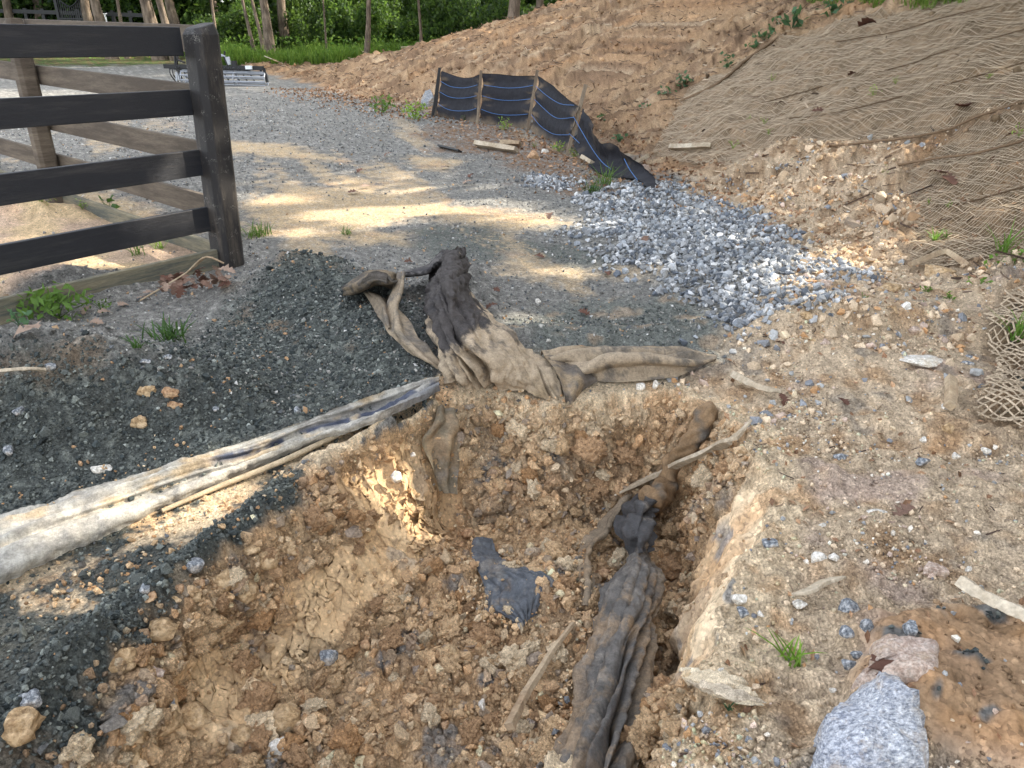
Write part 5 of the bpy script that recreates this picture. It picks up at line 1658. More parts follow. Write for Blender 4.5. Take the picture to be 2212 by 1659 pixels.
M_BROWNB = paint_mat('faded dark stain', lin(78, 70, 62), lin(108, 98, 86), 0.42, 0.65, (0.4, 0.4, 4), 0.75, 0.2, False)
M_SILL = paint_mat('weathered kick board', lin(86, 88, 82), lin(132, 124, 104), 0.4, 0.6, (0.4, 0.4, 5), 0.85, 0.15, False)
M_WOOD = paint_mat('weathered raw wood', lin(150, 128, 104), lin(182, 164, 138), 0.4, 0.62, (1, 1, 1), 0.9, 0.1, False)
M_WOODG = paint_mat('grey weathered wood', lin(164, 148, 126), lin(198, 186, 166), 0.4, 0.62, (1, 1, 1), 0.9, 0.1, False)
M_STAKE = paint_mat('fence stake wood', lin(116, 102, 88), lin(148, 134, 116), 0.42, 0.62, (2, 2, 0.4), 0.9, 0.1, False)

COR = above(487, 570, 0.0)[0]; COR = np.array([COR[0], COR[1], 0.0])
DF = np.array([-0.567, -0.824, 0.0]); DR = np.array([-0.765, 0.645, 0.030]); DR[:2] /= np.hypot(*DR[:2])
NF = np.array([0.824, -0.567, 0.0]); NR = np.array([-DR[1], DR[0], 0]); 
if NR[1] > 0: NR = -NR
BZ = [(1.285, 1.44), (0.955, 1.10), (0.598, 0.752), (0.250, 0.402)]
def post_geo(p, w, z0, z1, ang, lean=(0, 0), slant=0.06):
    """squared post with broad chamfered corners and a weathered top sloping one way"""
    c = w * 0.30; a = w / 2
    prof = [(-a, -c), (-c, -a), (c, -a), (a, -c), (a, c), (c, a), (-c, a), (-a, c)]
    V = []
    zs = [z0, z0 + 0.35 * (z1 - z0), z0 + 0.75 * (z1 - z0), z1 - 0.05, z1]
    for k, z in enumerate(zs):
        q = 1.0 if k < 4 else 0.80
        f = (z - max(z0, 0)) / (z1)
        for x, y in prof:
            X = x * q * math.cos(ang) - y * q * math.sin(ang); Y = x * q * math.sin(ang) + y * q * math.cos(ang)
            zz = z + (slant * (-x / w) if k >= 4 else 0) * 0.6
            V.append((p[0] + X + lean[0] * f, p[1] + Y + lean[1] * f, zz))
    F4 = []
    for k in range(len(zs) - 1):
        for i in range(8):
            F4.append((k * 8 + i, k * 8 + (i + 1) % 8, (k + 1) * 8 + (i + 1) % 8, (k + 1) * 8 + i))
    n = (len(zs) - 1) * 8
    top = [(n, n + 1, n + 6, n + 7), (n + 1, n + 2, n + 5, n + 6), (n + 2, n + 3, n + 4, n + 5)]
    return np.array(V), np.array(F4 + top)
angF = math.atan2(DF[1], DF[0])
fa = empty('board_fence', tuple(COR))
tag(fa, 'black four board paddock fence with chamfered corner post at the left', 'fence')
part('corner_post', post_geo(COR + np.array([0.02, 0.0, 0]), 0.175, -0.3, 1.45, angF, (0.04, 0.02)), M_BLACKP, fa, bevel=0.006)
off = COR + NF * -0.02
for k, (a, b) in enumerate(BZ):
    p0 = off + DF * 0.055; p1 = off + DF * 2.55
    e = 0.010 * math.sin(k * 2.1)
    part('board', beam_geo(p0 + [0, 0, (a + b) / 2], p1 + [0, 0, (a + b) / 2 + e], 0.036, b - a, n=4, bow=0.004 * (k - 1)), M_BLACKB, fa, bevel=0.004)
part('post', post_geo(COR + DF * 2.45, 0.15, -0.3, 1.45, angF), M_BLACKP, fa, bevel=0.006)
part('kick_board', beam_geo(COR + NF * 0.02 + DF * 0.02 + [0, 0, 0.04], COR + NF * 0.03 + DF * 2.6 + [0, 0, 0.055], 0.04, 0.19, n=3, bow=0.01), M_SILL, fa, bevel=0.004)
fb = empty('board_fence', tuple(COR + DR * 2.7))
tag(fb, 'brown backed four board fence running away behind the corner post', 'fence')
sl = 0.030
for q, Lp in enumerate((2.66, 5.2)):
    pp = COR + DR * Lp
    part('post', post_geo(np.array([pp[0], pp[1], 0]) + NR * 0.0, 0.145, -0.2, 1.44 + sl * Lp, math.atan2(DR[1], DR[0])), M_BROWNB, fb, bevel=0.006)
for q in range(2):
    for k, (a, b) in enumerate(BZ):
        zc = (a + b) / 2 + 0.012
        p0 = COR - NR * 0.10 + DR * (0.06 + 2.6 * q); p1 = COR - NR * 0.10 + DR * (2.655 + 2.55 * q)
        p0 = p0 + [0, 0, zc]; p1 = p1 + [0, 0, zc]
        part('board', beam_geo(p0, p1, 0.034, b - a, n=3, bow=0.005), M_BROWNB, fb, bevel=0.004)
part('kick_board', beam_geo(COR - NR * 0.05 + DR * 0.05 + [0, 0, 0.03], COR - NR * 0.05 + DR * 5.2 + [0, 0, 0.03], 0.04, 0.17, n=3), M_SILL, fb, bevel=0.004)

# ---- far board fence, gate, pillar and white box at the edge of the wood
def py_(c, cx, cy, Y): return at_y(*c(cx, cy), Y)
M_IRON, _nt, _b = nmat('black iron', 0.45, 0.4); _b.inputs['Base Color'].default_value = (*lin(26, 27, 30), 1)
M_WHITE, _nt, _b = nmat('white painted metal', 0.4, 0.4); _b.inputs['Base Color'].default_value = (0.72, 0.76, 0.8, 1)
ff = empty('board_fence', tuple(np.append(py_(cg, 800, 300, 36)[:2], 1.1)))
tag(ff, 'distant black board fence under the trees beside the iron gate', 'fence')
A = py_(cg, -250, 185, 36); B = py_(cg, 2700, 260, 36)
for z in (0.0, -0.36, -0.72, -1.08):
    part('board', beam_geo(A + [0, 0, z], B + [0, 0, z - 0.04], 0.04, 0.15), M_IRON, ff)
for t in np.linspace(0.02, 0.98, 10):
    p = A + (B - A) * t + np.array([0, 0.08, 0])
    part('post', beam_geo([p[0], p[1], 0.9], [p[0], p[1], p[2] + 0.12], 0.13, 0.13, up=(0, 1, 0)), M_IRON, ff)
gt = empty('iron_gate', tuple(np.append(py_(cg, 1320, 350, 35)[:2], 1.1)))
tag(gt, 'black ornamental iron gate with thin upright bars in the distance', 'gate')
G0 = py_(cg, 1075, 380, 35); G1 = py_(cg, 1570, 380, 35)
zt = 3.25; zb = 1.15
for nme, p in (('gate_post', G0), ('gate_post', G1)):
    part(nme, beam_geo([p[0], p[1], 1.0], [p[0], p[1], zt + 0.25], 0.11, 0.11, up=(0, 1, 0)), M_IRON, gt)
for q in range(1, 13):
    p = G0 + (G1 - G0) * q / 13
    zz = zt - 0.5 + 0.45 * abs(q / 6.5 - 1) ** 1.5
    part('bar', beam_geo([p[0], p[1], zb], [p[0], p[1], zz], 0.028, 0.028, up=(0, 1, 0)), M_IRON, gt)
for z in (zb + 0.05, zb + 0.5, 2.30):
    part('rail', beam_geo([G0[0], G0[1] - 0.03, z], [G1[0], G1[1] - 0.03, z], 0.03, 0.06), M_IRON, gt)
tq = np.linspace(0, 1, 20)
cv = np.stack([G0[0] + (G1[0] - G0[0]) * tq, G0[1] - 0.03 + 0 * tq, zt - 0.5 + 0.45 * np.abs(tq * 2 - 1) ** 1.5], 1)
part('top_rail', tube_geo(cv, 0.025, 6), M_IRON, gt, smooth=True)
pw_ = py_(cg, 1820, 320, 34)
wb = empty('utility_box', (pw_[0], pw_[1], 1.05))
tag(wb, 'small white utility box on legs beside a grey tree trunk near the gate', 'utility box')
part('cabinet', beam_geo([pw_[0] - 0.17, pw_[1], 2.27], [pw_[0] + 0.17, pw_[1], 2.27], 0.25, 0.34), M_WHITE, wb, bevel=0.02)
part('cap', beam_geo([pw_[0] - 0.20, pw_[1], 2.455], [pw_[0] + 0.20, pw_[1], 2.455], 0.29, 0.03), M_WHITE, wb)
for sx in (-0.14, 0.14):
    part('leg', beam_geo([pw_[0] + sx, pw_[1], 1.0], [pw_[0] + sx, pw_[1], 2.1], 0.05, 0.05, up=(0, 1, 0)), M_WHITE, wb)

# ---- the arena harrow standing on the road behind the corner post
HY = float(on_ground(480, 186)[0][0][1])
def hp(cx, cy, dy=0.0): return py_(ch, cx, cy, HY + dy)
M_STEEL, _nt, _b = nmat('galvanised tube', 0.35, 0.5); _b.inputs['Metallic'].default_value = 0.6; _b.inputs['Base Color'].default_value = (0.36, 0.38, 0.42, 1)
ha = empty('arena_harrow', tuple(hp(1150, 760)))
tag(ha, 'black tractor drag harrow with a silver tube roller standing on the gravel road', 'harrow')
def rod(name, a, b, r, mat, parent, sides=8):
    return part(name, tube_geo([a, np.asarray(a) * 0.5 + np.asarray(b) * 0.5, b], r, sides), mat, parent, smooth=True)
def bar(name, a, b, w, h, mat, parent, up=(0, 0, 1)):
    return part(name, beam_geo(a, b, w, h, up), mat, parent, bevel=0.004)
bar('tool_bar', hp(155, 455), hp(1945, 490), 0.10, 0.085, M_IRON, ha)
bar('tool_bar', hp(380, 505, 0.35), hp(1700, 545, 0.35), 0.10, 0.085, M_IRON, ha)
bar('tool_bar', hp(250, 490, 0.6), hp(1500, 520, 0.6), 0.08, 0.06, M_IRON, ha)
for q in range(9):
    a = q * 2 * math.pi / 9
    l = hp(470, 655) + np.array([0, 0.05 + 0.155 * math.cos(a), 0.150 * math.sin(a)]); r = hp(1985, 695) + np.array([0, 0.05 + 0.155 * math.cos(a), 0.150 * math.sin(a)])
    rod('roller_tube', l, r, 0.017, M_STEEL, ha)
for cx in (480, 860, 1420, 1980):
    c = hp(cx, 655 + (cx - 480) * 0.0267) + np.array([0, 0.05, 0])
    a = np.linspace(0, 2 * math.pi, 17)
    V, F = tube_geo(np.stack([c[0] + 0 * a, c[1] + 0.15 * np.cos(a), c[2] + 0.145 * np.sin(a)], 1), 0.014, 6)
    part('roller_ring', (V, F), M_STEEL, ha, smooth=True)
bar('roller_arm', hp(1945, 485), hp(2010, 745), 0.03, 0.06, M_IRON, ha, (1, 0, 0))
bar('roller_arm', hp(395, 470), hp(470, 720), 0.03, 0.06, M_IRON, ha, (1, 0, 0))
bar('roller_arm', hp(1890, 500, 0.25), hp(1905, 640, 0.25), 0.03, 0.05, M_IRON, ha, (1, 0, 0))
for a, b in (((1165, 330), (1190, 440)), ((1235, 285), (1300, 440)), ((1090, 480), (1175, 330)), ((345, 250), (360, 460)), ((380, 330), (520, 390)), ((395, 260), (380, 440))):
    bar('hitch_frame', hp(*a), hp(*b), 0.03, 0.07, M_IRON, ha, (0, 1, 0))
bar('hitch_plate', hp(1290, 285), hp(1325, 430), 0.05, 0.09, M_STEEL, ha, (1, 0, 0))
bar('top_link', hp(1100, 328), hp(1200, 262), 0.03, 0.035, M_STEEL, ha)
bar('top_link', hp(1240, 180), hp(1240, 262), 0.03, 0.03, M_IRON, ha, (0, 1, 0))
rod('hitch_pin', hp(1180, 250), hp(1255, 280), 0.02, M_STEEL, ha)
bar('valve_box', hp(1375, 405), hp(1460, 405), 0.10, 0.11, M_IRON, ha)
bar('manual_tube', hp(1620, 478, -0.08), hp(1735, 478, -0.08), 0.07, 0.075, M_WHITE, ha)
bar('crank_handle', hp(200, 250), hp(255, 250), 0.02, 0.025, M_IRON, ha)
for cx in (250, 300, 520, 760, 1230, 1420, 1560, 1690):
    x0 = hp(cx, 500, 0.3); 
    g = np.array([x0 + [0, 0, 0.0], x0 + [0.02, -0.05, -0.12], x0 + [0.05, 0.05, -0.24], x0 + [0.05, 0.12, -0.30]])
    part('tine', tube_geo(catmull(g, 9), 0.013, 6), M_IRON, ha, smooth=True)
for cx, cy, b in ((375, 560, 720), (415, 560, 700)):
    bar('side_plate', hp(cx - 4, cy), hp(cx + 4, b), 0.02, 0.04, M_STEEL, ha, (1, 0, 0))
for cx in (380, 405, 525, 1160, 1232, 1305, 1400, 1490, 1255, 1455, 1540, 1680):
    cy = 460 + 0.02 * cx - (0 if cx not in (1255, 1455, 1540, 1680, 525) else -55)
    p = hp(cx, cy, -0.06)
    part('bolt', tube_geo([p, p + np.array([0, -0.02, 0])], 0.018, 6), M_STEEL, ha)

# ---- silt fence by the foot of the bank
st_px = [((125, 55), (62, 498)), ((497, 80), (465, 562)), ((1003, 75), (915, 618)), ((1437, 205), (1272, 835))]
SB = []
for (tp, bp) in st_px:
    b = above(*c7(*bp), 0.0)[0]
    t = at_y(*c7(*tp), b[1] + 0.02)
    SB.append((t, b))
sf = empty('silt_fence', tuple(SB[1][1]))
tag(sf, 'black silt fence with blue lines on leaning wooden stakes, its near end collapsed', 'silt fence')
for k, (t, b) in enumerate(SB):
    d = (t - b) / np.linalg.norm(t - b)
    part('stake', beam_geo(b - d * 0.25 + np.array([0, -0.028, 0]), t + np.array([0, -0.028, 0]), 0.042, 0.034, up=(0, 1, 0), n=2), M_STAKE if k else M_IRON, sf, bevel=0.002)
def on_plane(uv, P0, nrm):
    uv = np.atleast_2d(uv)
    dx, dy, dz = ray(uv[:, 0], uv[:, 1]); D = np.stack([dx, dy, dz], 1)
    o = np.array([0, 0, CAM_H])
    return o + D * (((P0 - o) @ nrm) / (D @ nrm))[:, None]
def pl(b0, b1, t0):
    n = np.cross(b1 - b0, t0 - b0)
    return b0, n / np.linalg.norm(n)
tail_end = above(*c7(2085, 1185), 0.01)[0]
planes = [pl(SB[0][1], SB[1][1], SB[0][0]), pl(SB[1][1], SB[2][1], SB[1][0]), pl(SB[2][1], SB[3][1], SB[2][0]), pl(SB[3][1], tail_end, SB[3][0])]
def cpts(pts, k): return on_plane(np.array([c7(*p) for p in pts]), *planes[k])
M_SILT = fabric_mat('black silt fabric', 300, 0.0015, 0.75, 0.25, 0.25)
pan = [([(145, 85), (220, 118), (300, 140), (400, 140), (485, 118)], [(95, 512), (170, 548), (250, 566), (360, 565), (468, 560)], 0),
       ([(512, 108), (640, 112), (760, 126), (880, 127), (985, 128)], [(492, 560), (580, 588), (660, 602), (800, 598), (922, 600)], 1),
       ([(1012, 130), (1110, 215), (1200, 308), (1290, 365), (1372, 405)], [(946, 605), (980, 668), (1040, 716), (1140, 765), (1285, 800)], 2)]
def silt_col(S, T, G):
    c = np.broadcast_to(lin(42, 42, 48), S.shape + (3,)).copy()
    c = mix(c, lin(128, 112, 92), sstep(0.80, 1.0, S + 0.08 * nz(G, 4, 2, 81)) * 0.75)
    e = np.minimum(T, 1 - T)
    c = mix(c, lin(140, 120, 96), np.exp(-(e / 0.12) ** 2) * sstep(0.0, 0.5, nz(G * np.array([1, 1, 4.0]), 3, 3, 83)) * 0.7)
    return c
for (tp, bt, k) in pan:
    T0 = cpts(tp, k); B0 = cpts(bt, k)
    rows = [T0, T0 * 0.67 + B0 * 0.33, T0 * 0.33 + B0 * 0.67, B0]
    def fd(S, T, G, k=k): return -0.07 * np.sin(np.pi * T) + 0.018 * np.sin(S * 18 + 2 * T + k) * (0.3 + np.abs(T - 0.5)) + 0.012 * nz(G, 2.5, 3, 85)
    kid(cloth('fabric_panel', rows, 50, 60, silt_col, fd, M_SILT, thick=0.004), sf)
tail_rows = [cpts([(1405, 420), (1395, 520), (1360, 600), (1320, 690)], 3), cpts([(1480, 520), (1450, 640), (1400, 740), (1370, 790)], 3), cpts([(1545, 640), (1520, 760), (1470, 860), (1430, 860)], 3), cpts([(1610, 745), (1590, 880), (1540, 960), (1510, 960)], 3),
             cpts([(1690, 742), (1680, 900), (1650, 1010), (1590, 1030)], 3), cpts([(1800, 840), (1780, 930), (1740, 1040), (1690, 1085)], 3), cpts([(1900, 920), (1880, 990), (1850, 1050), (1800, 1090)], 3), cpts([(2000, 1020), (1985, 1060), (1965, 1085), (1930, 1090)], 3), cpts([(2090, 1182), (2086, 1184), (2084, 1186), (2080, 1188)], 3)]
kid(cloth('collapsed_panel', tail_rows, 90, 44, lambda S, T, G: mix(np.broadcast_to(lin(38, 38, 44), S.shape + (3,)), lin(110, 98, 84), sstep(0.2, 0.7, nz(G, 3, 3, 87)) * 0.35),
          lambda S, T, G: 0.05 * np.sin(T * 7 + 5 * S) * sstep(0, 0.2, S) + 0.04 * nz(G, 4, 3, 89), M_SILT), sf)
sk = [cpts([(128, 95), (118, 110), (112, 112)], 0), cpts([(108, 300), (85, 320), (78, 320)], 0), cpts([(92, 490), (60, 492), (38, 490)], 0)]
kid(cloth('fabric_skirt', [r + np.array([0, 0.05, 0]) for r in sk], 20, 8, silt_col, None, M_SILT), sf)
M_BLUEL, _nt, _b = nmat('blue woven line', 0.6); _b.inputs['Base Color'].default_value = (*lin(70, 112, 168), 1)
for pts, k in (([(140, 180), (210, 222), (300, 236), (385, 230), (470, 212)], 0), ([(132, 275), (190, 312), (260, 328), (370, 325), (462, 310)], 0), ([(120, 385), (180, 425), (250, 442), (370, 442), (460, 425)], 0),
               ([(530, 212), (600, 225), (720, 238), (860, 232), (968, 216)], 1), ([(515, 310), (600, 335), (680, 348), (800, 350), (945, 338)], 1), ([(505, 430), (580, 462), (680, 480), (800, 482), (922, 474)], 1),
               ([(1000, 225), (1060, 290), (1130, 345), (1210, 382), (1345, 396)], 2), ([(985, 342), (1060, 430), (1120, 485), (1190, 512), (1340, 506)], 2), ([(958, 480), (1010, 565), (1070, 618), (1150, 655), (1300, 662)], 2),
               ([(1375, 510), (1450, 640), (1550, 805), (1640, 920), (1720, 982)], 3), ([(1335, 662), (1380, 700), (1430, 748)], 3), ([(1840, 890), (1890, 985), (1960, 1080)], 3)):
    P = cpts(pts, k)
    n_ = planes[k][1]; n_ = n_ if n_ @ (np.array([0, 0, CAM_H]) - P[0]) > 0 else -n_
    C = catmull(P, 28)
    t = np.linspace(0, 1, 28)
    sagk = -0.07 if k < 3 else 0.0
    C = C + n_ * (0.016 + (sagk + 0.03) * np.sin(np.pi * t) * (1 if k < 3 else 0) + (0.05 if k == 3 else 0.0))[:, None]
    part('blue_line', tube_geo(C, 0.0036, 5), M_BLUEL, sf, smooth=True)

# ---- loose timber
def lath(name, pts, c, hs, w, t, mat, label, cat, flat=True, taper_end=None, n=20):
    uv = np.array([c(*p) for p in pts])
    P = catmull(above(uv[:, 0], uv[:, 1], hs), n)
    T = np.gradient(P, axis=0); T /= np.linalg.norm(T, axis=1, keepdims=True)
    up = np.array([0, 0, 1.0]); s = np.cross(T, up); s /= np.linalg.norm(s, axis=1, keepdims=True); u = np.cross(s, T)
    ww = np.full(n, w); tt = np.full(n, t)
    if taper_end: 
        q = np.linspace(0, 1, n); k = np.interp(q, *taper_end); ww = ww * k; tt = tt * np.maximum(k, 0.5)
    rg = np.random.default_rng(len(label))
    ww = ww * (1 + 0.05 * rg.normal(size=n)); tt = tt * (1 + 0.08 * rg.normal(size=n))
    V = []
    tilt = 0.5
    for k in range(n):
        a = s[k] * math.cos(tilt) + u[k] * math.sin(tilt); b = u[k] * math.cos(tilt) - s[k] * math.sin(tilt)
        for i, j in ((-1, -1), (1, -1), (1, 1), (-1, 1)):
            V.append(P[k] + a * i * ww[k] / 2 + b * j * tt[k] / 2)
    F = [(0, 1, 2, 3), tuple((n - 1) * 4 + i for i in (3, 2, 1, 0))]
    for k in range(n - 1):
        for i in range(4):
            j = (i + 1) % 4
            F.append((k * 4 + i, (k + 1) * 4 + i, (k + 1) * 4 + j, k * 4 + j))
    o = part(name, (np.array(V), np.array(F)), mat, None, bevel=0.002)
    return tag(o, label, cat)
lath('wooden_lath', [(552, 958), (720, 870), (1000, 735), (1250, 620), (1450, 530), (1600, 462), (1690, 385), (1785, 275)], c3, [.07, .10, .14, .15, .13, .10, .08, .05], 0.036, 0.016, M_WOODG,
     'splintered pale wooden lath lying across the twisted fabric in the pit', 'wood', taper_end=([0, 0.12, 0.7, 0.9, 1], [0.15, 1, 1, 0.85, 0.3]))
lath('timber_offcut', [(450, 738), (630, 765), (815, 795)], c7, [.05, .05, .05], 0.085, 0.055, M_WOODG, 'longer pale timber offcut lying in leaf litter before the silt fence', 'wood', n=6)
lath('timber_offcut', [(665, 735), (760, 736), (850, 742)], c7, [.05, .05, .05], 0.09, 0.05, M_WOOD, 'short grey timber offcut lying just behind the longer one by the silt fence', 'wood', n=6)
lath('timber_offcut', [(1412, 862), (1460, 888), (1500, 915)], c7, [.07, .06, .05], 0.075, 0.045, M_WOODG, 'end of a white board poking out under the collapsed silt fence', 'wood', n=5)
lath('timber_offcut', [(1885, 905), (1930, 885), (1990, 855)], c7, [.06, .06, .06], 0.07, 0.04, M_WOODG, 'pale split board behind the collapsed end of the silt fence', 'wood', n=5)
lath('black_strip', [(118, 760), (200, 780), (305, 806)], c7, [.02, .02, .02], 0.06, 0.02, M_IRON, 'flat black strip lying on the edge of the gravel road', 'strip', n=6)
lath('weathered_branch', [(1795, 450), (1900, 520), (2030, 590), (2250, 690)], c8, [.07, .06, .06, .05], 0.034, 0.028, M_WOODG, 'straight barkless branch lying at the right edge above the clay lump', 'branch')
lath('driftwood_splinter', [(720, 545), (830, 520), (930, 465), (1060, 430)], c8, [.03, .035, .035, .03], 0.030, 0.012, M_WOODG, 'curved grey splinter of wood lying on the stony clay', 'wood', taper_end=([0, 0.2, 0.8, 1], [0.4, 1, 0.9, 0.4]))
lath('grey_stick', [(345, 985), (450, 1040), (540, 1075), (650, 1095)], c9, [.03, .04, .04, .02], 0.03, 0.03, M_WOODG, 'short grey root end lying on the clay right of the fallen fabric', 'stick', taper_end=([0, 0.2, 0.8, 1], [1, 1, 0.7, 0.3]))
lath('root_stick', [(1090, 1645), (1190, 1440), (1290, 1280), (1370, 1150), (1500, 980)], c6, [.07, .075, .07, .07, .06], 0.024, 0.022, M_WOOD, 'long clay coated root lying across the floor of the pit', 'root', taper_end=([0, 1], [1.1, 0.5]))
lath('root_stick', [(1740, 1010), (1745, 1090), (1735, 1190)], c9, [.05, .05, .03], 0.035, 0.03, M_WOOD, 'upright brown stub of root at the right of the sunlit clay patch', 'root', n=8)
lath('bare_branch', [(1480, 280), (1640, 215), (1720, 200), (1860, 290)], c9, [.05, .10, .10, .04], 0.035, 0.035, M_WOOD, 'dark curved root arching over a stone below the middle net', 'root', n=12)
lath('fallen_branch', [(-60, 945), (60, 942), (160, 935), (200, 938)], cn, [.05, .06, .05, .03], 0.055, 0.05, M_WOODG, 'pale fallen branch at the lower edge of the upper net', 'branch', n=10)
lath('dry_stalk', [(1700, 360), (1760, 385), (1820, 412)], c1, [.35, .30, .05], 0.03, 0.02, M_WOODG, 'long pale dry stalk arching from the verge behind the harrow', 'stalk', n=8)
lath('dry_twig', [(-30, 755), (100, 742), (200, 738), (290, 745)], cA, [.06, .09, .09, .05], 0.014, 0.012, M_WOODG, 'pale bare twig on the dark gravel mound at the left edge', 'twig', n=10)

# rotten wood chip
def chunk(name, c, pts, h, thick, mat, label, cat, cols, seed, sub=5, rough=0.012, edge=0.5, streak=None):
    """a slab with the outline seen in the photograph, its own thickness and a rough face"""
    uv = np.array([c(*p) for p in pts])
    base = above(uv[:, 0], uv[:, 1], 0.0)
    C = catmull(np.concatenate([base, base[:1]]), len(pts) * sub + 1)[:-1]
    rg = np.random.default_rng(seed)
    cen = C.mean(0)
    n = len(C)
    C = cen + (C - cen) * (1 + 0.03 * rg.normal(size=(n, 1)))
    rings = []
    prof = [(1.02, -0.6), (1.03, 0.15), (0.97, 0.62), (0.88, 0.86), (0.66, 0.98), (0.40, 1.03), (0.15, 1.05)]
    V = []
    for s, z in prof:
        R_ = cen + (C - cen) * s
        R_[:, 2] = cen[2] + (C[:, 2] - cen[2]) * s + z * thick + h
        w = rough * fbm3(R_[:, 0] * (streak[0] if streak else 1), R_[:, 1] * (streak[1] if streak else 1), R_[:, 2], 24, 3, seed, 0.6)
        R_[:, 2] += w * (1 if z > 0 else 0) 
        V.append(R_)
    V = np.concatenate(V + [(cen + [0, 0, thick * 1.05 + h])[None]])
    k = len(prof)
    i = np.arange(k - 1)[:, None]; j = np.arange(n)[None]; j2 = (j + 1) % n
    F4 = np.stack([i * n + j, i * n + j2, (i + 1) * n + j2, (i + 1) * n + j], -1).reshape(-1, 4)
    F3 = np.stack([(k - 1) * n + np.arange(n), (k - 1) * n + (np.arange(n) + 1) % n, np.full(n, k * n)], 1)
    cc = np.broadcast_to(cols, (len(V), 3)) * (1 + 0.12 * fbm3(V[:, 0], V[:, 1], V[:, 2], 30, 3, seed + 1))[:, None]
    o = mesh_np(name, V, [F4, F3], mat, smooth=True, cols=cc)
    return tag(o, label, cat)
M_CHIPW = stone_mat('rotten wood', 70, 0.25, 0.9, 0.006)
wc = empty('wood_chip', above(*c8(270, 1140), 0.0)[0])
tag(wc, 'bleached splintered chip of rotten wood on the right rim of the pit', 'wood')
rg = np.random.default_rng(17)
for q, (x0, y0, x1, y1, w) in enumerate(((0, 1032, 330, 1072, .020), (20, 1062, 470, 1150, .024), (40, 1085, 555, 1240, .022), (90, 1118, 540, 1256, .018), (150, 1045, 440, 1118, .018), (170, 1150, 420, 1222, .014), (60, 1050, 250, 1100, .016), (300, 1120, 520, 1215, .016))):
    n = 14
    hh = 0.016 + 0.019 * (q % 3)
    P = catmull(above(np.linspace(x0, x1, 4) * (c8(1, 0)[0] - c8(0, 0)[0]) + c8(0, 0)[0], np.linspace(y0, y1, 4) * (c8(0, 1)[1] - c8(0, 0)[1]) + c8(0, 0)[1], np.array([.4, 1, 1, .4]) * hh), n)
    t = np.linspace(0, 1, n)
    V, F = tube_geo(P, w * 0.75 * np.minimum(1, np.minimum(t * 5 + 0.15, (1 - t) * 4 + 0.1)) * (1 + 0.28 * rg.normal(size=n)), 6)
    V[:, 2] = P.repeat(6, 0)[:, 2] + (V[:, 2] - P.repeat(6, 0)[:, 2]) * 0.7
    kid(mesh_np('splinter', V, F, M_CHIPW, smooth=False, cols=np.broadcast_to(lin(*((218, 204, 178), (200, 184, 158), (184, 170, 150))[q % 3]), (len(V), 3)) * (1 + 0.15 * rg.normal(size=(len(V), 1)))), wc)

# ---- the large stones
def granite_mat(name, base, dark, light, scale=70, stretch=(1, 1, 1), amp=0.004):
    m, nt, b = nmat(name, 0.8, 0.3)
    n1 = add_noise(nt, scale, 6, 0.75, stretch=stretch); n2 = add_noise(nt, scale * 2.3, 4, 0.7, stretch=stretch); n3 = add_noise(nt, 5, 3)
    r1 = ramp(nt, n1.outputs[0], [(0.36, tuple(dark)), (0.47, tuple(base)), (0.62, tuple(light))])
    r2 = ramp(nt, n2.outputs[0], [(0.35, (0.62,) * 3), (0.65, (1.3,) * 3)])
    r3 = ramp(nt, n3.outputs[0], [(0.35, (0.85, 0.85, 0.88)), (0.7, (1.12, 1.1, 1.05))])
    c = mixc(nt, 1.0, mixc(nt, 1.0, r1.outputs[0], r2.outputs[0], 'MULTIPLY'), r3.outputs[0], 'MULTIPLY')
    n4 = add_noise(nt, 9, 6, 0.75)
    rd = ramp(nt, n4.outputs[0], [(0.52, (0, 0, 0)), (0.68, (0.65, 0.65, 0.65))])
    c = mixc(nt, rd.outputs[0], c, tuple(lin(182, 158, 126)))
    nt.links.new(c, b.inputs['Base Color'])
    p = bump(nt, b, n4.outputs[0], 0.012); p = bump(nt, b, n1.outputs[0], amp, 1, p); bump(nt, b, n2.outputs[0], amp * 0.5, 1, p)
    return m
M_GRAN = granite_mat('grey gneiss', lin(160, 165, 175), lin(112, 118, 132), lin(216, 218, 224), 95, (0.75, 1.3, 1.3), 0.003)
M_PINKR = granite_mat('pink slab', lin(188, 166, 150), lin(164, 140, 124), lin(210, 194, 180), 60, (1, 1, 1), 0.004)
M_BLUER = granite_mat('blue grey stone', lin(122, 127, 132), lin(80, 86, 94), lin(190, 192, 194), 80, (1, 1, 1), 0.003)
M_CLAYR = granite_mat('clay coated stone', lin(178, 150, 112), lin(140, 112, 80), lin(206, 180, 146), 30, (1, 1, 1), 0.006)
M_QUARTZ = granite_mat('white quartz', lin(214, 208, 196), lin(186, 176, 160), lin(236, 234, 228), 50, (1, 1, 1), 0.003)
M_ORANGER = granite_mat('orange sandstone', lin(176, 140, 106), lin(142, 108, 78), lin(198, 166, 132), 30, (1, 1, 1), 0.005)
chunk('granite_boulder', c8, [(1270, 1222), (1330, 1240), (1400, 1300), (1490, 1390), (1520, 1500), (1525, 1600), (1560, 1700), (1500, 1850), (1100, 1900), (850, 1800), (855, 1620), (880, 1540), (950, 1460), (1050, 1380), (1130, 1300), (1220, 1240)], 0.0, 0.115, M_GRAN,
      'large pointed grey and white speckled granite rock at the bottom right', 'rock', lin(150, 156, 170), 5, rough=0.012)
chunk('pink_slab', c8, [(1320, 850), (1420, 855), (1480, 880), (1560, 890), (1640, 930), (1650, 1010), (1640, 1080), (1560, 1110), (1420, 1130), (1300, 1160), (1200, 1185), (1105, 1170), (1130, 1130), (1210, 1080), (1225, 980), (1230, 900)], 0.0, 0.045, M_PINKR,
      'flat dusty pink stone slab set in the clay above the granite rock', 'rock', lin(190, 160, 150), 7, rough=0.01)
_k = [0]
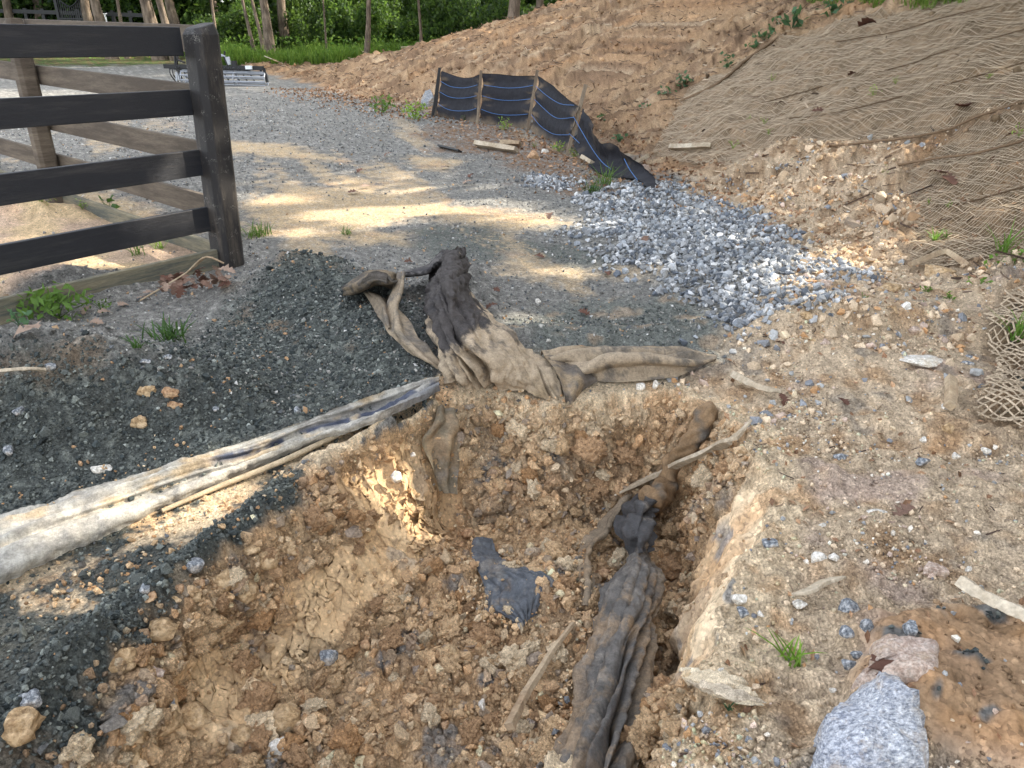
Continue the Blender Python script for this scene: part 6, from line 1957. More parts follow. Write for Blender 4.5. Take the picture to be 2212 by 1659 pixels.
def rock_at(c, cx, cy, wpx, hpx, mat, name, label, rotz=None, squash=1.0, seed=None, base=ICO3, lumpyv=False, lift=0.35):
    u, v = c(cx, cy + hpx * 0.35); p = above(u, v, 0.0)[0]
    dist = np.linalg.norm(p - [0, 0, CAM_H])
    kk = (c(1, 0)[0] - c(0, 0)[0]) * dist / FPX
    w = wpx * kk / 2; hh = hpx * kk / 2
    _k[0] += 1
    sd = seed or (900 + _k[0])
    V, F = (lumpy(base, sd, 0.35, 1.5) if lumpyv else angular(base, sd, 16, 0.5, rough=0.008))
    rg = np.random.default_rng(sd)
    Rm = rand_rot(1, rg)[0]
    V = V @ Rm.T * np.array([w, (w + hh) / 2, hh * squash])
    cc = np.full((len(V), 3), 0.4)
    o = mesh_np(name, V + p + np.array([0, 0, hh * squash * lift]), F, mat, smooth=lumpyv, loc=p)
    return tag(o, label, 'rock' if wpx * kk > 0.05 else 'stone')
rock_at(c8, 1070, 600, 130, 130, M_BLUER, 'speckled_stone', 'triangular speckled blue grey stone above the grass tuft on the clay')
rock_at(c8, 1200, 740, 85, 90, M_BLUER, 'blue_stone', 'small greenish grey stone between the triangular stone and the pink slab')
rock_at(c8, 1480, 752, 100, 105, M_BLUER, 'blue_stone', 'rounded dark blue stone right above the pink slab')
rock_at(c8, 1065, 775, 110, 80, M_BLUER, 'grey_stone', 'low pale grey stone just above left of the pink slab')
rock_at(c8, 1095, 985, 110, 70, M_BLUER, 'blue_stone', 'flat dark blue stone touching the left side of the pink slab')
rock_at(c8, 1150, 920, 90, 60, M_BLUER, 'grey_stone', 'brownish grey stone at the upper left corner of the pink slab')
rock_at(c8, 765, 595, 100, 50, M_QUARTZ, 'white_stone', 'cream white stone beneath the curved grey splinter')
rock_at(c8, 515, 662, 55, 40, M_QUARTZ, 'white_pebble', 'cream pebble near the pit rim below the curved splinter')
rock_at(c8, 1620, 1142, 60, 38, M_QUARTZ, 'white_pebble', 'white pebble at the lower right corner of the pink slab')
rock_at(c8, 985, 1150, 40, 34, M_QUARTZ, 'white_pebble', 'white pebble left below the pink slab')
rock_at(c8, 660, 1572, 62, 42, M_QUARTZ, 'white_pebble', 'smooth cream pebble near the bottom edge left of the granite rock')
rock_at(c8, 260, 1022, 55, 60, M_QUARTZ, 'white_stone', 'white lump of stone above the bleached wood chip')
rock_at(c8, 910, 95, 60, 50, M_QUARTZ, 'white_pebble', 'round white pebble on the stony clay right of the pit')
rock_at(c8, 1255, 15, 130, 70, M_QUARTZ, 'white_stone', 'angular cream stone on the stony clay upper right of the pit')
rock_at(c8, 880, 300, 110, 70, M_QUARTZ, 'white_stone', 'chalky white stone with a grey face on the stony clay')
rock_at(c8, 990, 300, 60, 60, M_QUARTZ, 'white_stone', 'small chalky stone pressed against the larger white one')
rock_at(c8, 405, 645, 100, 80, M_BLUER, 'grey_stone', 'purplish grey stone on the crumbly right rim of the pit')
rock_at(c8, 380, 560, 90, 90, M_QUARTZ, 'pale_stone', 'pale crumbly stone on the right rim above the purplish stone')
rock_at(c8, 600, 1545, 60, 50, M_BLUER, 'blue_stone', 'dark stone beside the smooth cream pebble at the bottom')
rock_at(c8, 440, 1470, 50, 70, M_BLUER, 'blue_stone', 'narrow blue stone at the bottom right of the pit')
rock_at(c8, 1650, 370, 160, 90, M_PINKR, 'pink_stone', 'low rounded pink stone above the clay lump on the right')
rock_at(c8, 1855, 370, 40, 50, M_QUARTZ, 'white_pebble', 'white pebble right of the low pink stone')
rock_at(c8, 570, 205, 120, 70, M_BLUER, 'purple_stone', 'flat dark purple stone on the edge of the pit wall')
rock_at(c9, 1350, 560, 90, 90, M_CLAYR, 'tan_stone', 'tan wedge shaped stone on the ledge below the middle net')
rock_at(c9, 1445, 555, 75, 85, M_QUARTZ, 'white_stone', 'upright white quartz stone on the ledge beside the tan wedge')
rock_at(c9, 1640, 320, 200, 130, M_CLAYR, 'tan_boulder', 'tan boulder half hidden under the edge of the middle net')
rock_at(c9, 1350, 420, 180, 90, M_CLAYR, 'tan_boulder', 'rough tan boulder left of the boulder under the net')
rock_at(c9, 940, 405, 80, 80, M_PINKR, 'pink_stone', 'pinkish stone at the right edge of the crushed stone heap')
rock_at(c9, 1105, 412, 90, 45, M_ORANGER, 'orange_stone', 'flat orange stone right of the pinkish stone')
rock_at(c9, 445, 590, 50, 40, M_BLUER, 'dark_stone', 'dark stone where the crushed stone heap meets the clay')
rock_at(c9, 800, 600, 100, 50, M_CLAYR, 'tan_stone', 'low tan stone on the sunlit clay below the crushed stone heap')
rock_at(c9, 1720, 565, 65, 40, M_QUARTZ, 'white_stone', 'white stone under the green leaves on the right')
rock_at(c9, 1500, 690, 90, 70, M_PINKR, 'pink_stone', 'pink stone below the ledge right of centre')
rock_at(c9, 935, 775, 90, 60, M_PINKR, 'purple_stone', 'dull purple stone set in the front of the clay ledge')
rock_at(c9, 840, 730, 220, 90, M_CLAYR, 'clay_boulder', 'long rounded clay coated boulder forming the ledge', squash=0.6)
rock_at(c9, 1870, 875, 90, 40, M_BLUER, 'grey_stone', 'flat pale grey stone near the lower net')
rock_at(c9, 1845, 910, 70, 36, M_BLUER, 'grey_stone', 'flat grey stone just below left of the pale one by the lower net')
rock_at(c9, 1700, 1190, 60, 40, M_QUARTZ, 'white_pebble', 'white pebble at the lower right of the sunlit clay patch')
rock_at(c9, 1565, 1398, 40, 36, M_QUARTZ, 'white_pebble', 'bright white pebble below the sunlit clay patch')
rock_at(c9, 890, 1620, 60, 55, M_QUARTZ, 'white_pebble', 'tall white pebble on the clay right of the pit')
rock_at(c9, 1720, 1310, 80, 80, M_CLAYR, 'tan_stone', 'tan stone on the clay left of the lower net')
rock_at(c9, 1970, 1468, 60, 34, M_QUARTZ, 'white_pebble', 'white pebble right below the lower net')
rock_at(c9, 1770, 1500, 55, 40, M_QUARTZ, 'white_pebble', 'white pebble on the grey clay below the lower net')
rock_at(c9, 1560, 1530, 80, 60, M_BLUER, 'blue_stone', 'bluish stone on the grey clay right of the pit')
rock_at(c9, 1030, 1510, 80, 60, M_BLUER, 'blue_stone', 'blue stone on the clay right above the pit corner')
rock_at(c9, 1500, 880, 330, 60, M_QUARTZ, 'white_slab', 'long white topped slab of stone across the clay on the right', squash=0.8)
rock_at(c7, 970, 840, 110, 100, M_ORANGER, 'orange_boulder', 'orange brown stone at the foot of the silt fence')
rock_at(c7, 1070, 800, 80, 60, M_QUARTZ, 'pale_stone', 'pale stone leaning on the orange one by the silt fence')
rock_at(c7, 1960, 950, 110, 120, M_PINKR, 'brown_boulder', 'brown rounded boulder behind the collapsed end of the silt fence')
rock_at(c7, 1940, 1140, 70, 60, M_BLUER, 'pale_block', 'pale block of crushed stone resting against the silt fence end')
rock_at(c7, 30, 320, 150, 230, M_BLUER, 'grey_boulder', 'large smooth grey boulder bedded in the bank behind the silt fence', lift=0.1)
# stones and clods on the left that can be told apart
rock_at(cB, 1055, 1215, 140, 85, M_BLUER, 'dark_stone', 'dark oval stone at the foot of the scraped clay face')
rock_at(cB, 2110, 915, 120, 110, M_BLUER, 'dark_stone', 'dark round stone on the rubble of the pit floor')
rock_at(cB, 1245, 330, 110, 100, M_BLUER, 'grey_stone', 'grey stone at the top of the heap of tan stones below the gravel ridge')
rock_at(cB, 935, 490, 90, 80, M_BLUER, 'grey_stone', 'dark grey stone at the edge of the black gravel ridge')
rock_at(cB, 1270, 460, 90, 60, M_ORANGER, 'tan_stone', 'yellowish stone in the heap below the gravel ridge', lumpyv=True)
rock_at(cB, 1150, 505, 90, 60, M_ORANGER, 'tan_stone', 'tan stone left of the yellowish one in the heap', lumpyv=True)
rock_at(cB, 1130, 565, 90, 50, M_CLAYR, 'tan_stone', 'brown grey stone at the bottom of the heap below the ridge', lumpyv=True)
rock_at(cB, 1255, 535, 90, 70, M_CLAYR, 'tan_stone', 'round flat stone at the right of the heap below the ridge', lumpyv=True)
rock_at(cB, 975, 545, 80, 75, M_ORANGER, 'tan_stone', 'tan stone beside the dark grey one at the ridge edge', lumpyv=True)
rock_at(cB, 1440, 420, 140, 130, M_CLAYR, 'clay_rock', 'large tan rock right of the heap below the gravel ridge', lumpyv=True)
rock_at(cB, 1725, 285, 170, 120, M_CLAYR, 'clay_rock', 'long brown rock wedged under the end of the gravel ridge', lumpyv=True)
rock_at(cB, 1610, 240, 110, 60, M_CLAYR, 'clay_rock', 'flat brown rock touching the long one under the ridge end', lumpyv=True)
rock_at(cB, 1855, 235, 120, 90, M_CLAYR, 'clay_rock', 'rounded brown rock right of the long one under the ridge end', lumpyv=True)
rock_at(cB, 1590, 520, 150, 150, M_CLAYR, 'clay_rock', 'big crumbly rock on the left slope right of the heap', lumpyv=True)
rock_at(cB, 1040, 730, 170, 150, M_CLAYR, 'clay_rock', 'big tan rock sticking out of the left slope below the heap', lumpyv=True)
rock_at(cB, 800, 955, 130, 150, M_CLAYR, 'clay_rock', 'upright tan rock at the foot of the black gravel', lumpyv=True)
rock_at(cB, 910, 950, 120, 100, M_CLAYR, 'clay_rock', 'brown rock right of the upright one at the foot of the gravel', lumpyv=True)
rock_at(cB, 960, 1050, 140, 80, M_PINKR, 'clay_rock', 'smooth pinkish grey rock above the dark oval stone', lumpyv=True)
rock_at(cB, 200, 1195, 150, 100, M_BLUER, 'dirty_stone', 'large dirty grey stone at the bottom left in the black gravel', lumpyv=True)
rock_at(cB, 140, 1370, 190, 170, M_CLAYR, 'clay_rock', 'big pinkish tan clay rock in the bottom left corner', lumpyv=True)
rock_at(cB, 1060, 1340, 170, 170, M_CLAYR, 'clay_rock', 'jagged brown rock below the dark oval stone', lumpyv=True)
rock_at(cB, 1240, 1310, 200, 150, M_CLAYR, 'clay_rock', 'split brown rock right of the jagged one', lumpyv=True)
rock_at(cB, 860, 1410, 170, 150, M_CLAYR, 'clay_rock', 'rounded knobbly rock left of the jagged one near the bottom', lumpyv=True)
rock_at(cB, 860, 1530, 150, 110, M_CLAYR, 'clay_rock', 'bowl shaped clay lump below the knobbly rock', lumpyv=True)
rock_at(cB, 1820, 1320, 190, 180, M_CLAYR, 'clay_rock', 'pale angular rock on the near pit floor', lumpyv=True)
rock_at(cB, 1540, 1430, 150, 130, M_CLAYR, 'clay_rock', 'olive tan rock left of the pale angular rock', lumpyv=True)
rock_at(cB, 1780, 1520, 120, 150, M_QUARTZ, 'pale_stone', 'pale flinty stone beside a black smear near the bottom', lumpyv=True)
rock_at(c6, 1410, 765, 90, 75, M_ORANGER, 'clay_rock', 'tan rock at the right end of the buried fabric', lumpyv=True)
rock_at(c6, 1325, 865, 80, 60, M_ORANGER, 'clay_rock', 'yellow clay rock below the right end of the buried fabric', lumpyv=True)
rock_at(c6, 830, 388, 85, 60, M_ORANGER, 'clay_rock', 'orange clay rock at the upper tip of the buried fabric', lumpyv=True)
rock_at(c6, 1690, 640, 100, 60, M_ORANGER, 'clay_rock', 'oval orange rock lying on the muddy side strip', lumpyv=True)
rock_at(c6, 1315, 610, 90, 55, M_QUARTZ, 'pale_stone', 'pale buff stone just above the buried fabric')
rock_at(c6, 705, 1150, 110, 80, M_CLAYR, 'clay_rock', 'pinkish rounded rock on the open pit floor', lumpyv=True)
rock_at(c6, 160, 1095, 80, 55, M_ORANGER, 'brown_pebble', 'smooth brown pebble on the left of the pit floor')
rock_at(c6, 1165, 1240, 60, 70, M_QUARTZ, 'pale_stone', 'grey white pebble in the middle of the pit floor')
rock_at(c6, 1360, 1585, 80, 40, M_QUARTZ, 'white_stone', 'white stone on the pit floor close to the big fabric')
rock_at(c6, 915, 1490, 50, 80, M_QUARTZ, 'white_sliver', 'upright white sliver on the pit floor')
rock_at(c6, 1560, 1100, 60, 40, M_ORANGER, 'orange_chip', 'orange chip on the left edge of the big muddy fabric')
rock_at(c5, 1925, 1050, 70, 60, M_QUARTZ, 'pale_stone', 'pale triangular stone on the lip below the right arm of the fabric')
rock_at(c5, 2025, 1045, 45, 70, M_QUARTZ, 'pale_stone', 'pale upright stone right of the triangular one on the lip')
rock_at(c5, 2005, 995, 40, 40, M_QUARTZ, 'pale_stone', 'small pale stone tucked under the right arm of the fabric')
rock_at(c5, 1565, 805, 70, 50, M_ORANGER, 'orange_stone', 'orange stone on the gravel edge above the right arm of the fabric')
rock_at(c5, 370, 1625, 90, 80, M_QUARTZ, 'white_stone', 'chalk white lump on the sunlit left slope of the pit')
rock_at(c5, 468, 1495, 45, 36, M_QUARTZ, 'white_stone', 'small white stone above the chalk white lump')
rock_at(c5, 1270, 510, 50, 40, M_QUARTZ, 'white_stone', 'cream stone alone on the dark road gravel')
rock_at(cA, 320, 712, 66, 56, M_BLUER, 'grey_stone', 'grey stone on the mound beside the pale twig')
rock_at(cA, 118, 1005, 70, 60, M_BLUER, 'dark_stone', 'dark cut stone on the gravel slope at the left edge')
rock_at(cA, 60, 1258, 60, 70, M_BLUER, 'green_grey_stone', 'greenish grey stone low on the gravel at the left edge')
rock_at(cA, 1070, 655, 60, 36, M_BLUER, 'grey_stone', 'pale grey flat stone on the gravel behind the mound')
rock_at(cA, 930, 685, 80, 36, M_BLUER, 'grey_stone', 'long grey stone just left of the pale flat one')
rock_at(cA, 1265, 738, 44, 40, M_BLUER, 'grey_stone', 'dark round stone right of the pale flat one')
rock_at(cA, 1385, 990, 46, 34, M_BLUER, 'grey_stone', 'green grey chip right of the brown clods on the mound')
rock_at(cA, 1915, 1000, 42, 66, M_BLUER, 'grey_stone', 'dull upright stone near the upper edge of the folded fabric')
rock_at(cA, 1080, 885, 110, 80, M_ORANGER, 'brown_clod', 'orange brown clod on the dark gravel mound', lumpyv=True)
rock_at(cA, 950, 880, 100, 80, M_CLAYR, 'brown_clod', 'tan clod left of the orange brown one on the mound', lumpyv=True)
rock_at(cA, 1110, 965, 110, 50, M_ORANGER, 'brown_clod', 'pale tan clod below the orange brown one on the mound', lumpyv=True)
rock_at(cA, 900, 1075, 90, 80, M_CLAYR, 'brown_clod', 'crumbly tan clod at the bottom of the brown streak on the mound', lumpyv=True)
rock_at(cA, 660, 1370, 120, 60, M_QUARTZ, 'pale_clod', 'pale buff clod above the middle of the folded fabric', lumpyv=True)
rock_at(c2, 210, 820, 90, 50, M_ORANGER, 'brown_clod', 'tan clod lying in the fold of the grey fabric', lumpyv=True)
# ================================================================== nets on the bank
M_NET = stone_mat('coir thread', 60, 0.2, 0.95, 0.002, 0.1)
def net(poly, sp1, sp2, thick, seed, label, wav=0.012, d1=(0.93, 0.36), lift=0.014, step=0.055, sag=0.0):
    d1 = np.array(d1) / np.hypot(*d1); d2 = np.array([-d1[1], d1[0]])
    A = poly @ d1; B = poly @ d2
    segs0, segs1 = [], []
    lo1, hi1, lo2, hi2 = A.min(), A.max(), B.min(), B.max()
    def lines(fix_lo, fix_hi, sp, run_lo, run_hi, first):
        n = int((fix_hi - fix_lo) / sp); m = int((run_hi - run_lo) / step)
        f = fix_lo + (np.arange(n) + 0.5) * sp
        r = run_lo + np.arange(m) * step
        Fg, Rg = np.meshgrid(f, r, indexing='ij')
        a = Rg if first else Fg; b = Fg if first else Rg
        # the weave wanders: the same drift for both sets of threads
        wa = wav * 3.0 * fbm(a, b, 0.9, 2, seed) + wav * fbm(a, b, 4, 2, seed + 1); wb = wav * 3.0 * fbm(a, b, 0.9, 2, seed + 2) + wav * fbm(a, b, 4, 2, seed + 3)
        a2 = a + wa; b2 = b + wb
        x = a2 * d1[0] + b2 * d2[0]; y = a2 * d1[1] + b2 * d2[1]
        ok = inside(x.ravel(), y.ravel(), poly).reshape(x.shape)
        z = np.zeros(x.shape)
        z[ok] = H(x[ok], y[ok], True) + lift * (1 + 0.8 * fbm(x[ok], y[ok], 3.0, 2, seed + 5))
        P = np.stack([x, y, z], -1)
        m2 = ok[:, :-1] & ok[:, 1:]
        segs0.append(P[:, :-1][m2]); segs1.append(P[:, 1:][m2])
    lines(lo2, hi2, sp1, lo1, hi1, True)
    lines(lo1, hi1, sp2, lo2, hi2, False)
    a = np.concatenate(segs0); b = np.concatenate(segs1)
    d = b - a; d /= np.linalg.norm(d, axis=1, keepdims=True) + 1e-9
    s = np.cross(d, [0, 0, 1.0]); s /= np.linalg.norm(s, axis=1, keepdims=True) + 1e-9
    u = np.cross(s, d)
    n = len(a)
    rg = np.random.default_rng(seed)
    w = thick * rg.uniform(0.7, 1.3, (n, 1))
    V = np.empty((n, 6, 3))
    e = d * 0.004
    for k, c in enumerate((a - e, b + e)):
        V[:, k * 3] = c - s * w - u * w * 0.5; V[:, k * 3 + 1] = c + s * w - u * w * 0.5; V[:, k * 3 + 2] = c + u * w * 0.9
    q = np.array([(1, 2, 5, 4), (2, 0, 3, 5), (0, 1, 4, 3)])
    F = (q[None] + (np.arange(n) * 6)[:, None, None]).reshape(-1, 4)
    cols = np.repeat(np.asarray(lin(174, 157, 135))[None] * (1 + 0.14 * rg.normal(size=(n, 1))), 6, 0)
    o = mesh_np('erosion_net', V.reshape(-1, 3), F, M_NET, smooth=False, cols=cols)
    return tag(o, label, 'erosion net')
net(NET_UP, 0.024, 0.052, 0.0026, 601, 'broad tan fibre erosion net pegged over the upper bank', wav=0.006)
net(NET_MID, 0.021, 0.046, 0.0023, 603, 'middle tan fibre erosion net ending in a torn edge above the stones', wav=0.006)
net(NET_LOW, 0.024, 0.036, 0.0034, 605, 'small loose tan fibre net at the right edge beside the stony clay', wav=0.022, lift=0.03, step=0.03)
# edge ropes where a sheet ends
def rope(pts, h, r, label, colr=lin(120, 100, 80)):
    P = above([p[0] for p in pts], [p[1] for p in pts], h)
    C = catmull(P, 14 * len(pts))
    C = C + 0.012 * np.stack([fbm(C[:, 0], C[:, 1], 9, 2, 9), fbm(C[:, 0], C[:, 1], 9, 2, 10), np.zeros(len(C))], 1)
    V, F = tube_geo(C, r * (0.8 + 0.4 * np.random.default_rng(1).random(len(C))), 6)
    o = mesh_np('net_edge_or_crease', V, F, M_NET, cols=np.broadcast_to(colr, (len(V), 3)))
    return tag(o, label, 'rope')
rope([cn(-60, 680), cn(200, 560), cn(330, 470), cn(420, 390), cn(560, 290), cn(680, 210)], 0.04, 0.02, 'thick brown rope edge along the upper left side of the upper net')
rope([cn(380, 1100), cn(460, 1015), cn(640, 965), cn(1000, 935), cn(1300, 905), cn(1500, 880), cn(1720, 830), cn(1900, 755), cn(2230, 640)], 0.05, 0.011, 'dark rolled lower edge of the upper net hanging over the washed out hollow')
rope([cn(1400, 1060), cn(1700, 1010), cn(1900, 985), cn(2260, 890)], 0.03, 0.011, 'dark creased seam across the middle net')

rope([cn(420, 690), cn(800, 590), cn(1060, 510), cn(1450, 420), cn(1700, 330), cn(2230, 185)], 0.022, 0.006, 'thin dark cord drawing a shaded crease up across the middle of the upper net', lin(92, 76, 60))  # dark cords added to draw the shaded creases of the nets
rope([cn(700, 760), cn(1000, 725), cn(1500, 600), cn(1800, 520), cn(2230, 395)], 0.022, 0.006, 'thin dark cord drawing a shaded crease low on the upper net above its rolled edge', lin(92, 76, 60))
rope([cn(1000, 270), cn(1400, 200), cn(1700, 110), cn(2000, 40)], 0.022, 0.006, 'thin dark cord drawing a shaded crease near the top of the upper net', lin(92, 76, 60))
rope([cn(1650, 1330), cn(1850, 1300), cn(2100, 1230), cn(2230, 1200)], 0.022, 0.006, 'thin dark cord drawing a shaded crease at the bottom of the middle net', lin(92, 76, 60))

# ================================================================== plants
def blade_geo(P, L, W, rng, droop=0.6, lean=0.35):
    n = len(P)
    az = rng.uniform(0, 2 * math.pi, n)
    d = np.stack([np.cos(az), np.sin(az), np.zeros(n)], 1); s = np.stack([-np.sin(az), np.cos(az), np.zeros(n)], 1)
    ln = lean * rng.random(n)[:, None]; dr = droop * rng.random(n)[:, None]
    V = np.empty((n, 7, 3))
    for k, (t, w) in enumerate(((0, 1), (0.45, 0.9), (0.8, 0.55))):
        c = P + L[:, None] * (d * (ln * t + dr * t * t) + np.array([0, 0, 1.0]) * (t - 0.45 * dr * t * t))
        V[:, k * 2] = c - s * (W * w)[:, None]; V[:, k * 2 + 1] = c + s * (W * w)[:, None]
    V[:, 6] = P + L[:, None] * (d * (ln + dr) + np.array([0, 0, 1.0]) * (1 - 0.5 * dr))
    q = np.array([(0, 1, 3, 2), (2, 3, 5, 4)]); t3 = np.array([(4, 5, 6)])
    off = (np.arange(n) * 7)[:, None, None]
    return V.reshape(-1, 3), [(q[None] + off).reshape(-1, 4), (t3[None] + off).reshape(-1, 3)]
G_MID = lin(96, 128, 56); G_DARK = lin(62, 92, 48); G_LIGHT = lin(140, 170, 72); G_BLUE = lin(84, 118, 84)
def weed(name, c, cx, cy, wpx, hpx, kind, label, colr=G_MID, n=None, seed=0):
    p = above(*c(cx, cy + hpx * 0.45), 0.0)[0]
    dist = np.linalg.norm(p - [0, 0, CAM_H]); kk = (c(1, 0)[0] - c(0, 0)[0]) * dist / FPX
    w = wpx * kk / 2; h = hpx * kk * 1.05
    rng = np.random.default_rng(700 + seed + int(cx))
    e = empty(name, p)
    tag(e, label, 'plant')
    if kind == 'grass':
        n = n or 26
        P = np.stack([rng.normal(size=n) * w * 0.22, rng.normal(size=n) * w * 0.2, np.zeros(n)], 1)
        V, F = blade_geo(P, h * rng.uniform(0.6, 1.25, n), np.full(n, max(0.003, w * 0.022)), rng, 0.9, 0.9)
        mesh_np('blade', V, F, M_LEAF, e, smooth=False, cols=leaf_cols(n, rng, colr, 0.2, 7))
    else:
        n = n or 26
        d = rng.normal(size=(n, 3)); d /= np.linalg.norm(d, axis=1, keepdims=True)
        P = d * rng.random((n, 1)) ** 0.5 * np.array([w, w * 0.8, h * 0.5]) + np.array([0, 0, h * 0.52])
        sz = min(w, h) * (0.55 if kind == 'broad' else 0.3)
        V, F = leaf_geo(P, sz, rng, up=1.0, elong=1.5 if kind == 'broad' else 2.2)
        mesh_np('leaves', V, F, M_LEAF, e, smooth=False, cols=leaf_cols(n, rng, colr, 0.22, 4, colr * 1.3))
        parts = [tube_geo([np.zeros(3), q * [0.4, 0.4, 0.55], q], max(0.0015, w * 0.012), 4) for q in P[:min(n, 9)]]
        V, F = merge_geo(parts)
        mesh_np('stem', V, F, M_LEAF, e, cols=np.broadcast_to(colr * 0.8, (len(V), 3)))
    return e
weed('green_weed', cA, 380, 330, 420, 190, 'small', 'bushy green weed against the kick board of the black fence', G_MID, 150)
weed('green_weed', cA, 660, 340, 150, 90, 'small', 'smaller green weed right of the bushy one at the kick board', G_MID, 36)
weed('green_weed', cA, 130, 420, 150, 110, 'broad', 'broad leaved seedling below the kick board at the left edge', G_BLUE, 16)
weed('grass_tuft', cA, 1100, 500, 500, 110, 'grass', 'sprawling thin grass on the gravel between the dark mounds', G_DARK * 1.2, 60)
weed('grass_tuft', cA, 880, 570, 140, 70, 'grass', 'small grass sprig left of the sprawling grass', G_DARK * 1.2, 20)
weed('grass_tuft', c1, 1030, 1560, 130, 90, 'grass', 'pale grass tuft beside the rear kick board', G_LIGHT, 26)
weed('grass_tuft', c1, 890, 1590, 130, 130, 'grass', 'grass tuft on the paddock sand behind the lowest board', G_MID, 22)
weed('grass_tuft', c1, 490, 1610, 80, 60, 'grass', 'short grass sprig on the sand near the lower left board', G_MID, 14)
weed('green_weed', c1, 700, 1330, 190, 150, 'broad', 'dark green seedling with oval leaves behind the third board', G_DARK * 0.9, 14)
weed('green_weed', c1, 270, 1270, 180, 110, 'small', 'yellowish weed by the rear kick board at the left', G_LIGHT, 40)
weed('green_weed', c1, 530, 1320, 90, 60, 'small', 'low green weed at the foot of the rear post', G_LIGHT, 20)
weed('grass_tuft', c1, 1650, 1480, 330, 80, 'grass', 'thin grass on the road right of the corner post', G_MID, 60)
weed('grass_tuft', cf, 50, 1480, 130, 60, 'grass', 'sparse grass tuft on the gravel road', G_MID, 24)
weed('grass_tuft', c8, 740, 930, 400, 150, 'grass', 'bright green grass tuft on the stony clay right of the pit', lin(126, 164, 60), 16)
weed('green_weed', c8, 310, 1250, 100, 90, 'small', 'grey green seedling below the bleached wood chip', G_BLUE, 16)
weed('green_weed', c8, 760, 1650, 170, 60, 'broad', 'broad green leaves poking up at the bottom left of the granite rock', lin(110, 150, 60), 8)
weed('green_weed', c7, 700, 570, 150, 110, 'small', 'yellow green weed in front of the second fabric panel', G_LIGHT, 50)
weed('green_weed', c7, 345, 500, 60, 80, 'small', 'little dark weed in front of the first fabric panel', G_DARK, 16)
weed('green_weed', c7, 975, 755, 60, 60, 'small', 'little weed behind the orange brown stone', G_LIGHT, 18)
weed('green_weed', c7, 1200, 775, 180, 90, 'small', 'spreading weed at the foot of the third fabric panel', G_LIGHT * 0.9, 46)
weed('green_weed', c7, 1345, 820, 150, 90, 'small', 'weed right of the leaning fourth stake', G_LIGHT * 0.9, 40)
weed('grass_tuft', c7, 1620, 1030, 300, 170, 'grass', 'tall green weed stems before the collapsed fabric', G_MID, 46)
weed('grass_tuft', c7, 1500, 1130, 300, 110, 'grass', 'low grass at the edge of the crushed stone by the silt fence', G_DARK * 1.2, 50)
weed('green_weed', c7, 1700, 1000, 90, 90, 'small', 'leafy weed tip in front of the blue line end', G_MID, 18)
weed('green_weed', cf, 280, 680, 200, 100, 'small', 'loose green weed at the foot of the bank left of the silt fence', G_MID, 70)
weed('green_weed', cf, 480, 720, 180, 110, 'small', 'brighter green weed between the loose one and the silt fence', G_LIGHT, 80)
for q, (cx, cy, w, h) in enumerate(((2190, 530, 90, 90), (2100, 600, 110, 70), (1970, 700, 110, 60), (1680, 760, 130, 60), (1800, 885, 120, 60))):
    weed('green_weed', cf, cx, cy, w, h, 'broad', ('dark lobed weed at the upper end of the row below the bank', 'second lobed weed of the row along the net edge', 'third lobed weed of the row along the net edge', 'lobed weed just behind the collapsing silt fence', 'lobed weed at the lower end of the row near the branch')[q], G_BLUE, 14, q)
for q, (cx, cy, w, h, nm_) in enumerate(((300, 400, 110, 90, 'star shaped dark weed at the left edge of the upper net'), (30, 520, 110, 80, 'dark weed at the lowest corner of the upper net edge'), (540, 230, 160, 60, 'dark weed halfway up the upper net edge'), (720, 150, 190, 110, 'big dark weed clump near the top of the net edge'),
                                          (480, 300, 120, 50, 'pale green weed below the halfway weed on the net edge'), (620, 170, 90, 80, 'dark weed between the halfway weed and the big clump'), (980, 70, 200, 120, 'leafy clump where the net edge meets the grass on the crest'))):
    weed('green_weed', cn, cx, cy, w, h, 'broad', nm_, G_BLUE * 0.9, 22, q)
for q, (cx, cy, w, h, nm_) in enumerate(((540, 780, 60, 50, 'bright yellow green sprout on the upper net'), (1240, 590, 110, 55, 'yellow green sprout in the middle of the upper net'), (1385, 520, 45, 45, 'small sprout right of the middle one on the upper net'), (570, 850, 60, 45, 'round leaf sprout below the bright one on the upper net'),
                                          (340, 930, 80, 60, 'sprout at the low left part of the upper net'), (440, 760, 40, 40, 'tiny sprout left of the bright yellow green one'), (2180, 850, 100, 80, 'large yellow green leaf at the right edge of the nets'), (1320, 1110, 60, 80, 'yellowish wilting sprout in the washed out hollow'),
                                          (1980, 490, 50, 40, 'tiny sprout high on the right part of the upper net'), (1530, 985, 50, 40, 'tiny sprout where two nets overlap'), (590, 500, 60, 50, 'faint sprout on the upper left part of the net'), (1145, 1385, 50, 50, 'green sprout on the rubble beside the crushed stone'), (1720, 1320, 50, 60, 'sprout on the edge of the middle net'), (1600, 1300, 50, 50, 'sprout left of the edge of the middle net'))):
    weed('green_sprout', cn, cx, cy, w, h, 'small', nm_, G_LIGHT * 1.1, 14, q)
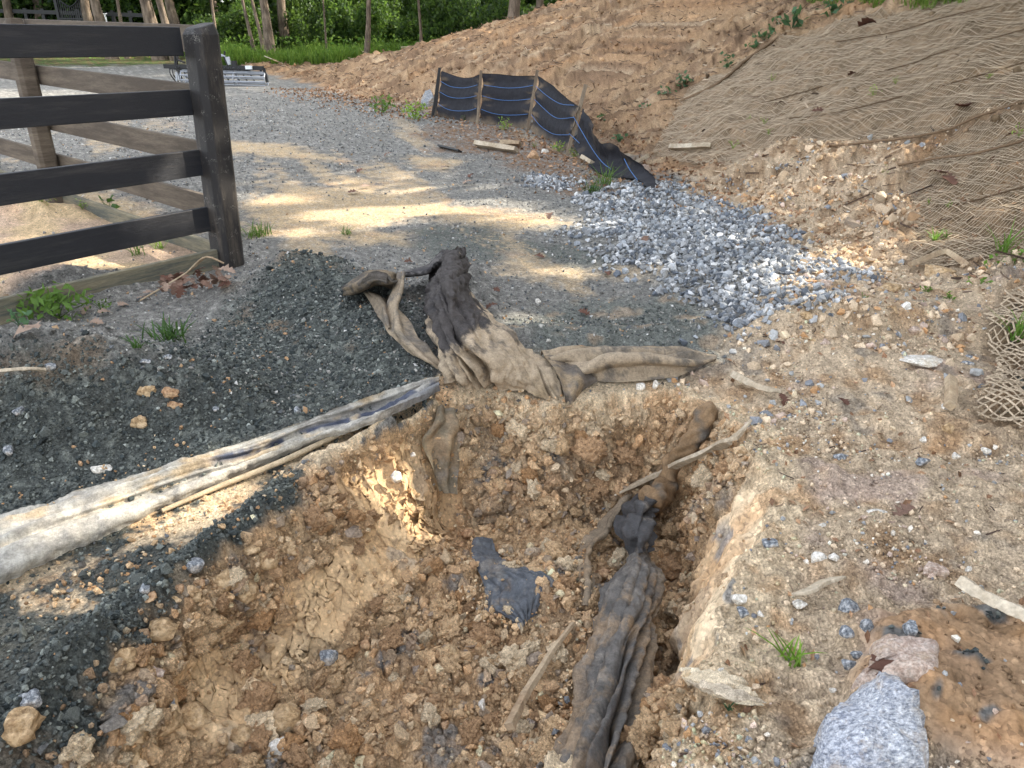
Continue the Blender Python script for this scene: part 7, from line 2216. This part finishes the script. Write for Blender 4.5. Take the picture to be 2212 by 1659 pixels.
for q, (cx, cy, w, h, k, nm_) in enumerate(((2090, 130, 170, 160, 'grass', 'grass growing through the middle net at the right'), (2010, 290, 110, 110, 'broad', 'lobed green plant below the middle net'), (2140, 240, 100, 110, 'broad', 'bright lobed plant at the right edge below the middle net'), (1920, 400, 140, 80, 'broad', 'low lobed plant left of the loose net'), (1735, 490, 100, 50, 'broad', 'flat green leaf over the white stone'),
                                             (1580, 440, 80, 50, 'broad', 'green leaf left of the flat one'), (1580, 540, 60, 50, 'small', 'small dull plant below the green leaf'), (2160, 690, 130, 170, 'grass', 'clump of green grass in the loose lower net'), (1180, 500, 80, 90, 'small', 'green seedling on the litter left of the tan wedge stone'), (1710, 80, 60, 60, 'small', 'yellow sprout low on the middle net'), (1635, 100, 30, 70, 'grass', 'single grass sprig beside the yellow sprout'))):
    weed('green_plant', c9, cx, cy, w, h, k, nm_, lin(112, 150, 62), 14 if k != 'grass' else 26, q)

# ---- brown oak leaves
def oak_leaf(seed, L=1.0):
    rg = np.random.default_rng(seed)
    pts = []
    for t, w in ((0.0, 0.03), (0.12, 0.08), (0.22, 0.26), (0.32, 0.12), (0.45, 0.36), (0.56, 0.14), (0.68, 0.34), (0.78, 0.14), (0.88, 0.2), (1.0, 0.0)):
        pts.append((t, w * rg.uniform(0.8, 1.2)))
    V = []
    for t, w in pts:
        z = 0.14 * math.sin(t * 3) + rg.normal() * 0.02
        V += [(t - 0.5, -w, z + 0.5 * w * w + rg.normal() * 0.03), (t - 0.5, 0, z), (t - 0.5, w, z + 0.6 * w * w + rg.normal() * 0.03)]
    F = []
    for k in range(len(pts) - 1):
        for j in (0, 1):
            F.append((k * 3 + j, (k + 1) * 3 + j, (k + 1) * 3 + j + 1, k * 3 + j + 1))
    return np.array(V) * L, np.array(F)
OAK = []
for k in range(8):
    V, F = oak_leaf(k)
    for cc in (lin(126, 100, 86), lin(158, 136, 120), lin(104, 74, 62)):
        o = mesh_np('leaf', V, F, M_DRY, smooth=True, cols=np.broadcast_to(cc, (len(V), 3)))
        OAK.append(o.data); bpy.data.objects.remove(o)
rng = np.random.default_rng(81)
ob = above(*cA(1280, 230), 0.0)[0]
oak = empty('oak_sprig', ob)
tag(oak, 'dead oak sprig with curled brown leaves leaning on the corner post', 'branch')
tw1 = above(*cA(900, 300), 0.02)[0]; tw2 = above(*cA(1200, 120), 0.14)[0]; tw3 = above(*cA(1320, 20), 0.26)[0]; tw4 = above(*cA(1440, 60), 0.22)[0]
for a, b, c_ in ((tw1, tw2, tw3), (tw2, tw3, tw4)):
    part('twig', tube_geo(catmull([a, b, c_], 12), 0.005, 6), M_WOOD, oak, smooth=True)
for q in range(34):
    cx = rng.uniform(1010, 1510); cy = rng.uniform(90, 210) if cx > 1250 else rng.uniform(160, 250)
    p = above(*cA(cx, cy), rng.uniform(0.02, 0.10))[0]
    o = bpy.data.objects.new('leaf', OAK[int(rng.integers(len(OAK)))])
    s = rng.uniform(0.06, 0.12)
    o.scale = (s, s, s); o.location = p - ob; o.rotation_euler = (rng.uniform(-0.9, 0.9), rng.uniform(-1.1, 1.1), rng.uniform(0, 6.28))
    link(o, oak)
def leaf_at(c, cx, cy, L, label, tone, k, group=None, h=0.015):
    p = above(*c(cx, cy), h)[0]
    o = bpy.data.objects.new('dry_leaf', OAK[(k % 8) * 3 + tone])
    o.scale = (L, L, L); o.location = p; rg = np.random.default_rng(k); o.rotation_euler = (rg.uniform(-0.4, 0.4), rg.uniform(-0.4, 0.4), rg.uniform(0, 6.28))
    COL.objects.link(o); tag(o, label, 'leaf', group)
leaf_at(cn, 1815, 700, 0.24, 'large curled brown leaf on the net at the right', 2, 1, h=0.05)
leaf_at(cn, 1110, 480, 0.14, 'brown leaf on the middle of the upper net', 2, 2, h=0.03)
leaf_at(cn, 1200, 160, 0.30, 'dark leaf clump high on the upper net', 2, 3, h=0.03)
leaf_at(cn, 890, 715, 0.13, 'brown curled leaf below the centre of the upper net', 2, 4, h=0.03)
leaf_at(cn, 640, 665, 0.12, 'brown leaf at the left of the upper net', 2, 5, h=0.03)
leaf_at(cn, 1680, 1130, 0.2, 'pile of brown leaf at the torn edge of the middle net', 0, 6, h=0.04)
leaf_at(cn, 1730, 1160, 0.16, 'brown leaf right of the leaf pile on the middle net', 2, 7, h=0.04)
leaf_at(cn, 2130, 870, 0.1, 'small dark leaf near the large yellow green leaf', 2, 8, h=0.03)
for q, (cx, cy) in enumerate(((670, 1080), (840, 1130), (310, 995), (165, 1200), (90, 1240), (1350, 1390), (820, 1175), (135, 1100), (1960, 1545))):
    leaf_at(cf, cx, cy, 0.12 if cy < 1300 else 0.1, f'brown curled leaf lying on the gravel road {("in the sunlit band", "by the dark ruts", "at the sunlit edge", "on the orange puddle stain", "left of the puddle stain", "near the stone heap", "right of the dark ruts", "on the sand streak", "inside the crushed stone heap")[q]}', (q + 1) % 3, 20 + q)
for q, (cx, cy) in enumerate(((1280, 228), (440, 262), (1000, 445), (975, 550), (1570, 590), (1720, 335))):
    leaf_at(c5, cx, cy, 0.075, f'reddish brown leaf {("beside the pale sand path", "on the mound left of the black fabric", "right of the black fabric peak", "just below the leaf right of the fabric peak", "on the dark gravel right of the cream stone", "at the right end of the pale sand path")[q]}', 2, 40 + q)
for q, (cx, cy) in enumerate(((1440, 20), (1330, 90), (1300, 1030))):
    leaf_at(c8, cx, cy, 0.08, f'dull curled leaf {("at the top of the stony clay patch", "beside the angular cream stone", "lying on the pink slab")[q]}', (0, 1, 2)[q], 60 + q)
for q, (cx, cy) in enumerate(((650, 785), (1050, 1160), (660, 1150), (990, 520))):
    leaf_at(c9, cx, cy, 0.07, f'dark red brown leaf {("on the clay ledge", "in the sunlit patch on the clay", "left of the sunlit patch", "among the rubble below the stone heap")[q]}', 2, 70 + q)
for q, (cx, cy) in enumerate(((150, 510), (210, 480), (790, 330), (680, 380), (560, 360), (620, 440), (930, 290), (960, 250))):
    leaf_at(cA, cx, cy, 0.085, f'pale dry leaf on the sand {("at the far left below the kick board", "right of the far left leaf", "at the right end of the weeds", "below the smaller weed", "behind the bushy weed", "in front of the bushy weed", "left of the oak sprig", "touching the oak sprig")[q]}', 1, 80 + q)

# ================================================================== the wood behind the road
rng = np.random.default_rng(901)
def crown_data(seed, n, size, rx, rz, zc, base, alt, lumps=9):
    rg = np.random.default_rng(seed)
    c = rg.normal(size=(lumps, 3)); c /= np.linalg.norm(c, axis=1, keepdims=True)
    c = c * rg.uniform(0.2, 0.85, (lumps, 1)) * np.array([rx, rx, rz])
    k = rg.integers(0, lumps, n)
    d = rg.normal(size=(n, 3)); d /= np.linalg.norm(d, axis=1, keepdims=True)
    P = c[k] + d * rg.random((n, 1)) ** 0.45 * np.array([rx * 0.42, rx * 0.42, rz * 0.36]) + np.array([0, 0, zc])
    P = P[P[:, 2] > 0.05]
    V, F = leaf_geo(P, size, rg)
    o = mesh_np('foliage', V, F, M_LEAF, smooth=False, cols=leaf_cols(len(P), rg, base, 0.3, 4, alt))
    me = o.data; bpy.data.objects.remove(o); return me
TREE_CROWN = [crown_data(910 + i, 4200, 0.36, 3.1, 4.6, 9.2, lin(52, 78, 38), lin(100, 130, 50), 14) for i in range(3)]
SHRUB_M = [crown_data(930 + i, 2300, 0.17, 1.25, 1.35, 1.35, (lin(38, 60, 34), lin(48, 74, 38), lin(34, 56, 36), lin(58, 86, 40), lin(36, 56, 30))[i], lin(96, 126, 52), 12) for i in range(5)]
TRUNKS = []
for k in range(4):
    (V, F), path = trunk_geo(14, 0.17, np.array([0.5, 0.3]) * (k - 1.5), np.random.default_rng(950 + k), 7, 0.42)
    o = mesh_np('trunk', V, F, M_BARK); TRUNKS.append(o.data); bpy.data.objects.remove(o)
def wood_tree(u, Y, wpx, label, k, lean=None, thin=False):
    p = at_y(u, 60, Y)
    z = float(HF(p[0], p[1]))
    e = empty('forest_tree', (p[0], p[1], z - 0.05))
    tag(e, label, 'tree', 'trees of the wood behind the road')
    s = wpx * Y / FPX / 2 / 0.17
    t = link(bpy.data.objects.new('trunk', TRUNKS[k % 4]), e)
    hs = np.clip(s ** 0.4, 0.55, 1.15)
    t.scale = (s, s, hs); t.rotation_euler = (0, lean or 0, k * 1.3)
    c = link(bpy.data.objects.new('crown', TREE_CROWN[k % 3]), e)
    cs = np.clip(s, 0.5, 1.1); c.scale = (cs, cs, hs); c.rotation_euler = (0, 0, k * 2.1)
    return e
for q, (u, Y, w, ln, lb) in enumerate((
        (232, 29.5, 19, 0.05, 'grey trunked tree beside the white utility box'), (199, 35, 17, 0, 'stout grey trunk standing right of the iron gate'), (336, 29, 23, 0.05, 'straight grey trunk rising above the front fence'),
        (368, 28.6, 14, 0.05, 'slimmer grey trunk just right of the straight one'), (388, 36, 18, 0.0, 'thicker pale trunk behind the two grey ones'), (262, 29.5, 7, 0.03, 'thin sapling right of the white utility box'),
        (465, 28.4, 6, 0.03, 'thin pale sapling above the corner post'), (545, 28.2, 7, 0.08, 'pale leaning sapling over the grass verge'), (578, 27.6, 17, 0.06, 'dark trunk above the bright grass verge'), (566, 28, 7, -0.25, 'pale thin trunk slanting against the dark one'),
        (612, 31, 18, 0, 'broad sunlit trunk deep in the wood'), (640, 40, 14, 0.03, 'brown trunk right of the broad sunlit one'), (785, 26.6, 10, -0.03, 'slender upright trunk at the edge of the ferns'), (907, 26.8, 6, 0.0, 'very thin straight sapling near the bank'),
        (700, 28, 4, 0.02, 'wispy sapling in the middle of the wood'), (1098, 23.5, 24, 0.05, 'thick grey trunk behind the crest of the bank'), (1150, 27, 16, 0, 'dark trunk right of the thick grey one on the crest'), (1240, 28, 12, 0, 'thin trunk furthest right behind the crest'),
        (90, 38, 20, 0, 'dark trunk behind the far board fence'), (20, 36, 16, 0, 'trunk at the far left edge behind the board fence'), (-120, 34, 22, 0, 'tree beyond the left edge of the view'), (470, 42, 16, 0, 'grey trunk deep in the wood above the corner post'), (830, 42, 16, 0, 'dim trunk deep in the wood left of the bank'), (980, 38, 14, 0, 'dim trunk deep in the wood beside the bank crest'))):
    wood_tree(u, Y, w, lb, q, ln)
n_s = 96
for q in range(n_s):
    u = -180 + 1480 * ((q * 0.618034) % 1.0)
    Y = (29.5, 32, 35, 38.5)[q % 4] + rng.uniform(-1.2, 1.2)
    if u < 430: Y = max(Y + 4.5, 38.0 + rng.uniform(0, 3))
    if u > 900: Y = max(Y - 2, 27)
    p = at_y(u, 60, Y)
    o = bpy.data.objects.new('forest_shrub', SHRUB_M[q % 5])
    s = rng.uniform(0.7, 1.15) * (1.3 if Y > 35 else 0.62)
    o.location = (p[0], p[1], float(HF(p[0], p[1])) - 0.1)
    o.scale = (s * 1.2, s * 1.2, s * rng.uniform(0.9, 1.5)); o.rotation_euler = (0, 0, rng.uniform(0, 6.28))
    COL.objects.link(o)
    tag(o, ('dark green shrub in the undergrowth of the wood', 'mid green shrub in the undergrowth of the wood', 'bluish green shrub in the undergrowth of the wood', 'light green shrub in the undergrowth of the wood', 'olive green shrub in the undergrowth of the wood')[q % 5], 'shrub', f'{("dark", "mid", "bluish", "light", "olive")[q % 5]} green shrubs of the wood')
# the wood further back reads as one mass
n = 26000
ang = rng.uniform(-0.95, 0.75, n)
rad = rng.uniform(46, 62, n)
P = np.stack([np.sin(ang) * rad, np.cos(ang) * rad, 1.0 + 15 * rng.random(n) ** 1.1], 1)
keep = fbm3(P[:, 0] * 0.6, P[:, 1] * 0.6, P[:, 2], 0.35, 3, 71) > -0.12
P = P[keep]
V, F = leaf_geo(P, 0.75, rng, elong=1.5)
o = mesh_np('distant_woods', V, F, M_LEAF, smooth=False, cols=leaf_cols(len(P), rng, lin(58, 86, 40), 0.3, 4, lin(110, 138, 56))); o['kind'] = 'stuff'
# grass verge and weeds at the edge of the wood
n = 15000
u = rng.uniform(430, 900, n); Y = rng.uniform(25.0, 30, n)
p = at_y(u, np.full(n, 60.0), Y)
edge = 26.0 + 0.25 * np.clip(p[:, 0] + 8, -6, 3)
k = Y > edge - 0.4 + 0.7 * fbm(p[:, 0], p[:, 1], 1.0, 2, 73)
p = p[k]; p[:, 2] = HF(p[:, 0], p[:, 1])
dens = fbm(p[:, 0], p[:, 1], 0.7, 2, 75)
V, F = blade_geo(p, (0.28 + 0.26 * rng.random(len(p))) * (1.1 + 0.5 * dens), np.full(len(p), 0.011), rng, 0.7, 0.4)
o = mesh_np('tall_grass', V, F, M_LEAF, smooth=False, cols=leaf_cols(len(p), rng, lin(86, 122, 46), 0.25, 7, lin(138, 164, 70))); o['kind'] = 'stuff'
n = 5200
u = rng.uniform(-150, 1060, n); Y = rng.uniform(26.5, 32, n) + (u < 430) * 3.5
p = at_y(u, np.full(n, 60.0), Y); p[:, 2] = HF(p[:, 0], p[:, 1]) + rng.random(n) ** 1.4 * 0.75
V, F = leaf_geo(p, 0.13, rng, up=0.8)
o = mesh_np('leafy_undergrowth', V, F, M_LEAF, smooth=False, cols=leaf_cols(len(p), rng, lin(84, 122, 50), 0.3, 4, lin(140, 168, 72))); o['kind'] = 'stuff'
# grass on the crest of the bank at the top right
uu = np.concatenate([rng.uniform(1690, 2120, 5200), rng.uniform(1300, 1700, 900)]); vv = np.concatenate([rng.uniform(-60, 22, 5200), rng.uniform(-40, 6, 900)])
Pc, ok = on_ground(uu, vv)
k = ok & (vv < 26 - 24 * np.abs((uu - 1900) / 210) ** 2 + 6 * fbm(uu, vv, 0.02, 2, 77) + 4 * (uu < 1700))
Pc = Pc[k]
V, F = blade_geo(Pc, 0.10 + 0.14 * rng.random(len(Pc)), np.full(len(Pc), 0.005), rng, 0.8, 0.5)
o = mesh_np('crest_grass', V, F, M_LEAF, smooth=False, cols=leaf_cols(len(Pc), rng, lin(104, 136, 58), 0.25, 7, lin(150, 172, 80))); o['kind'] = 'stuff'
